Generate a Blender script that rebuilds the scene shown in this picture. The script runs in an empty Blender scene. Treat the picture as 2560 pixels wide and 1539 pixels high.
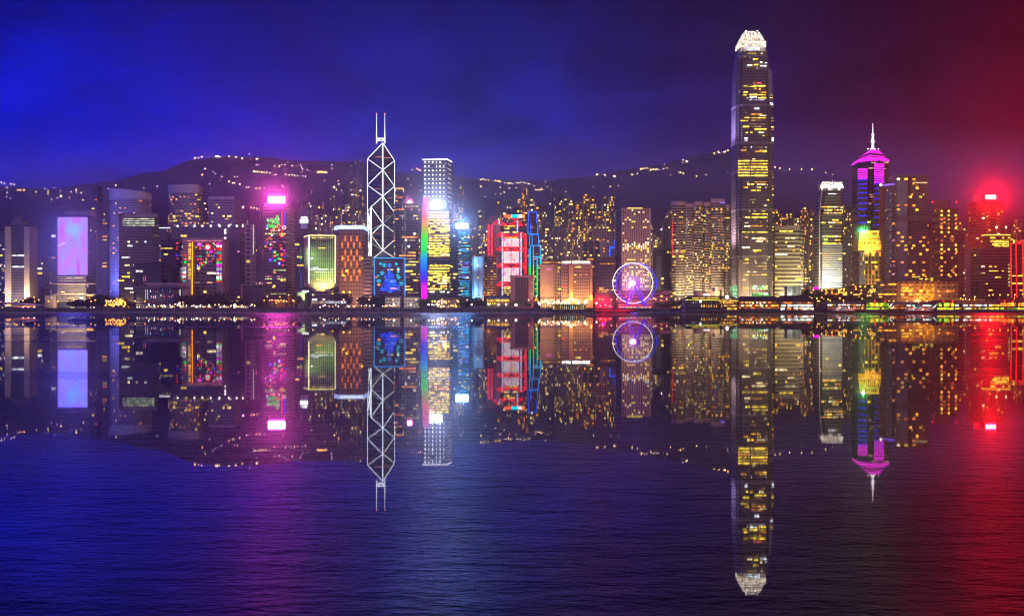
import bpy, bmesh, math, random
from mathutils import Vector, Matrix
PI = math.pi
sc = bpy.context.scene
C = bpy.data.collections.new("place"); sc.collection.children.link(C)

# ------------------------------------------------------------------ camera
F, HZ, CH = 3128.0, 774.0, 3.3          # focal length and horizon row in photo pixels, eye height over the water
cam = bpy.data.cameras.new("camera"); co = bpy.data.objects.new("camera", cam); sc.collection.objects.link(co)
cam.sensor_width = 36.0; cam.lens = 36.0*F/2560.0; cam.shift_y = 4.5/2560.0
cam.clip_start = .5; cam.clip_end = 20000
co.location = (0, 0, CH); co.rotation_euler = (PI/2, 0, 0); sc.camera = co

def lin(c):
    return tuple((v/255/12.92 if v/255 <= .04045 else ((v/255+.055)/1.055)**2.4) for v in c)

# ------------------------------------------------------------------ night sky
w = bpy.data.worlds.new("World"); sc.world = w; w.use_nodes = True
nt = w.node_tree; nt.nodes.clear(); N = nt.nodes.new; L = nt.links.new
def wm(op, a, b=None, c=None, tree=None):
    t = tree or nt
    n = t.nodes.new('ShaderNodeMath'); n.operation = op
    for i, v in enumerate((a, b, c)):
        if v is None: continue
        if isinstance(v, (int, float)): n.inputs[i].default_value = v
        else: t.links.new(v, n.inputs[i])
    return n.outputs[0]
def ramp(tree, fac, stops, interp='LINEAR'):
    n = tree.nodes.new('ShaderNodeValToRGB'); n.color_ramp.interpolation = interp
    e = n.color_ramp.elements
    while len(e) < len(stops): e.new(.5)
    for k, (p, c) in enumerate(stops): e[k].position = p
    for k, (p, c) in enumerate(stops): e[k].color = (*c, 1) if len(c) == 3 else c
    tree.links.new(fac, n.inputs[0]); return n.outputs[0]
def mixc(tree, fac, a, b, mode='MIX'):
    n = tree.nodes.new('ShaderNodeMix'); n.data_type = 'RGBA'; n.blend_type = mode
    for s, v in ((0, fac), (6, a), (7, b)):
        if isinstance(v, (int, float)): n.inputs[s].default_value = v
        elif isinstance(v, tuple): n.inputs[s].default_value = (*v, 1) if len(v) == 3 else v
        else: tree.links.new(v, n.inputs[s])
    return n.outputs[2]
tc = N('ShaderNodeTexCoord'); sep = N('ShaderNodeSeparateXYZ'); L(tc.outputs['Generated'], sep.inputs[0])
sx, sy, sz = sep.outputs
fx = wm('ADD', sx, .5)
front = ramp(nt, fx, [(.08, lin((0, 26, 236))), (.20, lin((2, 30, 218))), (.33, lin((16, 32, 184))), (.50, lin((28, 36, 168))),
                      (.62, lin((38, 28, 122))), (.71, lin((44, 17, 82))), (.80, lin((58, 11, 50))), (.90, lin((100, 4, 26)))])
mp = N('ShaderNodeMapping'); L(tc.outputs['Generated'], mp.inputs[0]); mp.inputs['Scale'].default_value = (2.6, 2.6, 5.); mp.inputs['Rotation'].default_value = (0, .35, 0)
cn = N('ShaderNodeTexNoise'); L(mp.outputs[0], cn.inputs['Vector']); cn.inputs['Scale'].default_value = 3.6; cn.inputs['Detail'].default_value = 8; cn.inputs['Roughness'].default_value = .58; cn.inputs['Distortion'].default_value = .9
cl = wm('MULTIPLY_ADD', ramp(nt, cn.outputs[0], [(.3, (0, 0, 0)), (.72, (1, 1, 1))]), .85, .58)
el = ramp(nt, sz, [(0, (1.35,)*3), (.10, (1.0,)*3), (.17, (.58,)*3), (.24, (.27,)*3), (.45, (.22,)*3), (1, (.35,)*3)])
fcol = mixc(nt, 1., mixc(nt, 1., front, el, 'MULTIPLY'), cl, 'MULTIPLY')
# the lit shore behind the viewer
back = ramp(nt, fx, [(0, (.20, .26, 1.35)), (.32, (.42, .36, 1.0)), (.6, (.60, .38, .50)), (.8, (.72, .40, .26)), (1, (.8, .34, .2))])
bel = ramp(nt, sz, [(0, (.9,)*3), (.3, (.6,)*3), (.7, (.2,)*3), (1, (.1,)*3)])
bcol = mixc(nt, 1., back, bel, 'MULTIPLY')
bf = ramp(nt, wm('ADD', wm('MULTIPLY', sy, .5), .5), [(.35, (1, 1, 1)), (.6, (0, 0, 0))])
bg = N('ShaderNodeBackground'); L(mixc(nt, bf, fcol, bcol), bg.inputs[0]); bg.inputs[1].default_value = 1.0
L(bg.outputs[0], N('ShaderNodeOutputWorld').inputs[0])
w.cycles.sampling_method = 'MANUAL'; w.cycles.sample_map_resolution = 256

sc.view_settings.view_transform = 'Standard'; sc.view_settings.look = 'None'; sc.view_settings.exposure = .22; sc.view_settings.gamma = 1
cy = sc.cycles
cy.max_bounces = 5; cy.diffuse_bounces = 1; cy.glossy_bounces = 3; cy.transmission_bounces = 2; cy.volume_bounces = 2; cy.transparent_max_bounces = 6
cy.sample_clamp_indirect = 4; cy.filter_width = 1.1; cy.use_denoising = True; cy.caustics_reflective = False; cy.caustics_refractive = False
try: cy.denoiser = 'OPENIMAGEDENOISE'; cy.denoising_prefilter = 'ACCURATE'
except Exception: pass

# ------------------------------------------------------------------ helpers
rng = random.Random(7)
def X(px, Y): return (px-1280.0)*Y/F
def Z(py, Y): return CH+(HZ-py)*Y/F
def P(px, py, Y): return Vector((X(px, Y), Y, Z(py, Y)))

def tag(o, label=None, cat=None, group=None, kind=None):
    if label: o['label'] = label
    if cat: o['category'] = cat
    if group: o['group'] = group
    if kind: o['kind'] = kind
    return o
def thing(name, label, cat, loc=(0, 0, 0), group=None, rz=0):
    o = bpy.data.objects.new(name, None); C.objects.link(o); o.location = loc; o.rotation_euler.z = rz
    o.empty_display_size = 1
    return tag(o, label, cat, group)
def link(name, me, parent=None, mats=None):
    o = bpy.data.objects.new(name, me); C.objects.link(o)
    if mats:
        for m in (mats if isinstance(mats, (list, tuple)) else [mats]):
            if me.materials.find(m.name) < 0: me.materials.append(m)
    if parent:
        o.parent = parent; o.matrix_parent_inverse = Matrix.Translation(parent.location).inverted() if parent.rotation_euler.z == 0 else \
            (Matrix.Translation(parent.location) @ Matrix.Rotation(parent.rotation_euler.z, 4, 'Z')).inverted()
    return o
class MB:
    """gathers shapes (world metres) into one mesh"""
    def __init__(s): s.v = []; s.f = []; s.u = []; s.m = []; s.mi = 0
    def face(s, pts, uv=None):
        b = len(s.v); s.v += [tuple(p) for p in pts]; s.f.append(tuple(range(b, b+len(pts))))
        s.u.append(uv or [(p[0]+p[1], p[2]) for p in pts]); s.m.append(s.mi)
    def box(s, a, b):
        (x0, y0, z0), (x1, y1, z1) = a, b
        q = lambda *i: [((x0, x1)[k & 1], (y0, y1)[k >> 1 & 1], (z0, z1)[k >> 2]) for k in i]
        for i in ((0, 1, 5, 4), (1, 3, 7, 5), (3, 2, 6, 7), (2, 0, 4, 6), (4, 5, 7, 6), (2, 3, 1, 0)): s.face(q(*i))
    def bar(s, a, b, r, n=4, r2=None):
        a, b = Vector(a), Vector(b); d = (b-a)
        if d.length < 1e-6: return
        d.normalize(); t = Vector((0, 0, 1)) if abs(d.z) < .9 else Vector((1, 0, 0))
        e1 = d.cross(t).normalized(); e2 = d.cross(e1); r2 = r if r2 is None else r2
        o = PI/n if n == 4 else 0
        ra = [a+(e1*math.cos(2*PI*k/n+o)+e2*math.sin(2*PI*k/n+o))*r for k in range(n)]
        rb = [b+(e1*math.cos(2*PI*k/n+o)+e2*math.sin(2*PI*k/n+o))*r2 for k in range(n)]
        for k in range(n): s.face([ra[k], rb[k], rb[(k+1) % n], ra[(k+1) % n]])
        s.face(ra); s.face(rb[::-1])
    def poly(s, pts, r, n=4):
        for a, b in zip(pts, pts[1:]): s.bar(a, b, r, n)
    def ball(s, c, r, n=8, m=6, sz=1.):
        for j in range(m):
            t0, t1 = PI*j/m-PI/2, PI*(j+1)/m-PI/2
            for k in range(n):
                p0, p1 = 2*PI*k/n, 2*PI*(k+1)/n
                g = lambda t, p: (c[0]+r*math.cos(t)*math.cos(p), c[1]+r*math.cos(t)*math.sin(p), c[2]+sz*r*math.sin(t))
                q = [g(t0, p0), g(t0, p1), g(t1, p1), g(t1, p0)]
                if j == 0: q = [q[0], q[2], q[3]]
                elif j == m-1: q = q[:3]
                s.face(q)
    def loft(s, secs, cap=True, floor=False):
        """secs: [(z, [(x,y)..])] rings counter-clockwise from above"""
        n = len(secs[0][1])
        for (z0, r0), (z1, r1) in zip(secs, secs[1:]):
            u = 0.
            for k in range(n):
                a, b, c, d = r0[k], r0[(k+1) % n], r1[(k+1) % n], r1[k]
                l = math.hypot(b[0]-a[0], b[1]-a[1])
                s.face([(a[0], a[1], z0), (b[0], b[1], z0), (c[0], c[1], z1), (d[0], d[1], z1)], [(u, z0), (u+l, z0), (u+l, z1), (u, z1)])
                u += l
        keep = s.mi
        if cap: s.mi = 1 if s.mi == 0 else s.mi; s.face([(x, y, secs[-1][0]) for x, y in secs[-1][1]], [(0, 0)]*n); s.mi = keep
        if floor: s.face([(x, y, secs[0][0]) for x, y in secs[0][1]][::-1], [(0, 0)]*n)
    def disc(s, c, r, n=12, th=.5):
        """round plate facing the water (-y)"""
        a = [(c[0]+r*math.cos(2*PI*k/n), c[1], c[2]+r*math.sin(2*PI*k/n)) for k in range(n)]
        b = [(x, y+th, z) for x, y, z in a]
        s.face(a)
        for k in range(n): s.face([a[(k+1) % n], a[k], b[k], b[(k+1) % n]])
    def mesh(s, name, smooth=False):
        me = bpy.data.meshes.new(name); me.from_pydata(s.v, [], s.f)
        uv = me.uv_layers.new(name="UVMap"); flat = [c for f in s.u for p in f for c in p]
        uv.data.foreach_set('uv', flat); me.polygons.foreach_set('material_index', s.m)
        if smooth: me.polygons.foreach_set('use_smooth', [True]*len(s.f))
        me.update(); return me
    def build(s, name, mat, parent=None, smooth=False):
        me = s.mesh(name, smooth)
        for m in (mat if isinstance(mat, (list, tuple)) else [mat]): me.materials.append(m)
        return link(name, me, parent)

# ------------------------------------------------------------------ materials
MC = {}
def newmat(name):
    m = bpy.data.materials.new(name); m.use_nodes = True; m.node_tree.nodes.clear()
    out = m.node_tree.nodes.new('ShaderNodeOutputMaterial'); return m, m.node_tree, out
def emit(col, st=1., vary=.0, sample=False):
    """a lamp, lit sign, lit window or part made to glow"""
    k = ('e', col, st, vary, sample)
    if k in MC: return MC[k]
    m, t, out = newmat("light"); e = t.nodes.new('ShaderNodeEmission'); e.inputs[0].default_value = (*col, 1); e.inputs[1].default_value = st
    if vary:
        oi = t.nodes.new('ShaderNodeObjectInfo'); g = t.nodes.new('ShaderNodeNewGeometry')
        n = t.nodes.new('ShaderNodeTexNoise'); n.inputs['Scale'].default_value = .22; n.inputs['Detail'].default_value = 2; t.links.new(g.outputs['Position'], n.inputs['Vector'])
        a = wm('MULTIPLY_ADD', oi.outputs['Random'], 2*vary, 1-vary, tree=t)
        b = wm('MULTIPLY_ADD', ramp(t, n.outputs[0], [(.38, (0, 0, 0)), (.62, (1, 1, 1))]), 1.2, .35, tree=t)
        t.links.new(wm('MULTIPLY', wm('MULTIPLY', a, b, tree=t), st, tree=t), e.inputs[1])
    t.links.new(e.outputs[0], out.inputs[0]); m.cycles.emission_sampling = 'FRONT_BACK' if sample else 'NONE'
    MC[k] = m; return m
def plain(col, rough=.7, metal=0., noise=.25, scale=.08):
    k = ('p', col, rough, metal, noise, scale)
    if k in MC: return MC[k]
    m, t, out = newmat("finish"); b = t.nodes.new('ShaderNodeBsdfPrincipled'); b.inputs['Roughness'].default_value = rough; b.inputs['Metallic'].default_value = metal
    g = t.nodes.new('ShaderNodeNewGeometry'); n = t.nodes.new('ShaderNodeTexNoise'); n.inputs['Scale'].default_value = scale; n.inputs['Detail'].default_value = 5
    t.links.new(g.outputs['Position'], n.inputs['Vector'])
    lo, hi = tuple(c*(1-noise) for c in col), tuple(min(1, c*(1+noise)) for c in col)
    t.links.new(ramp(t, n.outputs[0], [(.3, lo), (.7, hi)]), b.inputs['Base Color']); t.links.new(b.outputs[0], out.inputs[0]); MC[k] = m; return m
AMB, YEL, PALE, WHT, ORG, GRN = (1, .40, .03), (1, .68, .05), (1, .84, .42), (.86, .93, 1), (1, .25, .04), (.75, 1, .25)
def wall(col, glass=(.025, .03, .05), fh=4., bw=3.5, fu=.72, fv=.5, lit=.0, pal=(AMB, YEL, PALE), st=1.2, rough=.7, gr=.18):
    """facade cladding with a window grid measured in metres along the wall (UV) and up it; some windows lit"""
    k = ('w', col, glass, fh, bw, fu, fv, lit, pal, st, rough, gr)
    if k in MC: return MC[k]
    m, t, out = newmat("facade"); nd = t.nodes.new; ln = t.links.new
    uv = nd('ShaderNodeUVMap'); uv.uv_map = "UVMap"; s = nd('ShaderNodeSeparateXYZ'); ln(uv.outputs[0], s.inputs[0])
    u = wm('DIVIDE', s.outputs[0], bw, tree=t); v = wm('DIVIDE', s.outputs[1], fh, tree=t)
    fu_, fv_ = wm('FRACT', u, tree=t), wm('FRACT', v, tree=t); iu, iv = wm('FLOOR', u, tree=t), wm('FLOOR', v, tree=t)
    mu = wm('LESS_THAN', wm('ABSOLUTE', wm('SUBTRACT', fu_, .5, tree=t), tree=t), fu/2, tree=t)
    mv = wm('LESS_THAN', wm('ABSOLUTE', wm('SUBTRACT', fv_, .5, tree=t), tree=t), fv/2, tree=t)
    mask = wm('MULTIPLY', mu, mv, tree=t)
    g = nd('ShaderNodeNewGeometry'); n = nd('ShaderNodeTexNoise'); n.inputs['Scale'].default_value = .05; n.inputs['Detail'].default_value = 6; ln(g.outputs['Position'], n.inputs['Vector'])
    cw = ramp(t, n.outputs[0], [(.3, tuple(c*.72 for c in col)), (.7, tuple(c*1.12 for c in col))])
    oi = nd('ShaderNodeObjectInfo'); cb = nd('ShaderNodeCombineXYZ'); ln(iu, cb.inputs[0]); ln(iv, cb.inputs[1]); ln(wm('MULTIPLY', oi.outputs['Random'], 91., tree=t), cb.inputs[2])
    wn = nd('ShaderNodeTexWhiteNoise'); wn.noise_dimensions = '3D'; ln(cb.outputs[0], wn.inputs['Vector'])
    cb2 = nd('ShaderNodeCombineXYZ'); ln(iv, cb2.inputs[1]); ln(cb.outputs[0], cb2.inputs[2])
    gl = mixc(t, wn.outputs['Value'], tuple(c*.6 for c in glass), tuple(c*1.5 for c in glass))
    b = nd('ShaderNodeBsdfPrincipled'); ln(mixc(t, mask, cw, gl), b.inputs['Base Color']); ln(wm('MULTIPLY_ADD', mask, gr-rough, rough, tree=t), b.inputs['Roughness'])
    if lit > 0:
        wf = nd('ShaderNodeTexWhiteNoise'); wf.noise_dimensions = '2D'; cb3 = nd('ShaderNodeCombineXYZ'); ln(iv, cb3.inputs[0]); ln(oi.outputs['Random'], cb3.inputs[1]); ln(cb3.outputs[0], wf.inputs['Vector'])
        sc_ = wm('ADD', wm('MULTIPLY', wn.outputs['Value'], .72, tree=t), wm('MULTIPLY', wf.outputs['Value'], .28, tree=t), tree=t)
        on = wm('GREATER_THAN', sc_, 1-(lit*.72)**.75 if lit < .3 else 1-lit*.95, tree=t)
        sp = nd('ShaderNodeSeparateColor'); ln(wn.outputs['Color'], sp.inputs[0])
        kk = len(pal); ec = ramp(t, sp.outputs[1], [(i/kk, c) for i, c in enumerate(pal)], 'CONSTANT')
        ln(ec, b.inputs['Emission Color']); ln(wm('MULTIPLY', wm('MULTIPLY', on, mask, tree=t), wm('MULTIPLY_ADD', sp.outputs[2], st*1.5, st*.25, tree=t), tree=t), b.inputs['Emission Strength'])
    ln(b.outputs[0], out.inputs[0]); m.cycles.emission_sampling = 'NONE'; MC[k] = m; return m
ROOF = plain((.12, .11, .12), .85)

AIM = {'ridge_fill': ((0, .2, 1), 2.3, .7), 'street_fill': ((0, .5, 1), 2.6, .7), 'floodlight': ((0, 1, .35), 2.7, .5), 'street_light': ((0, 1, .2), 2.8, .6), 'sign_glow': ((0, -1, .05), 2.9, .7), 'crown_light': ((0, 1, .9), 2.4, .6), 'leg_flood': ((0, 1, .6), 2.4, .5), 'hub_light': ((0, 1, 0), 2.8, .6), 'festival_light': ((0, 1, .1), 2.8, .6)}
def lamp(name, loc, col, power, r=1., parent=None, spot=None):
    spot = spot or AIM.get(name)
    l = bpy.data.lights.new(name, 'SPOT' if spot else 'POINT'); l.color = col; l.energy = power; l.shadow_soft_size = r
    if name == 'floodlight': l.energy *= 1.3
    o = bpy.data.objects.new(name, l); C.objects.link(o); o.location = loc
    if spot:
        d, ang, bl = spot; o.rotation_euler = Vector(d).to_track_quat('-Z', 'Y').to_euler(); l.spot_size = ang; l.spot_blend = bl
    return o

# ------------------------------------------------------------------ buildings
class Bld: pass
GZ = 5.0
def chain(spec, Y, D):
    """visible plan line from left to right. (pl, pr): a box whose side wall shows by perspective. list: [(px, extra depth)]"""
    if isinstance(spec, tuple):
        pl, pr = spec; k = (Y+D)/Y
        if pl > 1280: pl = 1280+(pl-1280)*k
        if pr < 1280: pr = 1280+(pr-1280)*k
        return [(X(pl, Y), Y), (X(pr, Y), Y)]
    return [(X(px, Y+d), Y+d) for px, d in spec]
def arc(pl, pr, bulge, n=9):
    """bowed front: half ellipse of given depth in metres"""
    return [((pl+pr)/2-(pr-pl)/2*math.cos(PI*k/(n-1)), bulge*(1-math.sin(PI*k/(n-1)))) for k in range(n)]
def tower(name, label, spec, top, Y, D=34, mat=None, base=None, cat='tower', group=None, z0=GZ, roof=None):
    b = Bld(); b.Y = Y; b.D = D; b.c = chain(spec, Y, D); xs = [p[0] for p in b.c]
    yb = max(p[1] for p in b.c)+D
    b.ring = b.c+[(b.c[-1][0], yb), (b.c[0][0], yb)]
    if abs(b.c[-1][1]-yb) < .1: b.ring = b.c[:]
    b.z0 = z0 if base is None else Z(base, Y); b.z1 = Z(top, Y); b.label = label
    b.x0, b.x1 = min(xs), max(xs); b.yb = yb
    b.root = thing(name, label, cat, ((b.x0+b.x1)/2, Y+D/2, b.z0), group)
    if mat:
        m = MB(); m.loft([(b.z0, b.ring), (b.z1, b.ring)]); b.wall = m.build('wall', [mat, roof or ROOF], b.root)
    return b
UB = {}
def ubox(mat):
    if mat.name not in UB:
        m = MB(); m.box((0, -1, 0), (1, 0, 1)); me = m.mesh('pane'); me.materials.append(mat); UB[mat.name] = me
    return UB[mat.name]
def slab(parent, name, p0, p1, z0, z1, mat, out=.3):
    """a shallow box standing proud of the wall line p0-p1 (left to right as seen from the water)"""
    o = bpy.data.objects.new(name, ubox(mat)); C.objects.link(o)
    d = (p1[0]-p0[0], p1[1]-p0[1]); l = math.hypot(*d)
    o.parent = parent; o.matrix_parent_inverse = Matrix.Translation(parent.location).inverted()
    o.location = (p0[0], p0[1], z0); o.rotation_euler.z = math.atan2(d[1], d[0]); o.scale = (l, out, z1-z0)
    return o
def along(p0, p1, t): return (p0[0]+(p1[0]-p0[0])*t, p0[1]+(p1[1]-p0[1])*t)
PAL = {'a': emit(AMB, 2.3, .6), 'y': emit(YEL, 2.3, .6), 'p': emit(PALE, 2.2, .6), 'w': emit(WHT, 2.2, .6), 'o': emit(ORG, 1.4, .6), 'g': emit(GRN, 1.2, .6),
       'r': emit((1, .12, .1), 1.1, .6), 'c': emit((.02, .55, 1), 1.5, .5), 'd': emit((.9, .5, .25), .5, .5), 'l': emit((.5, .5, 1), 1.3, .5), 'k': emit((1, .3, .45), 1., .5)}
def lit(b, p=.3, fh=4., bw=4., pal='yyap', run=1.5, y0=None, y1=None, edges=None, hf=.36, wf=.8, cap=100, rows=None, out=.25, ends=(0, 1), floorvar=True):
    """lit windows: runs of lit bays floor by floor; the first `cap` are objects, the rest one mesh"""
    items = []
    z1 = b.z1-1.5 if y0 is None else Z(y0, b.Y); z0 = b.z0+8 if y1 is None else Z(y1, b.Y)
    nr = max(1, int((z1-z0)/fh)) if rows is None else rows
    fh = (z1-z0)/nr
    el = list(range(len(b.c)-1)) if edges is None else edges
    for r in range(nr):
        rp = p*(rng.choice((.15, .5, 1, 1.3, 1.9)) if floorvar else 1)
        cm = rng.choice(pal)
        for e in el:
            p0, p1 = b.c[e], b.c[e+1]; ln_ = math.hypot(p1[0]-p0[0], p1[1]-p0[1])
            nc = max(1, int(ln_*(ends[1]-ends[0])/bw)); k = 0
            while k < nc:
                if rng.random() < rp/max(1, run*.6):
                    n = min(nc-k, 1+int(rng.expovariate(1/max(.01, run-1)))) if run > 1 else 1
                    g = (1-wf)/2
                    t0, t1 = ends[0]+(k+g)/nc*(ends[1]-ends[0]), ends[0]+(k+n-g)/nc*(ends[1]-ends[0])
                    items.append((along(p0, p1, t0), along(p0, p1, t1), z0+fh*(r+.5-hf/2), z0+fh*(r+.5+hf/2), cm if rng.random() < .65 else rng.choice(pal)))
                    k += n+1
                else: k += 1
    rng.shuffle(items)
    for a, c, za, zb, m in items[:cap]: slab(b.root, 'lit_window', a, c, za, zb, PAL[m], out)
    if len(items) > cap:
        m = MB(); ms = sorted(set(pal)); 
        for a, c, za, zb, mm in items[cap:]:
            m.mi = ms.index(mm); d = Vector((c[0]-a[0], c[1]-a[1], 0)); nn = Vector((d.y, -d.x, 0)).normalized()*out
            q = [Vector((*a, za)), Vector((*c, za)), Vector((*c, zb)), Vector((*a, zb))]; f = [v+nn for v in q]
            m.face(f)
            for i in range(4): m.face([q[i], q[(i+1) % 4], f[(i+1) % 4], f[i]])
        o = m.build('lit_window', [PAL[x] for x in ms], b.root); o['kind'] = 'stuff'
def cap_box(b, name, pl, pr, top, mat, dy=6, D=18, bot=None):
    """a block standing on the roof"""
    m = MB(); Y = b.Y+dy; z0 = b.z1 if bot is None else Z(bot, Y)
    xl, xr = X(pl, Y), X(pr, Y)
    m.loft([(z0, [(xl, Y), (xr, Y), (xr, Y+D), (xl, Y+D)]), (Z(top, Y), [(xl, Y), (xr, Y), (xr, Y+D), (xl, Y+D)])], floor=True)
    return m.build(name, [mat, ROOF], b.root)
def front(b, name, pl, pr, yt, yb, mat, out=.4, Y=None):
    """panel, sign or band on the front plane of b (photo rows yt..yb)"""
    Y = Y or b.Y; return slab(b.root, name, (X(pl, Y), Y), (X(pr, Y), Y), Z(yb, Y), Z(yt, Y), mat, out)
def neon(b, name, pts, mat, r=.55, Y=None, closed=False):
    Y = (Y or b.Y)-.6; q = [P(px, py, Y) for px, py in pts]; q += [q[0]] if closed else []
    m = MB(); m.poly(q, r); return m.build(name, mat, b.root)
def ledges(b, name, rows, mat, out=.8, th=1.2, edges=None):
    """projecting bands round the visible walls at photo rows"""
    for y in rows:
        m = MB(); z = Z(y, b.Y)
        c = b.c if edges is None else b.c[edges[0]:edges[1]+1]
        q = [(x, yy) for x, yy in c]
        o = []
        for i, (x, yy) in enumerate(q):
            a = q[max(0, i-1)]; d = q[min(len(q)-1, i+1)]; t = Vector((d[0]-a[0], d[1]-a[1])).normalized()
            o.append((x+t.y*out, yy-t.x*out))
        for i in range(len(q)-1):
            a, c2 = o[i], o[i+1]; e, f = q[i], q[i+1]
            m.face([(*a, z-th/2), (*c2, z-th/2), (*c2, z+th/2), (*a, z+th/2)])
            m.face([(*a, z+th/2), (*c2, z+th/2), (*f, z+th/2), (*e, z+th/2)]); m.face([(*e, z-th/2), (*f, z-th/2), (*c2, z-th/2), (*a, z-th/2)])
        m.build(name, mat, b.root)

# ------------------------------------------------------------------ setting: water, ground, hill
def water_mat():
    m, t, out = newmat("harbour water"); nd = t.nodes.new; ln = t.links.new
    g = nd('ShaderNodeNewGeometry')
    def nz(sc_, sx_, det, amp, rot=.3):
        mp_ = nd('ShaderNodeMapping'); ln(g.outputs['Position'], mp_.inputs[0]); mp_.inputs['Scale'].default_value = (sx_, 1, 1); mp_.inputs['Rotation'].default_value = (0, 0, rot)
        n = nd('ShaderNodeTexNoise'); n.inputs['Scale'].default_value = sc_; n.inputs['Detail'].default_value = det; n.inputs['Roughness'].default_value = .6; ln(mp_.outputs[0], n.inputs['Vector'])
        return wm('MULTIPLY', n.outputs[0], amp, tree=t)
    def bump(h):
        bp_ = nd('ShaderNodeBump'); bp_.inputs['Strength'].default_value = 1; bp_.inputs['Distance'].default_value = 1.; ln(h, bp_.inputs['Height']); return bp_
    fine = wm('ADD', nz(5.5, .6, 6, .05), nz(1.4, .5, 3, .10, .1), tree=t); swell = wm('ADD', nz(.25, .5, 2, .0007, -.2), nz(.02, .5, 2, .005), tree=t)
    bs = bump(wm('ADD', swell, wm('MULTIPLY', fine, .0016, tree=t), tree=t)); bp = bump(wm('ADD', fine, swell, tree=t))
    g1 = nd('ShaderNodeBsdfGlossy'); g1.inputs['Color'].default_value = (.94, .93, .95, 1); g1.inputs['Roughness'].default_value = .012; ln(bs.outputs[0], g1.inputs['Normal'])
    g2 = nd('ShaderNodeBsdfGlossy'); g2.inputs['Color'].default_value = (.64, .64, .70, 1); g2.inputs['Roughness'].default_value = .21; ln(bp.outputs[0], g2.inputs['Normal'])
    mx = nd('ShaderNodeMixShader'); pn = nz(.028, .09, 4, 1, .04); ln(ramp(t, pn, [(.40, (.2,)*3), (.56, (.3,)*3), (.64, (.92,)*3)]), mx.inputs[0]); ln(g1.outputs[0], mx.inputs[1]); ln(g2.outputs[0], mx.inputs[2])
    df = nd('ShaderNodeBsdfDiffuse'); df.inputs[0].default_value = (.004, .008, .02, 1)
    fr = nd('ShaderNodeFresnel'); fr.inputs['IOR'].default_value = 1.95; ln(bp.outputs[0], fr.inputs['Normal'])
    mm = nd('ShaderNodeMixShader'); ln(fr.outputs[0], mm.inputs[0]); ln(df.outputs[0], mm.inputs[1]); ln(mx.outputs[0], mm.inputs[2])
    ln(mm.outputs[0], out.inputs[0]); return m
m = MB(); m.face([(-4500, -200, 0), (4500, -200, 0), (4500, 1600, 0), (-4500, 1600, 0)])
tag(m.build('water', water_mat()), kind='structure')
SH = 1482.
m = MB(); m.box((-4500, SH, -3), (4500, 7200, GZ)); tag(m.build('ground', plain((.09, .085, .085), .9, 0, .4, .02)), kind='structure')
def seawall():
    t = thing('seawall', 'long dark concrete seawall edging the waterfront promenade', 'wall', (0, SH, 0))
    m = MB(); m.box((-900, SH-1.6, -3), (900, SH-.01, GZ+.4)); m.build('wall', plain((.16, .15, .15), .85, 0, .5, .15), t)
    m = MB(); m.box((-900, SH-2.4, -2.5), (900, SH-1.61, 1.1)); m.build('fender_ledge', plain((.34, .32, .32), .7, 0, .5, .3), t)
    m = MB(); m.box((-900, SH-1.2, GZ+1.3), (900, SH-1.0, GZ+1.42))
    x = -900
    while x < 900: m.box((x, SH-1.18, GZ+.39), (x+.18, SH-1.02, GZ+1.3)); x += 6
    m.build('railing', plain((.3, .3, .32), .5, .5), t)
seawall()
RIDGE = [(-900, 500), (-300, 475), (0, 462), (120, 470), (260, 455), (400, 425), (480, 395), (560, 388), (650, 390), (760, 402), (900, 400), (1000, 428), (1130, 440), (1220, 446), (1330, 450), (1450, 440),
         (1540, 424), (1640, 410), (1720, 392), (1790, 378), (1850, 385), (1940, 424), (2050, 440), (2200, 455), (2400, 472), (2560, 480), (2900, 520), (3500, 560)]
def ridge_y(px):
    for (a, ya), (b_, yb) in zip(RIDGE, RIDGE[1:]):
        if a <= px <= b_: t = (px-a)/(b_-a); t = t*t*(3-2*t); return ya+(yb-ya)*t
    return RIDGE[0][1] if px < RIDGE[0][0] else RIDGE[-1][1]
HY0, HY1 = 2250., 3500.
def hill_z(x, y):
    px = 1280+x*F/HY1; top = Z(ridge_y(px), HY1); t = min(1.25, max(0, (y-HY0)/(HY1-HY0)))
    n = math.sin(x*.011+y*.006)*.5+math.sin(x*.023-y*.009+1.3)*.3+math.sin(x*.05+y*.03)*.15
    k = t**1.25 if t <= 1 else 1-(t-1)*1.2
    return GZ-.5+(top-GZ)*k+n*16*min(1, t*3)*(1-min(1, t)**4*.8)
def hill():
    nx, ny = 150, 44; v = []; f = []
    for j in range(ny+1):
        y = HY0+(4200-HY0)*j/ny
        for i in range(nx+1): x = -2700+5400*i/nx; v.append((x, y, hill_z(x, y)))
    for j in range(ny):
        for i in range(nx): a = j*(nx+1)+i; f.append((a, a+1, a+nx+2, a+nx+1))
    me = bpy.data.meshes.new('hill'); me.from_pydata(v, [], f); me.polygons.foreach_set('use_smooth', [True]*len(f))
    me.materials.append(plain((.012, .015, .012), .95, 0, .6, .02)); tag(link('hill', me), kind='structure')
hill()
def hill_pt(px, py):
    """first point of the slope on the sight line of a photo pixel"""
    y = HY0
    while y < HY1*1.02:
        x = X(px, y); z = Z(py, y)
        if hill_z(x, y) >= z: return Vector((x, y, z))
        y += 12
    return Vector((X(px, HY1), HY1, max(Z(py, HY1), hill_z(X(px, HY1), HY1))))
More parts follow.
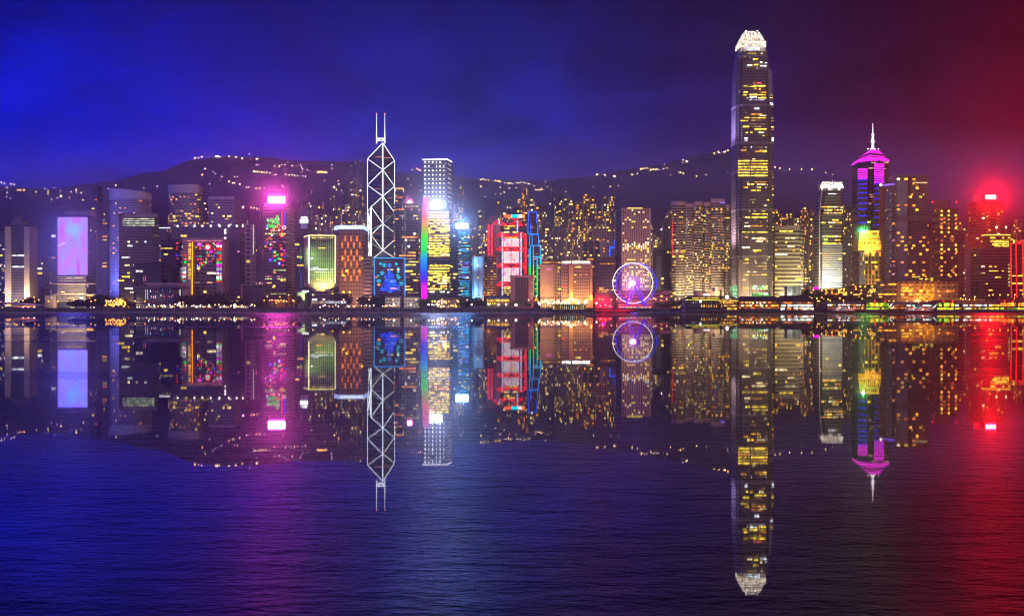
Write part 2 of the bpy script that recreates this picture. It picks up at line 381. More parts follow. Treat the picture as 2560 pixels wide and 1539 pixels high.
# ------------------------------------------------------------------ finishes used on the facades
PINKCONC, PALECONC, BROWN, TAN = (.36, .32, .37), (.52, .48, .54), (.27, .20, .17), (.40, .31, .26)
DARKG, NAVY, GREYC = (.05, .05, .07), (.035, .045, .10), (.22, .20, .24)
TRIM = plain((.5, .46, .5), .6); DTRIM = plain((.1, .09, .11), .6); STEEL = plain((.4, .4, .42), .45, .6)
WHITE = emit((1, 1, 1), 3.5, 0, True)
def led_screen():
    m, t, out = newmat("screen"); nd = t.nodes.new; ln = t.links.new
    tc_ = nd('ShaderNodeTexCoord'); mp_ = nd('ShaderNodeMapping'); ln(tc_.outputs['Object'], mp_.inputs[0]); mp_.inputs['Scale'].default_value = (5.5, 0, 2.2); mp_.inputs['Rotation'].default_value = (0, .45, 0)
    n = nd('ShaderNodeTexNoise'); ln(mp_.outputs[0], n.inputs['Vector']); n.inputs['Scale'].default_value = 1.5; n.inputs['Detail'].default_value = 4; n.inputs['Distortion'].default_value = .8
    a = ramp(t, n.outputs[0], [(.28, lin((190, 70, 255))), (.45, lin((205, 120, 255))), (.6, lin((170, 140, 255))), (.75, lin((150, 175, 255)))])
    s = nd('ShaderNodeSeparateXYZ'); ln(tc_.outputs['Object'], s.inputs[0])
    d = wm('SQRT', wm('ADD', wm('POWER', wm('MULTIPLY', wm('SUBTRACT', s.outputs[0], .55, tree=t), 1.1, tree=t), 2, tree=t), wm('POWER', wm('MULTIPLY', wm('SUBTRACT', s.outputs[2], .78, tree=t), 2.2, tree=t), 2, tree=t), tree=t), tree=t)
    c = mixc(t, ramp(t, d, [(.12, (1, 1, 1)), (.36, (0, 0, 0))]), a, lin((150, 185, 255)))
    e2 = wm('ADD', wm('SUBTRACT', s.outputs[2], wm('MULTIPLY', s.outputs[0], .22, tree=t), tree=t), -.50, tree=t)
    k = wm('MULTIPLY', wm('LESS_THAN', wm('ABSOLUTE', e2, tree=t), .014, tree=t), wm('LESS_THAN', s.outputs[0], .26, tree=t), tree=t)
    c = mixc(t, k, c, lin((225, 200, 230)))
    e = nd('ShaderNodeEmission'); ln(c, e.inputs[0]); e.inputs[1].default_value = 1.15; ln(e.outputs[0], out.inputs[0]); m.cycles.emission_sampling = 'FRONT'; return m
def zramp(stops, st, name="colour-changing light"):
    """light tube whose colour runs through the spectrum along its height"""
    m, t, out = newmat(name); g = t.nodes.new('ShaderNodeNewGeometry'); s = t.nodes.new('ShaderNodeSeparateXYZ'); t.links.new(g.outputs['Position'], s.inputs[0])
    z0, z1 = stops[0][0], stops[-1][0]
    f = wm('DIVIDE', wm('SUBTRACT', s.outputs[2], z0, tree=t), z1-z0, tree=t)
    e = t.nodes.new('ShaderNodeEmission'); t.links.new(ramp(t, f, [((z-z0)/(z1-z0), c) for z, c in stops]), e.inputs[0]); e.inputs[1].default_value = st
    t.links.new(e.outputs[0], out.inputs[0]); m.cycles.emission_sampling = 'NONE'; return m

# ---------------- far left
b = tower('office_tower', 'sliver of a dark office block cut by the left edge of the picture', [(-60, 0), (13, 0)], 578, 1900, 30, wall(GREYC, lit=.12, pal=(PALE, WHT, YEL), fh=4.5)); lit(b, .12, 4.5, 4, 'wyk')
b = tower('office_tower', 'slim tower with two pale end piers and a stepped dark hat, near left edge', (12, 73), 566, 1650, 26, None)
m = MB(); Y = b.Y
for pl, pr in ((26, 60),): m.loft([(b.z0, [(X(pl, Y), Y+3), (X(pr, Y), Y+3), (X(pr, Y), Y+26), (X(pl, Y), Y+26)]), (Z(562, Y), [(X(pl, Y), Y+3), (X(pr, Y), Y+3), (X(pr, Y), Y+26), (X(pl, Y), Y+26)])])
m.build('wall', [wall((.12, .11, .16), (.03, .035, .07), 3.6, 40, 1, .55), ROOF], b.root)
for pl, pr in ((12, 26), (60, 73.5)):
    m = MB(); q = [(X(pl, Y), Y), (X(pr, Y), Y), (X(pr, Y), Y+29), (X(pl, Y), Y+29)]; m.loft([(b.z0, q), (Z(566, Y), q)]); m.build('pier', plain((.55, .5, .52), .7, 0, .12), b.root)
cap_box(b, 'roof_block', 28, 58, 553, plain((.25, .24, .32)), 6, 16, 562); cap_box(b, 'roof_block', 33, 53, 541, plain((.22, .22, .3)), 8, 10, 553)
b.c = [(X(26, Y), Y+3), (X(60, Y), Y+3)]; lit(b, .05, 7, 6, 'wpd', 2, 575, 730, hf=.2)
lamp('floodlight', P(66, 752, 1632), (1, .62, .25), 9e4, 2); lamp('floodlight', P(20, 752, 1632), (.9, .6, .6), 3e4, 2)
b = tower('apartment_block', 'low plain block with a few big white windows, right of the pier-sided tower', (75, 126), 640, 1800, 30, wall((.25, .21, .30), fh=4.5, bw=5, fu=.5, fv=.45, lit=.06, pal=(PALE, ORG, WHT))); lit(b, .1, 6, 7, 'wwyo', 1, cap=30)

# ---------------- screen tower
b = tower('screen_tower', 'dark blue tower carrying a giant glowing pink and violet video screen', (128, 241), 537, 1600, 40, wall((.07, .08, .16), (.03, .04, .12), 4, 6, .8, .55, .06, (PALE, WHT, ORG), 1.))
front(b, 'video_screen', 145.5, 219, 543, 687, led_screen(), 2.2)
cap_box(b, 'roof_block', 159, 226, 527, plain((.4, .4, .5)), 8, 20)
for k, y in enumerate(range(691, 754, 5)): front(b, 'louver', 145, 217, y, y+2.2, plain((.62, .56, .5), .5), 2.5)
for y in (708, 735): front(b, 'canopy', 127, 241, y, y+2.4, plain((.6, .5, .5), .5), 4)
lit(b, .16, 5, 4, 'ywpo', 2.2, 545, 750, ends=(.82, 1)); lit(b, .05, 5, 4, 'kwd', 1.4, 545, 700, ends=(0, .14))
for y in (693, 712, 722, 733, 743): front(b, 'lit_window', 150+rng.random()*20, 205+rng.random()*10, y, y+1.6, emit((1, .7, .25), .9, .3), 2.3)
front(b, 'lit_window', 218, 232, 736, 740, PAL['a'], .6); front(b, 'lit_window', 218, 232, 743, 746, PAL['a'], .6)
lamp('floodlight', P(181, 757, 1570), (1, .72, .35), 6e4, 3)

b = tower('apartment_tower', 'very thin dark tower of scattered windows rising right behind the video screen tower', (229, 255), 464, 2150, 24, wall((.06, .06, .12), (.02, .025, .06), 4, 4)); lit(b, .16, 5, 4, 'pkwyo', 1.3, cap=60)
b = tower('apartment_tower', 'short hillside tower with yellow windows between the video screen tower and the curved pale tower', (255, 279), 552, 2300, 24, wall((.06, .06, .11), (.02, .025, .06), 4, 4)); lit(b, .2, 6, 5, 'yao', 1.3, cap=40)

# ---------------- curved pale towers
def banded_curve(name, label, pl, pr, top, Y, bulge, band, wallm, litp, pal, base=None, cut=None):
    b = tower(name, label, arc(pl, pr, bulge, 13), top, Y, 22, wallm, base)
    m = MB(); o = [((x-(b.x0+b.x1)/2)*1.015+(b.x0+b.x1)/2, y-.9) for x, y in b.c]; o += [(b.c[-1][0], b.yb), (b.c[0][0], b.yb)]
    # the parapet slopes down to the right like a cut cylinder
    zt = [b.z1+9*(1-k/12)*cut if cut else b.z1+2 for k in range(13)]; zt += [b.z1+2, b.z1+2]
    n = len(o); zb = Z(band, Y)
    for k in range(n):
        a, c = o[k], o[(k+1) % n]; za, zc = zt[k] if k < 13 else b.z1+2, zt[(k+1) % n] if (k+1) % n < 13 else b.z1+2
        m.face([(*a, zb), (*c, zb), (*c, zc), (*a, za)])
    m.face([(x, y, zt[k] if k < 13 else b.z1+2) for k, (x, y) in enumerate(o)]); m.face([(x, y, zb) for x, y in o][::-1])
    m.build('parapet', plain((.52, .48, .62), .6, 0, .1), b.root)
    lit(b, litp, 3.9, 3.4, pal, 1.15, band+2, 735, cap=100, hf=.36, wf=.7); return b
b = banded_curve('curved_tower', 'tall pale tower with bowed front and sloping parapet, larger of the two bowed towers', 274, 369, 481, 2000, 16, 496, wall((.48, .42, .56), (.04, .04, .09), 3.9, 3.4, .72, .6, .10, ((1, .4, .25), (1, .55, .3)), .9), .045, 'kao', cut=1.)
m = MB(); 
for k in range(50): 
    z = Z(735-k*4.1, b.Y); m.box((X(287, b.Y), b.Y+3, z), (X(298, b.Y), b.Y+7, z+.9))
m.build('balcony_strip', TRIM, b.root)['kind'] = 'stuff'
banded_curve('curved_tower', 'smaller bowed tower with amber windows under a plain pale band, above the dark wide block', 420, 499, 464, 2060, 14, 481, wall((.46, .40, .52), (.045, .04, .09), 3.9, 3.4, .74, .55, .16, (AMB, (1, .5, .2), YEL), 1.), .10, 'aayo')

b = tower('office_tower', 'grey tower with pale window strips under its blank top, before the larger bowed tower', (297, 398), 533, 1860, 36, wall((.24, .21, .27), (.03, .03, .055), 3.9, 60, 1, .45))
front(b, 'parapet', 310, 393, 534, 543, plain((.45, .4, .48)), .8)
for y in (546, 551.5, 557, 562.5): front(b, 'lit_window', 306+rng.random()*3, 386, y, y+1.8, emit((.85, 1, .6), 1.1, .3), .5)
lit(b, .22, 5.5, 4, 'wpyp', 3, 590, 735)
b = tower('office_tower', 'dim purple block with a white rooftop strip light, left of the dark wide block', (378, 427), 572, 1930, 30, wall((.17, .15, .21), fh=4, bw=5, lit=.04))
front(b, 'roof_light', 396, 425, 568.5, 570.5, emit((1, .95, .85), 2.5), .5); lit(b, .12, 6, 4, 'yya', 3)
b = tower('office_tower', 'grey tower with yellow window rows and blank end wall, beside the pink sign tower', (521, 602), 492, 2060, 46, wall((.28, .24, .32), (.05, .045, .09), 4.2, 30, 1, .5))
front(b, 'parapet', 521, 586, 492, 496, TRIM, .6); lit(b, .22, 4.2, 3.6, 'pyg', 3, 508, 565, ends=(.1, .88), hf=.4)
# ---------------- dark wide block and neighbours
b = tower('office_block', 'wide dark slab with a row of small lamps along its roof edge', (427, 612), 566, 1950, 40, wall((.10, .09, .15), (.03, .03, .06), 4, 5, .8, .5, .015, (PALE, YEL)))
for px in (444, 486, 506, 527, 549, 572, 592, 607): m = MB(); m.ball((*P(px, 565-.003*(px-444), 1949)[:],), 1.5); m.build('roof_lamp', emit((1, .9, .75), 4), b.root)
for px, y in ((563, 575), (563, 582), (563, 595)): m = MB(); m.ball(P(px, y, 1948.5), 1.7); m.build('roof_lamp', emit((1, .85, .8), 3), b.root)
lit(b, .05, 7, 5, 'yyp', 2.5, 572, 735, cap=60)
b = tower('office_tower', 'narrow tower of pale ribs and square dark openings, left of the pink sign tower', (613, 640), 560, 1850, 30, wall((.42, .36, .44), (.02, .025, .07), 6.5, 9, .62, .55, .03))
for px in (630, 633, 637.5): front(b, 'rib', px, px+.9, 560, 722, TRIM, .8)
for k in range(30): front(b, 'rib_lamp', 633.2, 634.2, 562+k*2.5, 563.2+k*2.5, emit((1, .8, .45), 2.2), 1.)
b = tower('office_block', 'navy block with one short white window strip, left of the glass pavilion', [(334, 22), (340, 0), (402, 0)], 655, 1700, 34, wall((.03, .04, .10), (.02, .03, .08), 4, 30, 1, .5)); front(b, 'lit_window', 340, 357, 675, 680, emit((1, .8, .7), 1.4, .3))
for px in (359.5, 364): neon(b, 'light_strip', [(px, 690), (px, 703)], emit((1, .15, .3), .9), .4)
b = tower('office_block', 'dark navy block behind the arch gate building, with two yellow window strips', (402, 457), 598, 1790, 34, wall((.03, .035, .09), (.02, .03, .08), 4, 30, 1, .5))
for pl, pr, y in ((402, 432, 619.5), (410, 420, 634)): front(b, 'lit_window', pl, pr, y, y+2.4, PAL['y'])
# glass pavilion with oversailing roof
b = tower('pavilion', 'low glass hall under a wide oversailing flat roof, left of the arch gate building', (362, 452), 722, 1600, 30, wall((.2, .2, .25), (.06, .06, .1), 16, 3.2, .85, .92, rough=.4))
m = MB(); m.box((X(342, 1600), 1588, Z(721, 1600)), (X(456, 1600), 1640, Z(716, 1600))); m.build('roof', plain((.12, .12, .18), .5), b.root)
m = MB(); m.box((X(366, 1600), 1586.5, Z(711.5, 1600)), (X(452, 1600), 1636, Z(707.5, 1600))); m.box((X(372, 1600), 1592, Z(716, 1600)), (X(448, 1600), 1630, Z(711.4, 1600))); m.build('roof_fascia', plain((.42, .4, .5), .5), b.root)
for px in (364, 369, 449, 451): front(b, 'column_light', px, px+.8, 723, 748, emit((.85, .85, 1), .8), .6)
for k in range(22): front(b, 'lit_window', 377+rng.random()*50, 380+rng.random()*50, 730+k % 9*1.6, 731+k % 9*1.6, PAL[rng.choice('wklrc')]) if False else None
for k in range(20): px = 375+rng.random()*62; y = 724+rng.random()*18; front(b, 'lit_window', px, px+1.4, y, y+1.6+3*(k % 3 == 0), PAL[rng.choice('wkkrlc')], .5)

# ---------------- arch gate building with festive lights
Y = 1680.; b = tower('gate_building', 'gate-shaped building with a huge opening, covered in round coloured festive lights', (456, 556), 595, Y, 40, None)
fr = plain((.40, .34, .40), .7)
m = MB()
for pl, pr in ((456, 482), (541, 556)): m.box((X(pl, Y), Y, GZ), (X(pr, Y), Y+42, Z(606, Y)))
m.box((X(456, Y), Y, Z(606, Y)), (X(556, Y), Y+42, Z(595, Y))); m.build('wall', fr, b.root)
m = MB(); m.box((X(482, Y)+.02, Y+14, GZ), (X(541, Y)-.02, Y+40, Z(606, Y)-.02)); m.build('inner_wall', wall((.26, .23, .28), (.06, .06, .10), 5, 8, .85, .5), b.root)
m = MB(); m.box((X(458, Y), Y-1, Z(602.5, Y)), (X(554, Y), Y-.01, Z(601, Y))); m.build('light_strip', emit((1, .25, .35), .8, .3), b.root)
neon(b, 'light_strip', [(481.5, 605), (480.5, 736)], emit((1, .32, 0), 2.2), .8, closed=False)
BRI = {'r': (1, .03, .03), 'o': (1, .22, .02), 'g': (.0, .85, .05), 'b': (.01, .04, 1), 'm': (1, .03, .85), 'y': (1, .6, .03), 'w': (.9, .95, 1), 't': (0, .4, .25), 'p': (.35, .06, .8)}
def ornament(b, px, py, r, c, Y, inner=None, petals=0):
    """one round festive light; big ones are rosettes of bulbs round a heart"""
    m = MB(); k = r*Y/F
    c0 = P(px, py, Y-.7)
    if petals:
        m.disc(c0, k*.55, 10); mt = [emit(BRI[c], 1.6), emit(BRI[inner], 1.9)]
        m.mi = 1
        for i in range(petals): a = 2*PI*i/petals; m.disc((c0[0]+k*.8*math.cos(a), c0[1]-.15, c0[2]+k*.8*math.sin(a)), k*.27, 6)
        m.build('festive_light', mt, b.root)
    else:
        m.disc(c0, k, 10)
        if inner: m.mi = 1; m.disc((c0[0], c0[1]-.2, c0[2]), k*.5, 8)
        m.build('festive_light', [emit(BRI[c], 1.6)]+([emit(BRI[inner], 1.9)] if inner else []), b.root)
Yi = Y+14
s_ = .14826
for cx, cy_, r, c, inn, pt in ((670, 388, 55, 'w', 'r', 12), (670, 388, 34, 'g', 'w', 8), (530, 335, 42, 'm', 'm', 8), (530, 335, 18, 'o', 'y', 0), (770, 325, 20, 'r', 'w', 0), (795, 352, 14, 'g', None, 0), (545, 408, 19, 'r', 'o', 0),
        (603, 425, 12, 'b', None, 0), (475, 390, 12, 'y', None, 0), (590, 372, 11, 'g', None, 0), (790, 430, 18, 'r', 'o', 0), (768, 388, 11, 'r', None, 0), (660, 478, 15, 'g', None, 0), (712, 470, 18, 'm', None, 0), (740, 462, 16, 'm', None, 0),
        (792, 487, 12, 'r', None, 0), (683, 528, 21, 'r', 'o', 0), (733, 532, 10, 'g', None, 0), (778, 536, 19, 'b', 'p', 0), (533, 542, 13, 't', None, 0), (487, 538, 10, 'p', None, 0), (560, 545, 11, 't', None, 0), (505, 594, 17, 'r', None, 0), (558, 592, 16, 'r', None, 0),
        (647, 588, 16, 'o', None, 0), (760, 583, 10, 'o', None, 0), (735, 624, 12, 'r', None, 0), (638, 645, 21, 'g', 'y', 0), (692, 640, 9, 'm', None, 0), (598, 638, 10, 'o', None, 0), (563, 660, 19, 'r', 'y', 0), (527, 660, 9, 'm', None, 0),
        (575, 692, 12, 'g', None, 0), (607, 690, 10, 'r', None, 0), (500, 700, 18, 'b', 'w', 0), (537, 703, 9, 'o', None, 0), (520, 742, 22, 'y', 'g', 0), (515, 775, 10, 'o', None, 0)):
    ornament(b, 420+cx*s_, 560+cy_*s_, r*s_, c, Yi, inn, pt)
for cx, cy_, r, c in ((158, 320, 17, 'r'), (152, 383, 11, 'r'), (145, 423, 10, 'r'), (258, 382, 26, 'w'), (268, 472, 11, 't'), (150, 527, 14, 'b'), (242, 523, 17, 'r'), (205, 527, 9, 't'), (158, 578, 12, 'r'), (295, 523, 14, 'r'), (295, 590, 16, 'o'), (290, 643, 19, 'g'), (225, 465, 10, 'p'), (230, 635, 8, 'p')):
    ornament(b, 420+cx*s_, 560+cy_*s_, r*s_, c, Y-.5 if cx > 275 else 1789.)
for pl, pr in ((541.5, 547), (549.5, 554)):
    for y0, y1, c in ((607, 613, 'm'), (613, 618, 'w'), (618, 626, 'r'), (630, 633.5, 't'), (636, 642, 'r'), (645, 651, 'o'), (654, 658.5, 'g'), (659, 668, 'm'), (669, 676, 'w'), (676.5, 681, 'p'), (681.5, 685, 'w'), (685.5, 688, 'r'), (688.5, 698, 'w'), (698.5, 701, 'g'), (701.5, 705.5, 'r')):
        front(b, 'festive_light', pl, pr, y0, y1, emit(BRI[c], 1.1, .3), .6)
for y0, y1, c in ((668, 675, 'w'), (675, 684, 'w'), (684, 688, 'r'), (688, 695, 'w'), (695, 699, 'r'), (699, 704, 't')): front(b, 'festive_light', 456.5, 465, y0, y1, emit(BRI[c], .9, .3), .6)
for k in range(9): m = MB(); y = 668+k*4; m.poly([P(451, y+1.5, 1788.5), P(454, y, 1788.5), P(459, y+1.2, 1788.5), P(462, y+.6, 1788.5)], .45); m.build('festive_light', emit(BRI['rwtwrwtgr'[k]], .9), b.root)
for k in range(20): y = 609+k*4.6; front(b, 'lit_window', 470+rng.random()*2, 477.5, y, y+1.6, PAL[rng.choice('aayd')], .5)
b2 = Bld(); b2.__dict__.update(b.__dict__); b2.c = [(X(484, Yi), Yi), (X(541, Yi), Yi)]; b2.Y = Yi; lit(b2, .16, 6, 4, 'pywd', 2.5, 665, 735, cap=40)

b = tower('office_block', 'plain purple-grey slab with few lit windows, right of the arch gate building', (557, 613), 600, 1880, 36, wall((.13, .11, .16), (.04, .04, .07), 4, 9, .9, .4, .02, (PALE, ORG))); lit(b, .05, 6, 4, 'yykk', 2.5, cap=40)
b = tower('hall', 'low box with a pale frame round a dark glass front, below the ribbed tower', (602, 656), 710, 1620, 28, None); Y = b.Y
m = MB(); m.box((X(602, Y), Y, Z(712, Y)), (X(656, Y), Y+30, Z(710, Y))); m.box((X(602, Y), Y, GZ), (X(605.5, Y), Y+30, Z(712, Y))); m.build('frame', plain((.46, .38, .42)), b.root)
m = MB(); m.box((X(605.5, Y)+.02, Y+4, GZ), (X(656, Y)-.02, Y+29, Z(712, Y)-.02)); m.build('wall', wall((.12, .10, .13), (.04, .035, .06), 30, 2.2, .8, .95), b.root)

# ---------------- pink sign tower
b = tower('office_tower', 'brown tower under a glowing pink-white sign, with lit reindeer and baubles on its front', [(658, 0), (714, 0), (728, 26)], 511, 1700, 30, wall((.24, .16, .20), (.07, .045, .06), 4, 30, 1, .5, rough=.6))
m = MB(); Y = b.Y; m.box((X(668, Y), Y+2, b.z1), (X(715, Y), Y+10, Z(489, Y))); m.build('sign_frame', plain((.2, .1, .14)), b.root)
front(b, 'sign', 670.5, 712.5, 491.5, 507.5, emit((1, .85, .95), 4.5, 0, True), 1.5, Y+1.9)
m = MB(); m.box((X(666, Y), Y, Z(508, Y)), (X(670, Y), Y+2, Z(503, Y))); m.build('sign_light', emit((1, .02, .05), 3), b.root)
s_ = .283
def R2(cx, cy_): return (400+cx*s_, 380+cy_*s_)
def curl(c, r, turns, a0, s=1):
    n = int(9*turns)+3; return [(c[0]+r*(1-k/n*.8)*math.cos(a0+s*2*PI*turns*k/n), c[1]+r*(1-k/n*.8)*math.sin(a0+s*2*PI*turns*k/n)) for k in range(n+1)]
for cx, cy_, r, tr, a0, s in ((1020, 615, 26, 1.3, 2.5, 1), (985, 605, 22, 1.2, 1.5, -1), (960, 650, 20, 1.3, 0, 1), (1010, 655, 18, 1.2, 3, -1), (1035, 590, 18, 1.2, 2, 1), (990, 650, 14, 1.1, .4, 1), (1045, 625, 16, 1.2, 4, -1), (965, 610, 14, 1.1, 2, 1), (1040, 570, 12, 1, 3, 1)):
    neon(b, 'festive_light', [R2(*p) for p in curl((cx, cy_), r, tr, a0, s)], emit(BRI['g'], 1.8), .5)
# the leaping deer, drawn in orange tube
neon(b, 'festive_light', [R2(*p) for p in ((980, 690), (1000, 700), (1030, 690), (1050, 700), (1062, 690), (1055, 672), (1035, 668), (1040, 650), (1056, 640), (1040, 645), (1028, 660), (1010, 678), (985, 682), (978, 700), (988, 720))], emit((1, .25, .0), 1.8), .45)
for px0, c in ((1077, 'r'), (1098, 'b')):
    for dx in (-2.5, 2.5): neon(b, 'festive_light', [R2(px0+dx, 525), R2(px0+dx, 650 if c == 'b' else 705)], emit(BRI[c], 1.8), .42)
for cx, cy_, r, c, inn, pt in ((1097, 667, 17, 'r', 'w', 7), (1076, 732, 21, 'g', 'r', 8), (950, 597, 7, 'w', None, 0), (1048, 595, 7, 'w', None, 0), (945, 677, 7, 'w', None, 0), (1004, 693, 8, 'w', 'm', 0), (1050, 690, 6, 'w', None, 0), (988, 735, 8, 'w', None, 0), (938, 658, 7, 'b', None, 0), (975, 748, 6, 'o', None, 0), (962, 760, 6, 'r', None, 0), (946, 773, 6, 'o', None, 0), (930, 788, 5, 'r', None, 0),
        (928, 808, 6, 'b', None, 0), (948, 802, 6, 'm', None, 0), (932, 832, 8, 'y', 'r', 0), (977, 816, 11, 't', 'w', 0), (950, 845, 6, 'r', None, 0), (997, 824, 6, 'r', None, 0), (975, 852, 10, 'm', None, 0), (1064, 824, 8, 'r', None, 0), (1073, 853, 11, 'm', 'o', 6), (1097, 868, 8, 'm', None, 0), (992, 873, 7, 'b', None, 0), (1013, 884, 12, 'y', 'g', 6), (1037, 907, 9, 'g', None, 0), (1006, 921, 11, 'r', None, 0), (1076, 906, 15, 'o', 'r', 7), (1105, 892, 7, 'r', None, 0), (1105, 922, 7, 'b', None, 0),
        (1047, 941, 10, 'g', None, 0), (975, 953, 17, 'b', 'p', 0), (1015, 958, 11, 't', 'g', 0), (1074, 953, 10, 'r', None, 0), (1096, 957, 7, 'r', None, 0), (1054, 984, 15, 'b', 'w', 0), (1085, 998, 9, 'r', None, 0)):
    px, py = R2(cx, cy_); ornament(b, px, py, r*s_, c, Y, inn, pt)
for cy_, c in ((718, 'g'), (792, 'k'), (1040, 'g'), (1095, 'k'), (1115, 'g'), (1130, 'y'), (1152, 'a'), (1170, 'y'), (1190, 'y'), (1247, 'g')):
    px = 660+rng.random()*8
    while px < 712:
        l = 3+rng.random()*9; y = 380+cy_*s_
        if rng.random() < (.8 if cy_ not in (1130, 1152, 1170, 1190) else .25): front(b, 'lit_window', px, min(714, px+l), y, y+1.8, PAL[c])
        px += l+2
lit(b, .07, 4.5, 4, 'aoyk', 1.6, 560, 735, edges=[0], cap=20)

b = tower('office_tower', 'dark tower with green and blue window columns, right of the pink sign tower', (728, 779), 560, 1900, 34, wall((.10, .10, .15), (.04, .05, .08), 4.2, 5, .8, .5, .03, (PALE, YEL)))
cap_box(b, 'glass_top', 746, 772, 522, wall((.15, .17, .28), (.10, .12, .22), 4, 3, .8, .8), 2, 20, 562)
front(b, 'sign', 750, 770, 548, 557.5, emit((.9, .95, 1), 3.5, 0, True), .8, b.Y+1.9); front(b, 'lit_window', 752, 768, 542, 546, PAL['w'], .5, b.Y+1.9); front(b, 'sign_light', 752, 768, 559, 571, emit((.4, .3, .8), .35), .6)
for cx, ya, yb, c in ((1170, 840, 935, (0, .6, .22)), (1242, 840, 905, (0, .4, .2)), (1242, 920, 960, (0, .5, .3)), (1232, 1000, 1070, (.0, .2, .9)), (1246, 1070, 1190, (.05, .12, .9))):
    px, y = R2(cx, ya)
    while y < 380+yb*s_: front(b, 'lit_window', px-1.5, px+1.8, y, y+2, emit(c, .9, .5)); y += 3.2+rng.random()*2
lit(b, .1, 6, 4, 'ya', 2.5, 575, 730, cap=30)

# ---------------- green floodlit tower on an inverted base
Y = 1640.; b = tower('office_tower', 'green floodlit box tower outlined in yellow light, standing on an inverted pyramid base', (759, 838), 588, Y, 30, None)
def ringp(pl, pm, pr, dl, back, Y): return [(X(pl, Y+dl), Y+dl), (X(pm, Y), Y), (X(pr, Y), Y), (X(pr, Y), Y+back), (X(pl, Y+dl), Y+back+dl)]
ra = ringp(759, 772, 838, 26, 34, Y); zl, zt = Z(713, Y), Z(588, Y)
m = MB(); m.loft([(Z(709, Y), ra), (zt, ra)], floor=True); m.build('wall', [wall((.30, .34, .24), (.05, .08, .045), 7, 2.7, .6, .93, rough=.6), ROOF], b.root)
m = MB(); r2 = ringp(759, 772, 838, 26, 34, Y-.4); m.loft([(Z(716, Y), r2), (Z(706, Y), r2)], floor=True); m.build('base_band', plain((.42, .42, .30)), b.root)
rb = ringp(782, 790, 821, 18, 22, Y+4); m = MB(); m.loft([(Z(725, Y), rb), (Z(716, Y)-.02, ra)], floor=True); m.build('inverted_base', plain((.6, .55, .4), .7, 0, .1), b.root)
m = MB(); m.loft([(GZ, ringp(788, 794, 815, 12, 16, Y+6)), (Z(725, Y)-.02, ringp(788, 794, 815, 12, 16, Y+6))]); m.build('stem', plain((.5, .45, .38)), b.root)
YE = emit((1, .85, .3), 2.2)
neon(b, 'edge_light', [(759.5, 592), (772, 588), (838, 588.6), (838, 708)], YE, .6); neon(b, 'edge_light', [(772, 589), (772, 708)], emit((1, .93, .5), 2.6), .8)
for k in range(10): front(b, 'lit_window', 780+k*5.4, 783.6+k*5.4, 592.5, 596, emit((1, .6, .12), .9, .4), .5)
for k in range(9): front(b, 'opening', 779+k*6, 782+k*6, 600, 608, plain((.03, .03, .02)), .3)
for pl, pr, y, c in ((778, 793, 668, 'w'), (775, 834, 672.4, 'w'), (783, 832, 679, 'p'), (797, 814, 619, 'y'), (777, 786, 703, 'y'), (791, 806, 697, 'a'), (822, 824, 697, 'y'), (776, 782, 645, 'w')):
    px = pl
    while px < pr: front(b, 'lit_window', px, px+1.5, y, y+1.7, PAL[c], .5); px += 2.4
lamp('floodlight', P(805, 722, Y-14), (1, .75, .25), 5e4, 2, spot=((0, 22, 16), 1.9, .6))
lamp('floodlight', P(812, 706, Y-30), (.45, 1, .25), 7e4, 2, spot=((-.1, 1, .9), 1.7, .6)); lamp('floodlight', P(748, 640, Y-8), (.55, 1, .25), 5e4, 2, spot=((.8, 1, 0), 1.6, .6))
b = tower('low_block', 'grey three-storey block below the inverted pyramid base', (780, 826), 728, 1600, 22, wall((.28, .25, .27), (.05, .05, .07), 4.6, 3, .8, .45, .05, (WHT, PALE))); cap_box(b, 'roof_block', 782, 791, 723, TRIM, 2, 8); cap_box(b, 'roof_block', 812, 823, 722, TRIM, 2, 8); front(b, 'lit_window', 792, 812, 724, 727, emit((1, .7, .15), 1.6, .2), .3, 1604); lit(b, .3, 5, 3, 'wwp', 1.6, cap=30)
b = tower('low_block', 'pale green-lit block with a white rooftop strip, left of the grey three-storey block', (742, 768), 730, 1610, 20, plain((.45, .5, .36))); front(b, 'roof_light', 755, 772, 726, 729, emit((1, 1, .95), 3), .4); front(b, 'light_strip', 754, 766, 731.5, 733, emit((.4, 1, .3), 1.4), .4); lamp('floodlight', P(758, 745, 1600), (.8, 1, .5), 8e3, .5, spot=((0, 1, .5), 1.6, .6))
b = tower('low_block', 'dark low block with one yellow strip window, at the foot of the orange bar tower', (826, 845), 732, 1605, 20, wall((.15, .12, .14), fh=4, bw=4)); front(b, 'lit_window', 827, 834, 733, 734.5, PAL['y'])

# ---------------- brown grid tower with orange light bars
b = tower('hotel_tower', 'brown grid-windowed tower with staggered orange light bars and a blue-lit roof band', [(836, 24), (847, 0), (909, 0)], 573, 1750, 32, wall((.36, .22, .19), (.03, .03, .06), 5.6, 4.1, .52, .42))
m = MB(); r_ = [(x+(-.6 if k in (0, 4) else .6 if k in (2, 3) else 0), y-.8*(k < 3)) for k, (x, y) in enumerate(b.ring)]
m.loft([(b.z1-.1, r_), (Z(563, b.Y), r_)], floor=True); m.build('roof_band', [emit((.42, .55, 1), 1.5), ROOF], b.root)
front(b, 'roof_light', 850, 908, 566, 570, emit((.75, .85, 1), 2.4), 1.2)
for row, (y0, y1) in enumerate(((590, 604), (604.5, 619), (624, 638), (639, 653), (653, 667), (673, 687), (688, 702))):
    for k in range(4): 
        px = (855.5 if row % 2 else 863)+k*14.8
        if px < 905: front(b, 'light_bar', px-.9, px+.9, y0, y1, emit((1, .22, .0), 2.2), .6)
lit(b, .06, 5.6, 4.1, 'yya', 1.2, 640, 735, edges=[1], cap=30, hf=.4, wf=.6)
lamp('floodlight', P(872, 750, 1690), (1, .5, .25), 1.1e5, 3)
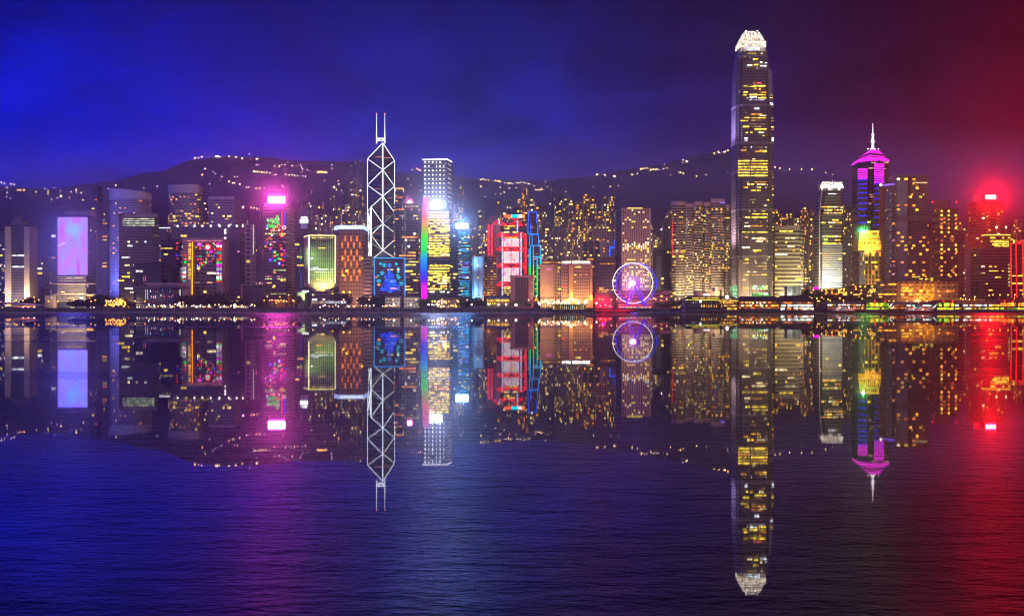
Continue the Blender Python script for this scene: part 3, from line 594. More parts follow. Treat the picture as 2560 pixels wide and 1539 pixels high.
# ---------------- faceted prism tower outlined in white light
def prism_tower():
    Y = 1950.; k = Y/F; cx = X(953, Y); cyd = Y+26
    t = thing('prism_tower', 'dark faceted glass tower outlined in crossed white lights, with two white masts', 'tower', (cx, cyd, GZ))
    A, B, D, E = [(cx+dx*k, cyd+dy*k) for dx, dy in ((-40.5, 24.5), (-24.5, -41), (41, -24.5), (24.5, 41))]; Cc = (cx, cyd)
    z = lambda py: CH+(HZ-py)*k
    glass = wall((.045, .05, .075), (.03, .035, .06), 7.5, 30, 1, .72, .0, rough=.3)
    def seg(p, q, za, zb, zc):
        m = MB(); m.loft([(GZ, [p, q, Cc]), (1, [p, q, Cc])], cap=False); m = MB()
        a0, b0, c0 = (*p, GZ), (*q, GZ), (*Cc, GZ); a1, b1, c1 = (*p, za), (*q, zb), (*Cc, zc)
        l = math.dist(p, q); l2 = math.dist(q, Cc)
        m.face([a0, b0, b1, a1], [(0, GZ), (l, GZ), (l, zb), (0, za)]); m.face([b0, c0, c1, b1], [(0, GZ), (l2, GZ), (l2, zc), (0, zb)]); m.face([c0, a0, a1, c1], [(0, GZ), (l2, GZ), (l2, za), (0, zc)])
        m.face([a1, b1, c1]); m.face([a0, c0, b0]); m.build('shaft', glass, t)
    seg(E, A, z(392), z(389), z(352)); seg(A, B, z(522), z(517), z(487)); seg(D, E, z(588.5), z(592), z(556)); seg(B, D, z(650), z(650), z(624))
    W = emit((.80, .90, 1), 3.2); WY = emit((.95, .97, .8), 2.4); GR = emit((.6, .85, .65), .55)
    up = lambda q, py: Vector((q[0], q[1], z(py)))
    def push(v, d=1.0):
        o = Vector((v.x-cx, v.y-cyd, 0)); return v+(o.normalized()*d if o.length > 1 else Vector((0, -1.2, 0)))
    def ln(pts, m=W, r=.3):
        mm = MB(); mm.poly([push(p) for p in pts], r); mm.build('light_line', m, t)
    ln([up(A, 389), up(A, 522)]); ln([up(E, 392), up(E, 560)]); ln([up(Cc, 352), up(Cc, 624)], W, .7); ln([up(A, 389), up(Cc, 352), up(E, 392)])
    for a, b_, c in ((389, 420, 456), (456, 487, 522)): ln([up(A, a), up(Cc, b_), up(A, c)])
    for a, b_, c in ((392, 420, 457), (457, 487, 525), (525, 556, 592)): ln([up(E, a), up(Cc, b_), up(E, c)], W if c < 560 else GR)
    ln([up(A, 524), up(A, 703)]); ln([up(B, 517), up(B, 646)], W, .8); ln([up(A, 522), up(Cc, 487), up(B, 517)])
    for a, b_ in ((526, 587), (590, 522), (594, 648), (660, 588), (662, 703), (700, 682)):
        if b_ == 682: ln([up(A, a)*.45+up(B, 690)*.55, up(B, b_)], WY)
        else: ln([up(A, a), up(B, b_)], WY if a > 590 else W, .5)
    for a, b_, c in ((517, 556, 587), (587, 624, 650)): ln([up(B, a), up(Cc, b_), up(B, c)], W if a < 560 else WY)
    ln([up(Cc, 556), up(D, 588.5), up(Cc, 624)], WY); ln([up(D, 588.5), up(D, 640)], WY, .7); ln([up(E, 560), up(E, 637)], GR, .5); ln([up(Cc, 624), up(D, 650)], WY)
    for py in (592,): ln([up(E, py), up(Cc, 624)], GR, .45)
    for q in (B,): ln([up(B, 575), up(Cc, 556)], GR, .4); ln([up(B, 608), up(Cc, 624)], GR, .4)
    # rooftop frame and masts
    for px in (941.5, 962):
        m = MB(); m.bar(P(px, 359, Y+20), P(px, 330, Y+20), 1.1, 6, .8); m.bar(P(px, 330, Y+20), P(px, 285, Y+20), .75, 6, .35); mast = m.build('mast', emit((.85, .9, 1), 1.5), t)
        m = MB(); m.ball(P(px, 284, Y+20), .9); m.ball(P(px, 320, Y+20), .7); m.build('warning_light', emit((1, .2, .05), 3), mast)
    m = MB(); m.poly([P(941.5, 346, Y+20), P(962, 346, Y+20), P(953, 353, Y+20), P(941.5, 346, Y+20)], .6); m.poly([P(941.5, 352, Y+20), P(962, 352, Y+20)], .5); m.build('roof_frame', W, t)
    for k2, (y0, a, b_) in enumerate(((384, 930, 968), (422, 940, 966), (465, 930, 950), (488, 958, 972), (540, 966, 975), (584, 934, 950), (600, 932, 945))):
        n = 8; pts = [P(a+(b_-a)*i/n, y0-1.2*math.sin(PI*i/n), 1950-40*k+abs(a+(b_-a)*i/n-953)*k*1.2-8) for i in range(n+1)]
        if y0 < 500: pts = [Vector((p.x, cyd-3 if abs(p.x-cx) < 6 else cyd+ (abs(p.x-cx))*.55-2.5, p.z)) for p in pts]
        m = MB(); m.poly(pts, .55); m.build('lit_window', emit((1, .35, .2), .9 if y0 == 384 else .5), t)
    neonp = [P(945, 516, cyd-2.4), P(952, 516, cyd-2.4)]
    m = MB(); m.bar(*neonp, 1.3); m.build('sign', emit((.9, .95, 1), 1.6), t)
    return t
prism_tower()

# ---------------- blue-framed block with the tree of lights
b = tower('office_block', 'dark block framed in blue neon with a blue light tree and teal snowflakes', (935, 1013.5), 643, 1680, 34, wall((.26, .17, .20), (.04, .03, .07), 3.6, 60, 1, .5)); Y = b.Y
BL = emit((.01, .30, 1), 2.2); neon(b, 'neon_frame', [(935.5, 738), (935.5, 644), (1012.5, 645.5), (1012.5, 741)], BL, .5)
s_ = .283
def R3(cx, cy_): return (700+cx*s_, 380+cy_*s_)
TB = emit((.01, .06, 1), 1.9); TL = emit((.02, .22, 1), 1.9)
r3 = random.Random(5)
for k in range(62):
    v = r3.random()**.6; cy_ = 1035+v*190; half = 8+v*84; cx = 968+(r3.random()*2-1)*half
    neon(b, 'tree_light', [R3(*p) for p in curl((cx, cy_), 8+v*9, 1.25, r3.random()*6, r3.choice((-1, 1)))], r3.choice((TB, TB, TL)), .32)
for a in ((968, 1030, 876, 1232), (968, 1030, 1060, 1232)): neon(b, 'tree_light', [R3(a[0], a[1]), R3((a[0]+a[2])/2+(6 if a[2] < 900 else -6), 1135), R3(a[2], a[3])], TB, .4)
neon(b, 'tree_light', [R3(968, 1225), R3(966, 1150), R3(968, 1020)], TB, .5)
def flake(cx, cy_, r, c, nm='snowflake'):
    m = MB()
    for i in range(4): a = PI*i/4; m.bar(P(*R3(cx-r*math.cos(a), cy_-r*math.sin(a)), Y-.7), P(*R3(cx+r*math.cos(a), cy_+r*math.sin(a)), Y-.7), .4)
    for i in range(8): a = PI*i/4; m.ball(P(*R3(cx+r*math.cos(a), cy_+r*math.sin(a)), Y-.7), .55, 5, 4)
    m.build(nm, emit(c, 1.5), b.root)
flake(968, 1000, 17, (.02, .2, 1), 'star')
for cx, cy_, r in ((920, 998, 18), (887, 986, 8), (1027, 988, 11), (902, 1068, 19), (1045, 1058, 9), (1047, 1105, 16), (873, 1137, 19), (866, 1092, 7), (1071, 1160, 19), (1046, 1028, 7), (1035, 1085, 6)): flake(cx, cy_, r, (.0, .42, .6))
lit(b, .1, 5, 4, 'pydo', 2, 660, 735, cap=50)
b = tower('office_block', 'purple-grey horizontally banded block tucked left of the blue neon frame', (909, 934), 640, 1710, 24, wall((.32, .22, .28), (.05, .045, .10), 5.2, 60, 1, .55)); lit(b, .05, 5, 4, 'o', 1.2, cap=12)

# ---------------- orange banded round tower and its taller neighbour
b = tower('residential_tower', 'dark tower topped by a small glowing gold bracket, behind the orange banded tower', (986, 1010), 478, 2180, 24, wall((.07, .055, .08), fh=4, bw=4, lit=.05)); neon(b, 'crown_light', [(988, 480), (989, 471), (1008, 471), (1009, 480)], emit((1, .45, .05), 2), 1.1); lit(b, .25, 6, 5, 'oya', 2, cap=30)
b = tower('office_tower', 'round-cornered tower of amber window bands with a white-pink lamp dome on its roof', [(984, 16), (988, 5), (997, 0), (1040, 0), (1046, 5), (1049, 16)], 508, 1900, 30, wall((.13, .10, .13), (.035, .03, .05), 4, 40, 1, .5))
m = MB(); c0 = P(1024, 510, 1908); m.ball(c0, 4.6, 12, 8, 1.1); m.build('roof_dome', emit((1, .85, .95), 3.5, 0, True), b.root); m = MB(); m.ball((c0[0]+1.5, c0[1]+2, c0[2]+4), 3.6, 10, 6); m.build('dome_light', emit((1, .05, .3), 3), b.root)
lit(b, .75, 4.6, 4, 'dodya', 4, 512, 735, cap=100, hf=.36)
lit(b, .04, 9, 4, 'w', 1.2, 560, 640, cap=8)
for x0 in (1005, 1012): 
    y = 512
    while y < 735: 
        if x0 == 1012 or rng.random() < .4: neon(b, 'light_strand', [(x0+rng.random()*2, y), (x0+rng.random()*3-1, y+5), (x0+rng.random()*3, y+10)], emit((.75, .85, .65), .9), .3)
        y += 11+rng.random()*8

# ---------------- dotted tower and rainbow tower
b = tower('office_tower', 'tall dark tower covered in a grid of white light points under a bright roof line', [(1058, 0), (1118, 0), (1130, 40)], 399, 2000, 36, wall((.16, .16, .24), (.06, .06, .12), 4.1, 30, 1, .6, rough=.4)); Y = b.Y
neon(b, 'roof_light', [(1056, 399), (1118, 398), (1130, 405)], emit((1, .95, 1), 2.6), .9)
dots = emit((.9, .93, 1), 3.4); n = 0
for r in range(11):
    for c in range(6):
        px = 1063+c*9.3; py = 405+r*10.7
        if py < 505 and rng.random() < .93: m = MB(); m.ball((X(px, Y), Y-.6, Z(py, Y)), .95+.35*(c % 2 == 0), 5, 4); m.build('light_point', dots, b.root)
    y = 400+r*10.7
    front(b, 'light_line', 1059, 1117, y+8.6, y+9.6, emit((.6, .6, 1), .55, .4), .3)
for r in range(18):
    p0, p1 = b.c[1], b.c[2]
    if r % 2 == 0: slab(b.root, 'lit_window', along(p0, p1, .15), along(p0, p1, .8), Z(410+r*5.8, Y), Z(408+r*5.8, Y), emit((.8, .8, 1), .9, .5), .3)
lamp('floodlight', P(1090, 500, 1975), (.7, .8, 1), 5e4, 6)
b = tower('office_tower', 'tower of yellow window rows under a white sign, with a rainbow light wall', [(1069, 0), (1124, 0), (1131, 14)], 522, 1750, 36, wall((.16, .13, .12), (.04, .035, .03), 4.05, 3, .9, .5, .1, (AMB, YEL))); Y = b.Y
m = MB(); m.box((X(1072, Y), Y+1, b.z1), (X(1106, Y), Y+10, Z(507, Y))); m.build('sign_frame', plain((.3, .3, .34)), b.root)
front(b, 'sign', 1073.5, 1105, 508.5, 521.5, emit((.93, .97, 1), 5, 0, True), .9, Y+.9)
nrows = 33
for r in range(nrows):
    y0 = 530+r*6.35
    if 642 < y0 < 658 or y0 > 732: continue
    px = 1072.
    while px < 1122:
        l = 4+rng.random()*16; e = min(1123.5, px+l)
        if rng.random() < .86: front(b, 'lit_window' , px, e, y0, y0+2.9, PAL[rng.choice('yyyya')], .4) if n < 97 else None; n += 1
        px = e+.8
# the remaining rows run behind the same sill line
b.z1 -= 30
lit(b, 1.4, 3.75, 3.2, 'yyyyap', 4, 527, 640, edges=[0], cap=0, hf=.42, wf=.86, floorvar=False); lit(b, 1.4, 3.75, 3.2, 'yyyyap', 4, 660, 733, edges=[0], cap=0, hf=.42, wf=.86, floorvar=False)
lit(b, .4, 3.75, 3, 'yyd', 2, 660, 733, edges=[1], cap=0)
RB = [(Z(748, Y), (1, 0, .75)), (Z(722, Y), (1, 0, .8)), (Z(700, Y), (.08, .0, 1)), (Z(680, Y), (0, .05, 1)), (Z(650, Y), (0, .30, 1)), (Z(625, Y), (0, .75, .12)), (Z(590, Y), (.05, .8, .0)), (Z(570, Y), (.6, .5, .0)), (Z(545, Y), (1, .12, .05)), (Z(515, Y), (1, .04, .25)), (Z(492, Y), (1, .2, .75))]
rm = zramp(RB, 1.5)
prof = [(492, 1057, 1073), (550, 1055, 1072), (600, 1052.5, 1070), (650, 1051, 1068), (690, 1051, 1067), (748, 1053.5, 1069)]
m = MB()
for (ya, la, ra_), (yb, lb, rb_) in zip(prof, prof[1:]):
    m.face([P(lb, yb, Y+8), P(rb_, yb, Y-.3), P(ra_, ya, Y-.3), P(la, ya, Y+8)]); m.face([P(rb_, yb, Y-.3), P(rb_, yb, Y+20), P(ra_, ya, Y+20), P(ra_, ya, Y-.3)]); m.face([P(lb, yb, Y+20), P(lb, yb, Y+8), P(la, ya, Y+8), P(la, ya, Y+20)])
m.build('fin_wall', plain((.08, .07, .10), .4), b.root)
for k in range(7):
    t = (k+.5)/7; pts = [P(l+(r-l)*t, y, Y-.7+8.3*(1-t)) for y, l, r in prof]; m = MB(); m.poly(pts, .62); m.build('rainbow_light', rm, b.root)
m = MB()
for pts in ([(1127, 553), (1127, 514)], [(1137, 553), (1137, 511)], [(1127, 535), (1137, 548), (1147, 549)], [(1137, 530), (1147, 549)], [(1127, 550), (1147, 550)]): m.poly([P(*p, Y+20) for p in pts], .55)
m.build('roof_mast', emit((.9, .6, .85), .9), b.root)
for px, y, c, rr in ((1074, 729, 'w', 1.4), (1092, 727, 'l', 1.2), (1098, 724, 'l', 1.6), (1102, 729, 'l', 1.2), (1110, 728, 'w', 1.4), (1120, 730, 'w', 1.4), (1107, 693, 'l', 1.7), (1113, 700, 'l', 1.2)): front(b, 'lit_window', px-rr, px+rr, y-rr, y+rr, PAL[c], .6)

# ---------------- cyan striped tower
b = tower('office_tower', 'slim dark tower with cyan light stripes below a square white sign', [(1127, 10), (1144, 0), (1176, 0)], 572, 1720, 28, wall((.09, .10, .13), (.03, .04, .06), 4, 4, .9, .5, .03, (YEL, WHT))); Y = b.Y
m = MB(); m.box((X(1138, Y), Y+1, b.z1), (X(1172, Y), Y+9, Z(557, Y))); m.build('sign_frame', plain((.25, .25, .3)), b.root)
front(b, 'sign', 1139.5, 1170.5, 558.5, 571.5, emit((.92, .98, 1), 4.5, 0, True), .8, Y+.9)
for y in range(578, 742, 4):
    if rng.random() < .85: a = 1145+rng.random()*12; c = rng.choice(((0, .55, 1), (0, .45, .9), (0, .7, .95), (.02, .35, 1), (.3, .12, 1) if 655 < y < 710 else (0, .55, 1))); front(b, 'light_stripe', a, 1170+rng.random()*5, y, y+1.4, emit(c, 1.3, .4), .4)
    if rng.random() < .4: a = 1144+rng.random()*3; front(b, 'light_stripe', a, a+4+rng.random()*8, y+1.7, y+2.9, emit((.75, .85, .95), 1., .4), .4)
for k in range(18): px = 1146+rng.random()*26; y = 585+rng.random()*150; front(b, 'lit_window', px, px+2+rng.random()*4, y, y+1.8, PAL[rng.choice('yya')], .5)
lit(b, .1, 5, 4, 'ywp', 1.5, edges=[0], cap=20)
b = tower('office_tower', 'pale slab washed blue along its left edge, right of the cyan striped tower', (1181, 1210), 641, 1650, 26, plain((.45, .38, .42), .7, 0, .12)); Y = b.Y
for px in (1181.5, 1183.6): front(b, 'light_strip', px, px+1.5, 641, 742, emit((.05, .35, .75), .55), .5)
for k in range(24): front(b, 'window', 1194, 1195.6, 644+k*4, 646+k*4, PAL['y'] if k in (4, 5, 12) else plain((.05, .04, .05), .3), .3); front(b, 'window', 1196.6, 1198.2, 644+k*4, 646+k*4, PAL['y'] if k in (4, 5, 12) else plain((.05, .04, .05), .3), .3)
for k in range(24): front(b, 'window', 1206.5, 1209.5, 643+k*4, 645.2+k*4, emit((.12, .25, .6), .5), .3)
lamp('floodlight', P(1179, 735, 1640), (.15, .55, 1), 3e4); lamp('floodlight', P(1183, 655, 1640), (.15, .55, 1), 1.5e4)
b = tower('office_block', 'brown block of curved amber-edged floor bands, left of the red truss tower', arc(1210.5, 1241, 6, 7), 640, 1660, 24, wall((.07, .05, .05), (.04, .03, .03), 4, 40, 1, .7))
ledges(b, 'floor_band', [641+i*6.4 for i in range(16)], plain((.42, .24, .14), .6), .9, 1.1)
lit(b, .3, 3.4, 2.6, 'yya', 2.2, 655, 735, cap=70); lamp('floodlight', P(1226, 748, 1645), (1, .5, .15), 2.5e4)

# ---------------- red truss tower
b = tower('bank_tower', 'tower with red trusses, dotted white columns and pink-white screens under a red-cyan sign', (1238, 1318), 556, 1800, 34, None); Y = b.Y; s_ = 220/1166
def R4(cx, cy_): return (1180+cx*s_, 500+cy_*s_)
def blk(pl, pr, yt, dy, mat, D=30, nm='wall'):
    m = MB(); q = [(X(pl, Y), Y+dy), (X(pr, Y), Y+dy), (X(pr, Y), Y+dy+D), (X(pl, Y), Y+dy+D)]; m.loft([(GZ, q), (Z(yt, Y), q)]); return m.build(nm, [mat, ROOF], b.root)
wm_ = wall((.20, .17, .18), (.05, .045, .05), 4.2, 3, .85, .5, .12, (YEL, PALE, AMB), .8, .5)
blk(1255, 1302, 582, 1, wm_); blk(1248, 1312, 560, 31.2, wall((.20, .14, .17), (.07, .05, .06), 4.2, 3, .85, .5, .1, (YEL, PALE), .8)); blk(1236, 1250, 560, 8, plain((.42, .36, .38)), 22, 'service_core'); blk(1306, 1317, 588, 8, plain((.30, .18, .2)), 22, 'service_core')
m = MB(); m.box((X(1262, Y), Y+36, Z(560, Y)), (X(1312, Y), Y+44, Z(549, Y))); m.build('roof_block', plain((.25, .15, .2)), b.root)
ys = Y+30.5
for pl, pr, c in ((1261, 1278.5, (1, .09, .01)), (1278.5, 1295, (.0, .75, .85)), (1295, 1305, (1, .95, .97)), (1305, 1312, (1, .2, .02))): front(b, 'roof_sign', pl, pr, 537, 544, emit(c, 2.4, 0, True), 1.2, ys+.01*pl)
RED = emit((1, .008, .015), 1.9)
def truss(cxs, yt, yb, dy):
    q = [P(*R4(x, y), Y+dy) for x, y in cxs]; m = MB(); m.poly(q, 1.15); m.build('truss', RED, b.root)
for yt, yb in ((430, 482), (618, 670), (838, 890), (1080, 1140)):
    truss([(328, yb-14), (385, yt), (385, yb), (328, yb-14)], yt, yb, -1.4)
    truss([(400, yt+8), (505, yb), (400, yb)], yt, yb, -1.4)
    if yt < 1000:
        truss([(645, yt+2), (535, yb), (645, yb)], yt, yb, -1.4); truss([(660, yt), (718, yb-8), (655, yb+6)], yt, yb, -1.4)
    if yt in (618, 838, 1080): front(b, 'beam', R4(415, 0)[0], R4(625 if yt < 1000 else 508, 0)[0], R4(0, yt+2)[1], R4(0, yt+12)[1], RED, 1.2)
for c in (((283, 310), (345, 265), (345, 325), (283, 320)), ((372, 285), (460, 328), (372, 330)), ((595, 285), (490, 328), (595, 335)), ((612, 285), (672, 335), (612, 340)), ((520, 240), (575, 268), (640, 232))): truss(c, 0, 0, 29.5)
DOT = emit((.75, .72, 1), 2.2); DK = plain((.16, .13, .2), .5)
for cx, y0, y1, dy in ((358, 270, 435, 28.6), (601, 275, 425, 28.6), (402, 425, 1265, -.8), (648, 432, 995, -.8)):
    a, c = R4(cx, y0), R4(cx, y1); m = MB()
    for dx in (-2, 2): m.bar(P(a[0]+dx, a[1], Y+dy), P(a[0]+dx, c[1], Y+dy), .75, 6)
    m.mi = 1; y = a[1]; i = 0
    while y < c[1]: m.bar(P(a[0]-2+1*(i % 2), y, Y+dy-.9), P(a[0]+2.2, y+1.5, Y+dy-.9), .42); y += 2.9; i += 1
    m.build('column', [DK, DOT], b.root)
def led_panel():
    m, t, out = newmat("LED wall"); nd = t.nodes.new; ln = t.links.new; g = nd('ShaderNodeNewGeometry')
    n = nd('ShaderNodeTexNoise'); n.inputs['Scale'].default_value = .16; n.inputs['Detail'].default_value = 3; ln(g.outputs['Position'], n.inputs['Vector'])
    c = ramp(t, n.outputs[0], [(.36, lin((250, 120, 200))), (.47, lin((240, 225, 225))), (.7, lin((225, 235, 215)))])
    s = nd('ShaderNodeSeparateXYZ'); ln(g.outputs['Position'], s.inputs[0]); k = wm('LESS_THAN', wm('FRACT', wm('DIVIDE', s.outputs[2], 3.1, tree=t), tree=t), .16, tree=t)
    e = nd('ShaderNodeEmission'); ln(mixc(t, k, c, lin((210, 60, 150))), e.inputs[0]); e.inputs[1].default_value = 1.1; ln(e.outputs[0], out.inputs[0]); m.cycles.emission_sampling = 'NONE'; return m
LP = led_panel()
for y0, y1, r in ((508, 615, 625), (678, 835, 625), (897, 1000, 625), (1000, 1080, 508)):
    for a, c in ((415, min(517, r)), (522, r)):
        if c-a > 20: front(b, 'led_panel', R4(a, 0)[0], R4(c, 0)[0], R4(0, y0)[1], R4(0, y1)[1], LP, .5, Y+1)
neon(b, 'emblem_light', [R4(519+22*math.cos(a*PI/5), 755+38*math.sin(a*PI/5)) for a in range(11)], emit((1, .25, .05), 1.5), .5, Y+.6)
for y in (342, 372, 422, 492, 1150, 1172, 1200, 1225, 1250, 1290):
    x = 425
    while x < (500 if y > 1000 else 590):
        l = 10+rng.random()*40
        if rng.random() < .75: front(b, 'lit_window', *(R4(v, 0)[0] for v in (x, min(x+l, 600))), R4(0, y)[1], R4(0, y+9)[1], PAL[rng.choice('pyy')], .5, Y+1 if y > 430 else Y+31)
        x += l+6
for i in range(22): m = MB(); q = P(*R4(708+rng.random()*8, 480+i*23), Y+7.2); m.box((q.x-1.3, q.y, q.z-2.4), (q.x+1.3, q.y+.6, q.z+2.2)); m.build('red_light', RED, b.root)
lamp('floodlight', P(1280, 600, Y-25), (1, .15, .25), 2.5e4, 4, spot=((0, 1, 0), 1.8, .6))
b = tower('office_tower', 'grey slab hung with columns of red lantern lights, left of the red truss tower', (1218, 1246), 545, 1850, 30, plain((.36, .30, .33), .7, 0, .15)); RL = emit((1, .03, .05), 1.5); RD = emit((.9, .04, .08), .8)
for cx in (220, 262):
    for i in range(17): m = MB(); m.ball(P(*R4(cx, 338+i*24), b.Y-.5), 1.7, 6, 4, .7); m.build('lantern', RL, b.root)
cap_box(b, 'roof_block', 1224, 1242, 539, plain((.3, .24, .3)), 4, 12)

# ---------------- stepped tower in blue neon
b = tower('stepped_tower', 'stepped slim tower outlined in blue neon that turns green towards the ground', (1320, 1343), 530, 1820, 26, None); Y = b.Y
wm_ = wall((.18, .12, .13), (.05, .04, .05), 4.2, 4, .8, .45, .07, (ORG, AMB, YEL), .8)
steps = ((1320.5, 1342, 530), (1318.5, 1345, 557), (1322, 1348, 585), (1325, 1351, 613), (1333, 1354, 641))
for i, (pl, pr, y) in enumerate(steps): blk(pl, pr, y, 8-2*i, wm_, 18)
NB = emit((.005, .10, 1), 2.2); NC = zramp([(Z(745, Y), (0, .8, .12)), (Z(672, Y), (0, .85, .12)), (Z(655, Y), (0, .5, .9)), (Z(560, Y), (.01, .12, 1))], 1.8)
for dy, pts in ((8, [(751, 290), (751, 160), (858, 160), (858, 305)]), (6, [(742, 305), (742, 450), (870, 450), (870, 312)]), (6, [(779, 305), (779, 450)]), (4, [(760, 600), (760, 455), (884, 455), (884, 595)]), (4, [(796, 455), (796, 598)]), (2, [(772, 990), (775, 602), (903, 602), (905, 745)]), (2, [(812, 605), (812, 748), (900, 748)]), (0, [(816, 1278), (816, 752), (917, 752), (917, 860)]), (0, [(862, 752), (862, 1278)]), (0, [(905, 748), (905, 898), (868, 898)]), (1.5, [(757, 640), (757, 995)])):
    neon(b, 'neon_line', [R4(*p) for p in pts], NC, .62 if dy else .75, Y+dy)
neon(b, 'neon_line', [R4(864, 905), R4(864, 1275)], NC, 1.05, Y-.6)
for i in range(26): cx = 780+rng.random()*110; cy_ = 700+rng.random()*540; front(b, 'lit_window', *(R4(v, 0)[0] for v in (cx, cx+14+rng.random()*16)), R4(0, cy_)[1], R4(0, cy_+7)[1], PAL[rng.choice('oaad')], .4)

# ---------------- brown blocks, centre
b = tower('office_block', 'low brown box with a thick plain frame around a dark grid of windows', (1276, 1334), 688, 1580, 26, None); Y = b.Y
m = MB(); q = [(X(1276, Y), Y), (X(1334, Y), Y), (X(1334, Y), Y+30), (X(1276, Y), Y+30)]; m.loft([(GZ, q), (Z(693.5, Y), q)]); m.build('wall', [plain((.42, .30, .26)), ROOF], b.root)
m = MB(); q = [(X(1275, Y), Y-.8), (X(1335, Y), Y-.8), (X(1335, Y), Y+31), (X(1275, Y), Y+31)]; m.loft([(Z(693.4, Y), q), (Z(688, Y), q)], floor=True); m.build('parapet', plain((.42, .30, .25)), b.root)
m = MB(); y = 694
for i in range(13): m.box((X(1288, Y), Y-.5, Z(694+i*4.6+4, Y)), (X(1321, Y), Y-.01, Z(694+i*4.6, Y)))
m.build('window_band', wall((.2, .14, .12), (.04, .035, .035), 9, 1.9, .78, 1), b.root)
for i in range(9): front(b, 'lit_window', 1326, 1331, 704+i*5, 705.4+i*5, emit((.8, .6, .15), .6, .4), .4)
b = tower('hotel_block', 'brown hotel block with a plain front and small pink sign, right of green neon lines', (1350, 1402), 660, 1680, 26, wall((.42, .28, .24), (.045, .035, .04), 4.4, 3.2, .5, .55, .05, (YEL, AMB, PALE)))
front(b, 'blank_wall', 1350.5, 1384, 661, 742, plain((.46, .31, .28), .7, 0, .1), .5); cap_box(b, 'upper_storeys', 1354, 1402, 650, wall((.36, .24, .20), (.05, .04, .04), 4, 4, .6, .5), 5, 18); front(b, 'sign', 1366, 1378, 672, 673.6, emit((1, .15, .6), 1.8), .8)
front(b, 'light_strip', 1355, 1402, 655, 657, emit((1, .5, .05), 1.3, .4), .5, b.Y+4.9)
lit(b, .22, 5, 3, 'yyap', 1.2, 664, 738, ends=(.7, 1), cap=40); lit(b, .05, 6, 4, 'd', 2, 670, 738, ends=(.05, .6), cap=12, out=.7); lamp('floodlight', P(1372, 752, 1650), (1, .68, .2), 5e4)
b = tower('hotel_block', 'brown hotel block with two glowing gold pilasters and a white rooftop sign line', (1402, 1482), 660, 1660, 26, wall((.38, .26, .22), (.05, .04, .045), 4.2, 2.4, .62, .5, .05, (ORG, AMB, YEL)))
for pl, pr in ((1405, 1427), (1431, 1475)): front(b, 'roof_sign', pl, pr, 653, 658, emit((1, .97, .9), 2.8, .3, True), .7, b.Y+2)
cap_box(b, 'roof_block', 1404, 1478, 653.5, plain((.3, .2, .18)), 2.1, 16)
for pl, pr in ((1422, 1433), (1475.5, 1480.5)):
    front(b, 'pilaster', pl, pr, 662, 744, plain((.5, .34, .2), .6), 2.2); px = (pl+pr)/2; lamp('uplight', (X(px, b.Y), b.Y-4.6, Z(745, b.Y)), (1, .42, .03), 1.6e4 if pr-pl > 6 else 9e3, .5); front(b, 'uplight_fitting', pl+1, pr-1, 742.6, 744.4, emit((1, .6, .1), 3.5), 2.9)
lit(b, .12, 4.2, 3, 'aoyp', 1.2, 666, 742, ends=(.4, .9), cap=70); front(b, 'sign', 1404, 1414, 713, 716, emit((1, .02, .02), 2), .5); front(b, 'lit_window', 1437, 1452, 666, 668, PAL['y'], .4)
lamp('floodlight', P(1450, 752, 1635), (1, .68, .2), 4e4)
b = tower('office_tower', 'brown tower with three pale vertical ribs, behind the gold pilaster hotel', (1450, 1508), 604, 1850, 30, wall((.16, .12, .13), (.04, .035, .04), 5, 40, 1, .5)); 
for pl, pr in ((1450, 1457), (1469.5, 1471.5), (1484.5, 1486.5), (1499, 1508)): front(b, 'rib', pl, pr, 602, 740, plain((.5, .38, .36), .6, 0, .1), 1.5)
lit(b, .4, 5, 4, 'ayyo', 2.5, 615, 690, cap=80)
b = tower('office_tower', 'pinkish grid-fronted tower with blue neon bits, left of the round-windowed tower', (1481, 1541), 570, 2000, 30, wall((.42, .30, .30), (.04, .035, .045), 4.6, 4.2, .68, .6, .14, (AMB, YEL, (1, .6, .3)), .9)); lit(b, .1, 4.6, 4.2, 'aoy', 1.4, cap=40)
neon(b, 'neon_line', [(1524, 640), (1525, 618), (1539, 618), (1539, 640)], emit((.01, .10, 1), 2), 1.5); neon(b, 'neon_line', [(1536, 600), (1536, 612)], emit((.01, .10, 1), 1.8), 1.3); neon(b, 'neon_line', [(1534, 645), (1535, 655)], emit((.01, .10, 1), 1.8), 1.2)
b = tower('office_block', 'dark navy block with two dotted amber rows, left of the ferris wheel', [(1487, 0), (1540, 0)], 642, 1720, 30, wall((.06, .055, .09), (.03, .03, .055), 4.4, 6, .9, .5, .02, (AMB, YEL))); 
for y, pl, pr in ((658, 1500, 1535), (723.5, 1490, 1538), (728, 1495, 1518)):
    x = pl
    while x < pr: front(b, 'lit_window', x, x+2.2, y, y+1.8, PAL[rng.choice('aao')], .4); x += 3.4
lit(b, .08, 6, 5, 'yap', 1.6, 662, 718, cap=20)

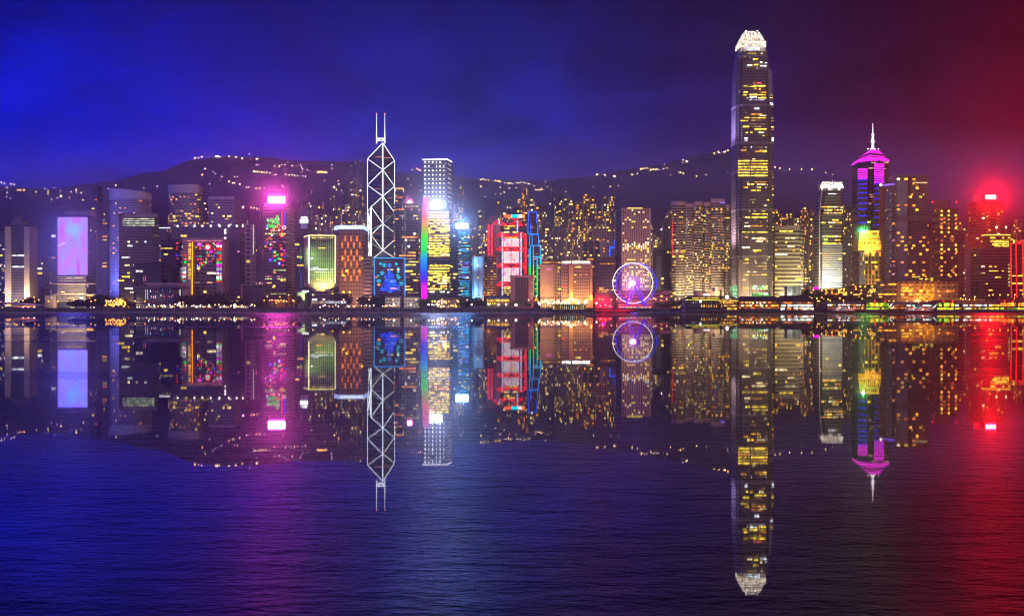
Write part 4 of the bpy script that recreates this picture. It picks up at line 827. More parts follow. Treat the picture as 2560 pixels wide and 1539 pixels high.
# ---------------- round-windowed tower
b = tower('office_tower', 'tall pale tower with rows of round porthole windows, rising behind the ferris wheel', [(1541, 34), (1555, 0), (1627, 0)], 521, 1700, 30, plain((.46, .39, .36), .7, 0, .12)); Y = b.Y
m = MB(); r_ = [(x, y-.6) for x, y in b.ring]; m.loft([(b.z1-.05, r_), (b.z1+1.5, r_)], floor=True); m.build('roof_edge', DTRIM, b.root); front(b, 'roof_light', 1568, 1606, 519.5, 521.2, emit((1, .75, .1), 1.6), .9)
HOLE = plain((.035, .035, .06), .15, 0, .2); LITS = [emit(c, 1.8) for c in (YEL, (1, .8, .25), PALE, (1, .55, .1), WHT)]
NC_, NR_ = 12, 42
rest = MB(); cnt = 0; lits = []
rowp = {5: .25, 6: .2, 9: .5, 12: .2, 15: .12, 16: .1, 17: .55, 18: .9, 19: .95, 20: .8, 21: .3, 22: .1, 24: .15, 26: .5, 28: .45, 30: .5, 32: .3, 33: .35, 34: .4, 36: .3, 37: .3, 38: .3, 1: .15, 2: .3, 3: .1}
for r in range(NR_):
    for c in range(NC_):
        px = 1557.5+c*5.6+1; py = 525.5+r*4.75; q = (X(px, Y), Y-.22, Z(py, Y))
        pp = rowp.get(r, .05)*(1.5 if c > 7 and r > 20 else .8)
        if rng.random() < pp: lits.append(q)
        else: rest.disc(q, .92, 10, .2)
rng.shuffle(lits)
for q in lits[:100]: m = MB(); m.disc((q[0], q[1]-.1, q[2]), 1.05, 8, .3); m.build('lit_window', rng.choice(LITS[:4]+LITS), b.root)
if lits[100:]:
    m = MB(); [m.disc((q[0], q[1]-.1, q[2]), 1.05, 8, .3) for q in lits[100:]]; m.build('lit_window', LITS[0], b.root)['kind'] = 'stuff'
p0, p1 = b.c[0], b.c[1]
for r in range(NR_):
    for c in range(6):
        q = along(p0, p1, (c+.7)/6.4); d = .5; rest.box((q[0]-1.1, q[1]-.6, Z(525.5+r*4.75, Y)-.9), (q[0]+.6, q[1]+.6, Z(525.5+r*4.75, Y)+.9))
rest.build('window', HOLE, b.root)['kind'] = 'stuff'
lamp('floodlight', P(1590, 712, 1660), (1, .66, .3), 6e4, 3)
b = tower('post_office', 'long low pinkish block in stepped terraces, behind the ferris wheel legs', (1541, 1674), 732, 1590, 34, wall((.40, .26, .22), (.06, .05, .06), 4.8, 60, 1, .4)); cap_box(b, 'upper_storeys', 1552, 1626, 725, wall((.34, .22, .2), (.05, .04, .05), 4, 60, 1, .5), 8, 20); cap_box(b, 'upper_storeys', 1655, 1673, 727, plain((.42, .26, .22)), 3, 20); lit(b, .14, 5, 4, 'yyao', 1.5, cap=40)
b = tower('office_tower', 'shadowy tower with a paler columned top, right of the round-windowed tower', (1652, 1684), 576, 1960, 28, wall((.20, .15, .17), (.06, .05, .07), 9, 5, .55, .9)); lit(b, .04, 6, 4, 'wy', 1.3, cap=14)
b = tower('office_block', 'dark teal-grey block with sparse cool windows, directly right of the ferris wheel', (1632, 1681), 622, 1800, 30, wall((.09, .085, .11), (.035, .04, .055), 4.2, 5, .85, .5, .03, (YEL, WHT, PALE))); front(b, 'glass_corner', 1641, 1653, 640, 725, plain((.14, .16, .2), .3), .6); lit(b, .1, 6, 4, 'ypwa', 1.6, cap=50)

# ---------------- twin rounded banded towers
def banded_twin(label, bays, Y, pal, w_):
    b = tower('banded_tower', label, (bays[0][0], bays[-1][1]), bays[1][2], Y+10, 30, None); b.c = []
    for k, (pl, pr, top, bulge) in enumerate(bays):
        ch = chain(arc(pl, pr, bulge, 9), Y+(6 if bulge < 5 else 0), 30); yb = Y+36; m = MB(); q = ch+[(ch[-1][0], yb), (ch[0][0], yb)]
        m.loft([(GZ, q), (Z(top, Y), q)]); m.build('bay', [wall((.10, .085, .085), (.035, .03, .035), 4.1, 3, .95, .8, .10, (YEL, AMB, PALE), .8), ROOF], b.root)
        bb = Bld(); bb.__dict__.update(b.__dict__); bb.c = ch; bb.Y = Y; bb.z1 = Z(top, Y)
        ledges(bb, 'floor_band', [top+1+i*6.6 for i in range(37) if top+1+i*6.6 < 742], plain(w_, .6, 0, .1), .7, 1.5)
        ledges(bb, 'parapet', [top+3], plain((.48, .36, .38), .6, 0, .1), .9, 5)
        lit(bb, .34, 3.8, 3, pal, 2.4, top+22, 742, cap=60, hf=.42); b.last = bb
    return b
b = banded_twin('rounded twin tower of pale floor bands, left and slightly lower of the pair', ((1680, 1713, 504, 12), (1712, 1736, 509, 3), (1735, 1757, 505, 8)), 1750, 'yyap', (.46, .38, .30))
front(b, 'light_strip', 1680.5, 1681.5, 553, 640, emit((1, .05, .1), 1.), 1., 1745)
b = banded_twin('rounded twin tower of pale floor bands, right one with the taller pale top', ((1757, 1779, 507, 8), (1778, 1811, 498, 5), (1809, 1824, 512, 4)), 1755, 'yyaa', (.44, .36, .28))
front(b, 'sign', 1800, 1812, 506, 508, emit((.25, .15, 1), 1.6), 2., 1752)
for px in (1716, 1765, 1790, 1805): m = MB(); m.poly([P(px, 520, 1744), P(px, 600, 1744)], .25); m.build('light_strand', emit((.35, .45, .9), .5), b.root)
for px, e in ((1700, 1), (1770, 1.2), (1735, .7)): lamp('floodlight', P(px, 752, 1722), (1, .74, .42), 7e4*e, 3)
b = tower('podium_block', 'brown podium building with a tall lit arched gateway at its right end', (1735, 1787), 727, 1600, 24, plain((.36, .25, .21))); m = MB(); Y = b.Y
m.box((X(1787, Y)+.02, Y, GZ), (X(1796, Y), Y+20, Z(719, Y))); m.box((X(1805.5, Y), Y, GZ), (X(1810, Y), Y+20, Z(719, Y))); m.box((X(1796, Y), Y, Z(724, Y)), (X(1805.5, Y), Y+20, Z(719, Y))); m.build('gateway', plain((.5, .42, .34)), b.root)
m = MB(); m.box((X(1796, Y)+.05, Y+6, GZ), (X(1805.5, Y)-.05, Y+8, Z(726, Y))); m.build('arch_recess', plain((.05, .04, .03)), b.root); front(b, 'lit_window', 1796, 1799.5, 727, 738, emit((1, .6, .08), 1.4), .5, Y+6)
front(b, 'lit_window', 1758, 1774, 735, 738.5, emit((1, .95, .9), 2.4, .3), .4); front(b, 'window_band', 1756, 1774, 727.5, 731, wall((.5, .3, .2), (.05, .03, .03), 6, 2.6, .6, 1), .3); lamp('floodlight', P(1795, 748, 1588), (1, .75, .4), 2.2e4)

# ---------------- the tallest tower
def tallest():
    Y = 1820.; k = Y/F; cx = X(1884, Y); D = 58.
    t = thing('skyscraper', 'tallest tower, slim and tapering to a glowing white crown of curved fins', 'skyscraper', (cx, Y+D/2, GZ))
    prof = [(745, 1843, 1936), (400, 1842, 1935), (300, 1842, 1933.5), (265, 1842.5, 1932), (190, 1844, 1929), (150, 1846, 1926), (138, 1848, 1924), (113, 1853, 1919)]
    def ring(py, l, r, grow=0):
        hw = (X(r, Y)-X(l, Y))/2+grow; c = (X(r, Y)+X(l, Y))/2; hd = hw*1.0; yc = Y+29
        pts = [(-.70, -1), (.70, -1), (.78, -.88), (.88, -.88), (.88, -.78), (1, -.70), (1, .70), (.88, .78), (.88, .88), (.78, .88), (.70, 1), (-.70, 1), (-.78, .88), (-.88, .88), (-.88, .78), (-1, .70), (-1, -.70), (-.88, -.78), (-.88, -.88), (-.78, -.88)]
        return [(c+x*hw, yc+y*hd) for x, y in pts]
    gm = wall((.17, .145, .17), (.05, .045, .065), 4.15, 1.5, .6, .62, .03, (YEL, AMB, PALE), 1., .45, .2)
    m = MB(); m.loft([(Z(py, Y), ring(py, l, r)) for py, l, r in prof]); m.build('wall', [gm, ROOF], t)
    b = Bld(); b.root = t; b.Y = Y; b.D = D; b.z0 = GZ; b.z1 = Z(150, Y)
    ff = Y+29-(X(1936, Y)-X(1843, Y))/2; b.c = [(X(1852, Y), ff), (X(1872, Y), ff), (X(1918, Y), ff)]
    # window rows, floor by floor, as in the photograph
    R6 = lambda cx, cy_: (1680+cx*.2696, 400+cy_*.2696)
    R1 = lambda cx, cy_: (1780+cx*.256, 40+cy_*.256)
    rows = []
    for y in (8, 36, 64, 90, 117, 145): rows += [(612, 720, y), (732, 880, y), (888, 942, y)]
    rows += [(700, 725, 226), (735, 760, 226), (788, 870, 226), (888, 940, 230), (665, 705, 254), (785, 825, 254), (862, 940, 256), (733, 775, 282), (788, 822, 282), (900, 935, 370), (780, 885, 500), (888, 940, 503), (680, 725, 530), (738, 885, 530), (888, 940, 530), (890, 945, 562), (672, 725, 613), (748, 830, 613), (888, 918, 615), (650, 725, 668), (738, 880, 668), (888, 945, 670), (740, 865, 726), (888, 918, 728), (777, 842, 752), (890, 940, 753), (648, 720, 810), (750, 825, 838), (745, 780, 895), (895, 930, 922), (665, 712, 920), (655, 715, 955), (770, 790, 952), (697, 720, 1035), (752, 785, 1037), (828, 885, 1062), (672, 720, 1064), (905, 915, 900), (655, 680, 1110)]
    for a, c, y in rows:
        pl, py = R6(a, y); pr, _ = R6(c, y); rc = py < 441
        front(b, 'lit_window', pl, min(pr, 1917), py-1.5, py+1.5, PAL[rng.choice('yyya') if py < 441 or rng.random() < .7 else 'p'], .5, ff)
    for a, c, y, cl in ((345, 435, 367, 'y'), (475, 492, 367, 'p'), (300, 330, 397, 'd'), (400, 450, 422, 'y'), (468, 492, 452, 'p'), (515, 540, 458, 'w'), (345, 392, 482, 'p'), (410, 450, 477, 'y'), (470, 530, 488, 'w'), (430, 455, 510, 'd'), (400, 485, 655, 'r'), (310, 352, 685, 'y'), (405, 522, 683, 'y'), (410, 440, 708, 'y'), (458, 475, 715, 'a'), (310, 350, 745, 'y'), (362, 445, 769, 'y'), (455, 525, 770, 'y'), (300, 340, 772, 'y'), (370, 437, 792, 'w'), (480, 522, 798, 'y'), (365, 525, 820, 'l'), (412, 460, 905, 'w'), (378, 490, 960, 'a'), (315, 362, 993, 'y'), (385, 522, 995, 'a'), (278, 350, 1023, 'y'), (385, 480, 1020, 'd'), (308, 362, 1080, 'y'), (385, 480, 1080, 'd'), (415, 530, 1105, 'y'), (330, 352, 1140, 'y'), (376, 395, 1136, 'y'), (458, 505, 1138, 'p'), (315, 345, 1195, 'w'), (315, 345, 1215, 'w'), (420, 488, 1322, 'a'), (495, 532, 1322, 'y'), (380, 390, 1280, 'w'), (520, 534, 1283, 'w')):
        pl, py = R1(a, y); pr, _ = R1(c, y); f = min(1, max(0, (300-py)/160)); yy = ff+3.2*f*.5
        front(b, 'lit_window', pl, pr, py-1.3, py+1.3, PAL[cl], .5+2*f*0, yy-(.8 if py > 150 else 0))
    # right chamfer strip
    yr = ff+8
    for y, cl in [(540+i*22, 'l') for i in range(16)]+[(998, 'y'), (1025, 'y'), (1085, 'y'), (1110, 'a'), (1190, 'w'), (1205, 'w'), (1220, 'w'), (850, 'w'), (865, 'w'), (880, 'w'), (775, 'y'), (800, 'y')]:
        px, py = R1(545, y); pr = 1930+min(5, (py-170)/30)*.9; front(b, 'lit_window', 1918.5, pr, py-.9, py+.9, PAL[cl] if cl != 'l' else emit((.6, .4, .55), .3), .4, yr)
    for y in range(0, 1100, 27):
        px, py = R6(890, y)
        if rng.random() < .25: front(b, 'lit_window', 1919, 1934, py-1, py+1, PAL[rng.choice('yad')], .4, yr)
    bb = Bld(); bb.__dict__.update(b.__dict__); bb.z1 = Z(200, Y); lit(bb, .15, 4.2, 2.6, 'yyyapd', 4, 205, 705, cap=0, hf=.28, edges=[0, 1], out=.45)
    # pale band storeys and seams
    for y in (137, 262, 356, 428, 523, 640): 
        m = MB(); l, r = (1842.5, 1935) if y > 200 else (1849, 1923); q = ring(y, l, r, .7); m.loft([(Z(y+2.2, Y), q), (Z(y-2.2, Y), q)], cap=True, floor=True); m.build('louver_band', plain((.30, .26, .31), .5, .2), t)
    for px in (1872.5, 1876): 
        m = MB(); m.box((X(px, Y)-.25, ff-.9, GZ), (X(px, Y)+.25, ff-.02, Z(300, Y))); m.build('fin', plain((.34, .3, .33), .5), t)
    for i in range(24):
        px = 1876+i*1.75; m = MB(); m.box((X(px, Y)-.16, ff-.6, GZ), (X(px, Y)+.16, ff-.02, Z(560, Y))); m.build('fin', plain((.36, .28, .26), .5), t)
    for i in range(11):
        px = 1848+i*2.3; m = MB(); m.box((X(px, Y)-.2, ff-.7, GZ), (X(px, Y)+.2, ff-.02, Z(650, Y))); m.build('fin', plain((.5, .4, .34), .5), t)
    # crown of curved fins
    cw = emit((1, .84, .68), 1.15, .3)  # fins and ring glow by themselves, standing in for floodlight on them
    cp = [(114, 1.0), (105, .96), (96, .88), (88, .78), (79, .63), (71, .46)]
    bl, br = 1853, 1919; hw0 = (X(br, Y)-X(bl, Y))/2; cc = (X(br, Y)+X(bl, Y))/2; yc = Y+29
    def crown_pt(sx_, sy_, i): py, s = cp[i]; return (cc+sx_*hw0*(s if abs(sx_) == 1 else 1-(1-s)*.75), yc+sy_*hw0*(s if abs(sy_) == 1 else 1-(1-s)*.75), Z(py, Y))
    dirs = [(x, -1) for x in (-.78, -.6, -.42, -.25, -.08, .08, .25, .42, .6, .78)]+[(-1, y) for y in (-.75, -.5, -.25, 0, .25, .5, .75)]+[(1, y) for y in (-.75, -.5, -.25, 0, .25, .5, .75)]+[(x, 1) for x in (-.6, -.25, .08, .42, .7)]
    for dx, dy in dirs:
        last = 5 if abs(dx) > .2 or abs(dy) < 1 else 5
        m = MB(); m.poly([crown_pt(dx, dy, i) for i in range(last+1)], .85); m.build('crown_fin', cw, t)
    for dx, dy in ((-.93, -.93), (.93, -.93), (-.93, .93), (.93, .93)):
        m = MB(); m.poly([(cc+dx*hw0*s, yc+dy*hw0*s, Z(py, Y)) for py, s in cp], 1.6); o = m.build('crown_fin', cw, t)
        m = MB(); m.ball((cc+dx*hw0*.46, yc+dy*hw0*.46, Z(70, Y)), .9); m.build('lamp', emit((1, 1, 1), 5), o)
    core = MB(); q = lambda s: [(cc+x*hw0*s, yc+y*hw0*s) for x, y in ((-1, -1), (1, -1), (1, 1), (-1, 1))]
    core.loft([(Z(113, Y), q(.78)), (Z(95, Y), q(.64)), (Z(84, Y), q(.46))]); core.build('crown_core', plain((.6, .5, .45), .6, 0, .1), t)
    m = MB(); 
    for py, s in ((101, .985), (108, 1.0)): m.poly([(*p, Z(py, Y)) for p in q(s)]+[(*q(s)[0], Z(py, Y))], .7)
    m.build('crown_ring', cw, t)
    for dx in (-.7, 0, .7):
        for dy in (-1.7,): lamp('crown_light', (cc+dx*hw0, yc+dy*hw0, Z(118, Y)), (1, .86, .68), 3e4, 2)
    for dy in (-.6, .3): lamp('crown_light', (cc-1.25*hw0, yc+dy*hw0, Z(114, Y)), (1, .8, .55), 2.2e4, 2, spot=((1, 0, .9), 2.4, .6))
    lamp('crown_light', (cc+1.25*hw0, yc-.5*hw0, Z(114, Y)), (1, .85, .9), 2e4, 2, spot=((-1, 0, .9), 2.4, .6))
    for i, (a, c) in enumerate(((0, .45), (.5, .95))):
        front(b, 'crown_window', 1868+i*16, 1881+i*18, 118, 126, emit((.75, .95, 1), 1.8, .4), .6, ff+7)
    for i in range(12): front(b, 'crown_window', 1868+i*3.4, 1870+i*3.4, 104.5, 109, emit((1, .85, .65), 2.2), .5, ff+8)
    # lit foot
    GL = emit((.35, .9, .35), .9, .5); 
    for r in range(4):
        for c in range(12): front(b, 'lit_window', 1880+c*3.3, 1882.2+c*3.3, 713+r*6.4, 717+r*6.4, rng.choice((GL, PAL['y'], emit((.1, .9, .3), .9, .5), PAL['w'])) if r != 2 else PAL['d'], .9, ff)
    front(b, 'lit_window', 1857, 1876, 719.5, 721, PAL['y'], .9, ff); front(b, 'light_strip', 1880, 1922, 734, 742, emit((.2, .9, .2), .6, .4), .7, ff)
    lamp('floodlight', P(1858, 742, Y-40), (1, .68, .38), 1.0e5, 4); lamp('floodlight', (X(1806, Y), Y+25, Z(742, Y)), (1, .72, .45), 1.5e5, 4, spot=((1, .1, 1.2), 2.4, .5)); lamp('floodlight', (X(1790, Y), Y+25, Z(330, Y)), (.6, .45, 1), 2.2e5, 5, spot=((1, .1, .8), 2.4, .5)); lamp('floodlight', P(1905, 742, Y-36), (.9, .85, .45), 6e4, 4)
    lamp('floodlight', (X(1796, Y), Y+25, Z(600, Y)), (.9, .6, .6), 2.6e5, 5, spot=((1, .1, 1.), 2.4, .5))  # with the side lamps above, added in mid-air to brighten the left face
tallest()
b = tower('podium_block', 'green-lit glass podium with a white band at the foot of the tallest tower', (1822, 1843), 713, 1700, 30, wall((.4, .5, .42), (.2, .3, .22), 5, 4, .9, .6)); front(b, 'light_strip', 1826, 1842, 717, 727, emit((.35, .8, .4), .55, .4), .5); front(b, 'light_strip', 1826, 1842, 739, 743, emit((.6, .9, .7), .6, .3), .5); lamp('floodlight', P(1834, 735, 1680), (.5, 1, .5), 2.5e4)

# ---------------- right of the tallest tower
b = tower('office_block', 'mid-rise of pale horizontal bands under a plain top, directly right of the tallest tower', [(1937, 0), (2000, 0), (2009, 26)], 565, 1850, 30, wall((.40, .32, .22), (.05, .045, .04), 5.8, 40, 1, .45)); front(b, 'parapet', 1936.5, 2000.5, 564, 576, plain((.36, .28, .22)), .6)
front(b, 'lit_window', 1948, 1982, 577, 579, PAL['y'], .5); lit(b, .24, 5.8, 3.6, 'yppa', 2.4, 590, 712, edges=[0], cap=80, hf=.36); lit(b, .6, 5.8, 4, 'aad', 2, 590, 712, edges=[1], cap=20); lamp('floodlight', P(1985, 735, 1815), (1, .8, .35), 1.3e5, 3)
b = tower('pavilion', 'low glass-fronted pavilion with a thin pale frame, right of the tallest tower', (1960, 2003), 714, 1640, 20, wall((.4, .36, .3), (.16, .17, .15), 20, 6, .92, .95, gr=.4)); neon(b, 'frame', [(1960, 740), (1960, 714), (2002.5, 714), (2002.5, 740)], plain((.6, .45, .32)), .6); lamp('floodlight', P(1980, 742, 1630), (.9, 1, .85), 1.5e4); lit(b, .3, 4, 3, 'yo', 1.5, 732, 742, cap=12)
# glowing-crown tower
def crown_tower():
    Y = 1850.; t0 = thing('office_tower', 'tapering dark tower with a small white lit crown and white floodlit lower floors', 'tower', (X(2073, Y), Y+24, GZ))
    b = Bld(); b.root = t0; b.Y = Y; b.z0 = GZ; b.z1 = Z(480, Y); b.D = 40
    k = (Y+34)/Y; e = lambda px: 1280+(px-1280)*k
    prof = [(745, e(2036), 2110), (535, e(2037), 2109), (534, e(2040), 2108), (490, e(2044.5), 2107), (470, e(2048), 2105)]
    m = MB(); rg = lambda l, r: [(X(l, Y), Y+4), (X(l, Y)+3, Y), (X(r, Y)-3, Y), (X(r, Y), Y+4), (X(r, Y), Y+40), (X(l, Y), Y+40)]
    m.loft([(Z(y, Y), rg(l, r)) for y, l, r in prof]); m.build('wall', [wall((.22, .21, .20), (.045, .045, .045), 4.6, 30, 1, .55, .0, rough=.5), ROOF], t0)
    cw = plain((.9, .86, .8), .5, 0, .05); zc = Z(468.5, Y)
    for i in range(15):
        px = 2056+i*3.6; m = MB(); l = abs(i-7)/7; m.poly([P(px, 469.5, Y+1), P(px, 461, Y+2), P(px+(7-i)*.45, 453+(i == 7)*-3, Y+6)], .65); m.build('crown_fin', cw, t0)
    for px, s in ((2052, 1), (2107, -1)): m = MB(); m.face([P(px-2*s, 469, Y), P(px+7*s, 469, Y), P(px+6*s, 453, Y+5), P(px+4*s, 453, Y+5)]); m.face([P(px+7*s, 469, Y+2), P(px-2*s, 469, Y+2), P(px+4*s, 453, Y+7), P(px+6*s, 453, Y+7)]); m.face([P(px-2*s, 469, Y), P(px+4*s, 453, Y+5), P(px+4*s, 453, Y+7), P(px-2*s, 469, Y+2)]); m.build('crown_fin', cw, t0)
    m = MB(); 
    for y in (456, 461, 466): m.bar(P(2055, y, Y+3), P(2107, y, Y+3), .45)
    m.build('crown_rail', cw, t0)
    m = MB(); q = [(X(2058, Y), Y+8), (X(2103, Y), Y+8), (X(2103, Y), Y+30), (X(2058, Y), Y+30)]; m.loft([(Z(470, Y)-.1, q), (Z(456, Y), q)]); m.build('roof_block', plain((.5, .45, .4)), t0)
    for px in (2056, 2080, 2104): lamp('crown_light', P(px, 470, Y-7), (1, .85, .7), 2.2e4, 1)
    b.c = [(X(2056, Y), Y), (X(2072, Y), Y), (X(2106, Y), Y)]
    R7 = lambda cx, cy_: (2020+cx*.3369, 300+cy_*.3369)
    for a, c, y in ((100, 225, 645), (235, 260, 648), (120, 180, 668), (195, 260, 668), (110, 180, 690), (185, 255, 690), (80, 130, 762), (150, 250, 762), (180, 225, 742), (160, 190, 790), (100, 245, 862), (120, 145, 888), (200, 240, 890), (110, 240, 915), (62, 300, 990), (225, 250, 1030), (130, 150, 1078), (222, 240, 1105)):
        pl, py = R7(a, y); pr, _ = R7(c, y); x = pl
        while x < pr-1: l = min(pr-x, 5+rng.random()*14); front(b, 'lit_window', max(x, 2052), min(x+l, 2107), py-1.4, py+1.4, PAL[rng.choice('yyap')], .4); x += l+1.5
    front(b, 'sign', *(R7(v, 0)[0] for v in (150, 210)), 483.5, 485.5, emit((.9, .95, 1), 1.4, .3), .5)
    ledges(b, 'floor_band', [612+i*5.4 for i in range(20)], plain((.55, .56, .50), .6, 0, .08), .5, 1.5)
    b.c = [(X(e(2036), Y), Y+4)]; m = MB(); m.bar((X(2050, Y)-1, Y-1, GZ), (X(2050, Y)-1, Y-1, Z(535, Y)), 1.1); m.bar((X(2050, Y)-1, Y-1, Z(535, Y)), (X(2056, Y)-1, Y-1, Z(472, Y)), .8); m.build('corner_fin', plain((.6, .55, .52), .5), t0)
    lamp('floodlight', P(2080, 728, Y-22), (.95, 1, .82), 7e4, 3); lamp('floodlight', P(2046, 730, Y-10), (1, .9, .75), 8e4, 3); lamp('floodlight', P(2084, 690, Y-26), (.92, 1, .9), 3e4, 3)
crown_tower()
# pagoda-roofed magenta tower
def magenta_tower():
    Y = 1960.; k = Y/F; t = thing('office_tower', 'tall dark tower with magenta stepped roof, white spire and magenta to blue banded corners', 'tower', (X(2180, Y), Y+30, GZ))
    body = wall((.09, .075, .11), (.04, .035, .06), 4.4, 30, 1, .55, 0, rough=.5)
    ring = lambda l, m_, r, dl, dr, bk=50: [(X(l, Y+dl), Y+dl), (X(m_, Y), Y), (X(r, Y+dr), Y+dr), (X(r, Y+dr)-6, Y+dr+bk), (X(l, Y+dl)+4, Y+dl+bk)]
    m = MB(); m.loft([(GZ, ring(2144, 2178, 2222, 22, 14)), (Z(402, Y), ring(2144, 2178, 2222, 22, 14))]); m.build('wall', [body, ROOF], t)
    MG = emit((1, .02, .80), 1.5)
    def frustum(nm, z0, r0, z1, r1, mat): m = MB(); m.loft([(z0, r0), (z1, r1)], floor=True); m.build(nm, [mat, ROOF], t)
    frustum('roof_tier', Z(400, Y), ring(2142, 2167, 2226, 26, 16), Z(391.5, Y), ring(2150, 2170, 2215, 26, 18), MG)
    frustum('roof_drum', Z(391.4, Y), ring(2152, 2171, 2213, 26, 18), Z(389.5, Y), ring(2152, 2171, 2213, 26, 18), body)
    frustum('roof_tier', Z(389.4, Y), ring(2156, 2173, 2212, 26, 18), Z(387, Y), ring(2158, 2174, 2211, 26, 18), MG)
    frustum('roof_drum', Z(386.9, Y), ring(2159, 2175, 2208, 27, 19, 40), Z(382, Y), ring(2159, 2175, 2208, 27, 19, 40), body)
    frustum('roof_tier', Z(381.9, Y), ring(2158, 2175, 2208, 27, 19, 40), Z(373, Y), ring(2170, 2181, 2198, 27, 19, 20), MG)
    WS = emit((1, .85, .95), 1.8); m = MB(); Ys = Y+32
    m.bar(P(2182, 373, Ys), P(2182, 352, Ys), 2.3, 8, 1.5); m.bar(P(2182, 352, Ys), P(2182, 334, Ys), 2.4, 8, .7); m.bar(P(2182, 334, Ys), P(2182, 308, Ys), .8, 6, .35); m.build('spire', WS, t)
    m = MB(); m.ball(P(2182, 337, Ys), 2.9, 8, 6, .8); m.bar(P(2176, 355, Ys), P(2188, 355, Ys), 1.1, 6); m.build('spire_collar', emit((1, .7, .85), 1.1), t)
    m = MB()
    for px in (2170, 2177, 2187, 2196): m.ball(P(px, 372.5, Ys-20), 1., 6, 4)
    m.build('roof_lamp', emit((1, .9, 1), 3), t)
    # lit corner columns
    for l, mm, r, y0, ytop, yl in ((2145, 2163, 2168, 422, 415, 585), (2186, 2196, 2209, 409, 401, 455)):
        z0, z1 = GZ if True else 0, Z(y0, Y)
        q = [(X(l, Y-3), Y-3), (X(mm, Y-6), Y-6), (X(r, Y-2), Y-2), (X(r, Y), Y+6), (X(l, Y), Y+6)]; c_ = (X((l+r)/2, Y), Y-2)
        if l > 2170: q = [(X(2186, Y-4), Y-4), (X(2195, Y-7), Y-7), (X(2209.5, Y-2), Y-2), (X(2209, Y), Y+10), (X(2187, Y), Y+10)]
        m = MB(); m.loft([(GZ, q), (z1, q), (Z(ytop, Y), [(c_[0]+(x-c_[0])*.12, c_[1]+(y-c_[1])*.12) for x, y in q])]); m.build('corner_column', [wall((.16, .15, .17), (.06, .06, .07), 4.4, 30, 1, .5), MG], t)
        y = y0+.5; i = 0
        while y < 588:
            f = (y-y0)/(588-y0); mg = y < (450 if l < 2170 else 458)
            st = 5.6 if mg else 7+f*15; th = 3.6 if mg else 1.8
            col = (1, .02, .85) if y < 440 else (.75, .02, 1) if mg else (.02, .02, 1)
            rr = 1.06; qq = [(c_[0]+(x-c_[0])*rr, c_[1]+(y_-c_[1])*rr-.4) for x, y_ in q[:3]]
            if l > 2170 and not mg: qq = [qq[0], (qq[0][0]+(qq[1][0]-qq[0][0])*1.4, qq[1][1])]
            m = MB(); za, zb = Z(y+th, Y), Z(y, Y)
            for a, c in zip(qq, qq[1:]): m.face([(*a, za), (*c, za), (*c, zb), (*a, zb)]); m.face([(*a, zb), (*c, zb), (c[0], c[1]+2, zb), (a[0], a[1]+2, zb)]); m.face([(a[0], a[1]+2, za), (c[0], c[1]+2, za), (*c, za), (*a, za)])
            m.build('light_band', emit(col, 1.5), t); y += st
    b = Bld(); b.root = t; b.Y = Y; b.z0 = GZ; b.z1 = Z(405, Y); b.c = [(X(2168, Y), Y-.1), (X(2186, Y), Y-.1)]
    for pl, pr, y in ((2170, 2186, 420), (2178, 2189, 406), (2210, 2220, 403.5), (2210, 2222, 406), (2208, 2216, 421), (2172, 2185, 486), (2174, 2188, 492), (2182, 2186, 503), (2172, 2177, 508), (2153, 2163, 510)): front(b, 'lit_window', pl, pr, y, y+1.6, emit((1, .5, .3), .8, .4), 3, Y-1)
    lit(b, .12, 6, 4, 'ya', 2, 540, 580, cap=10)
magenta_tower()
Y = 1750.; b = tower('gold_tower', 'gold floodlit classical tower with a green beacon, in front of the magenta-roofed tower', (2147, 2202), 625, Y, 30, wall((.42, .27, .12), (.05, .04, .03), 6.5, 4.8, .6, .85, .12, (YEL, AMB), 1.))
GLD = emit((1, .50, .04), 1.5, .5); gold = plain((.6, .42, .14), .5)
for pl, pr, y0, y1, dy in ((2144.5, 2203, 612, 625, -1), (2147, 2202, 601, 612, 1), (2149, 2201, 590, 601, 2), (2151, 2199, 577, 590, 3)):
    m = MB(); xl, xr = X(pl, Y), X(pr, Y); m.loft([(Z(y1, Y)+.02, [(xl, Y+dy), (xr, Y+dy), (xr, Y+26), (xl, Y+26)]), (Z(y0, Y), [(xl, Y+dy), (xr, Y+dy), (xr, Y+26), (xl, Y+26)])], floor=True); m.build('crown_storey', [gold, gold], b.root)
    n = int((pr-pl)/5.2)
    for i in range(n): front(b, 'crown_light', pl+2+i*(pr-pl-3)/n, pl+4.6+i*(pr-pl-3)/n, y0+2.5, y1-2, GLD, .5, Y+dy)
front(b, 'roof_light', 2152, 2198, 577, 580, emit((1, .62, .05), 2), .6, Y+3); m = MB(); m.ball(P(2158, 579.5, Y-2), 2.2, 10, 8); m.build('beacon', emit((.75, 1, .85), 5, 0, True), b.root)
lamp('crown_light', P(2175, 628, Y-14), (1, .55, .06), 1.2e5, 2); lamp('beacon_light', P(2158, 578, Y-6), (.05, 1, .15), 8e4, 1); lit(b, .3, 6, 4, 'yyya', 2.5, 650, 705, cap=40); lamp('floodlight', P(2175, 735, Y-25), (1, .65, .15), 6e4, 3)

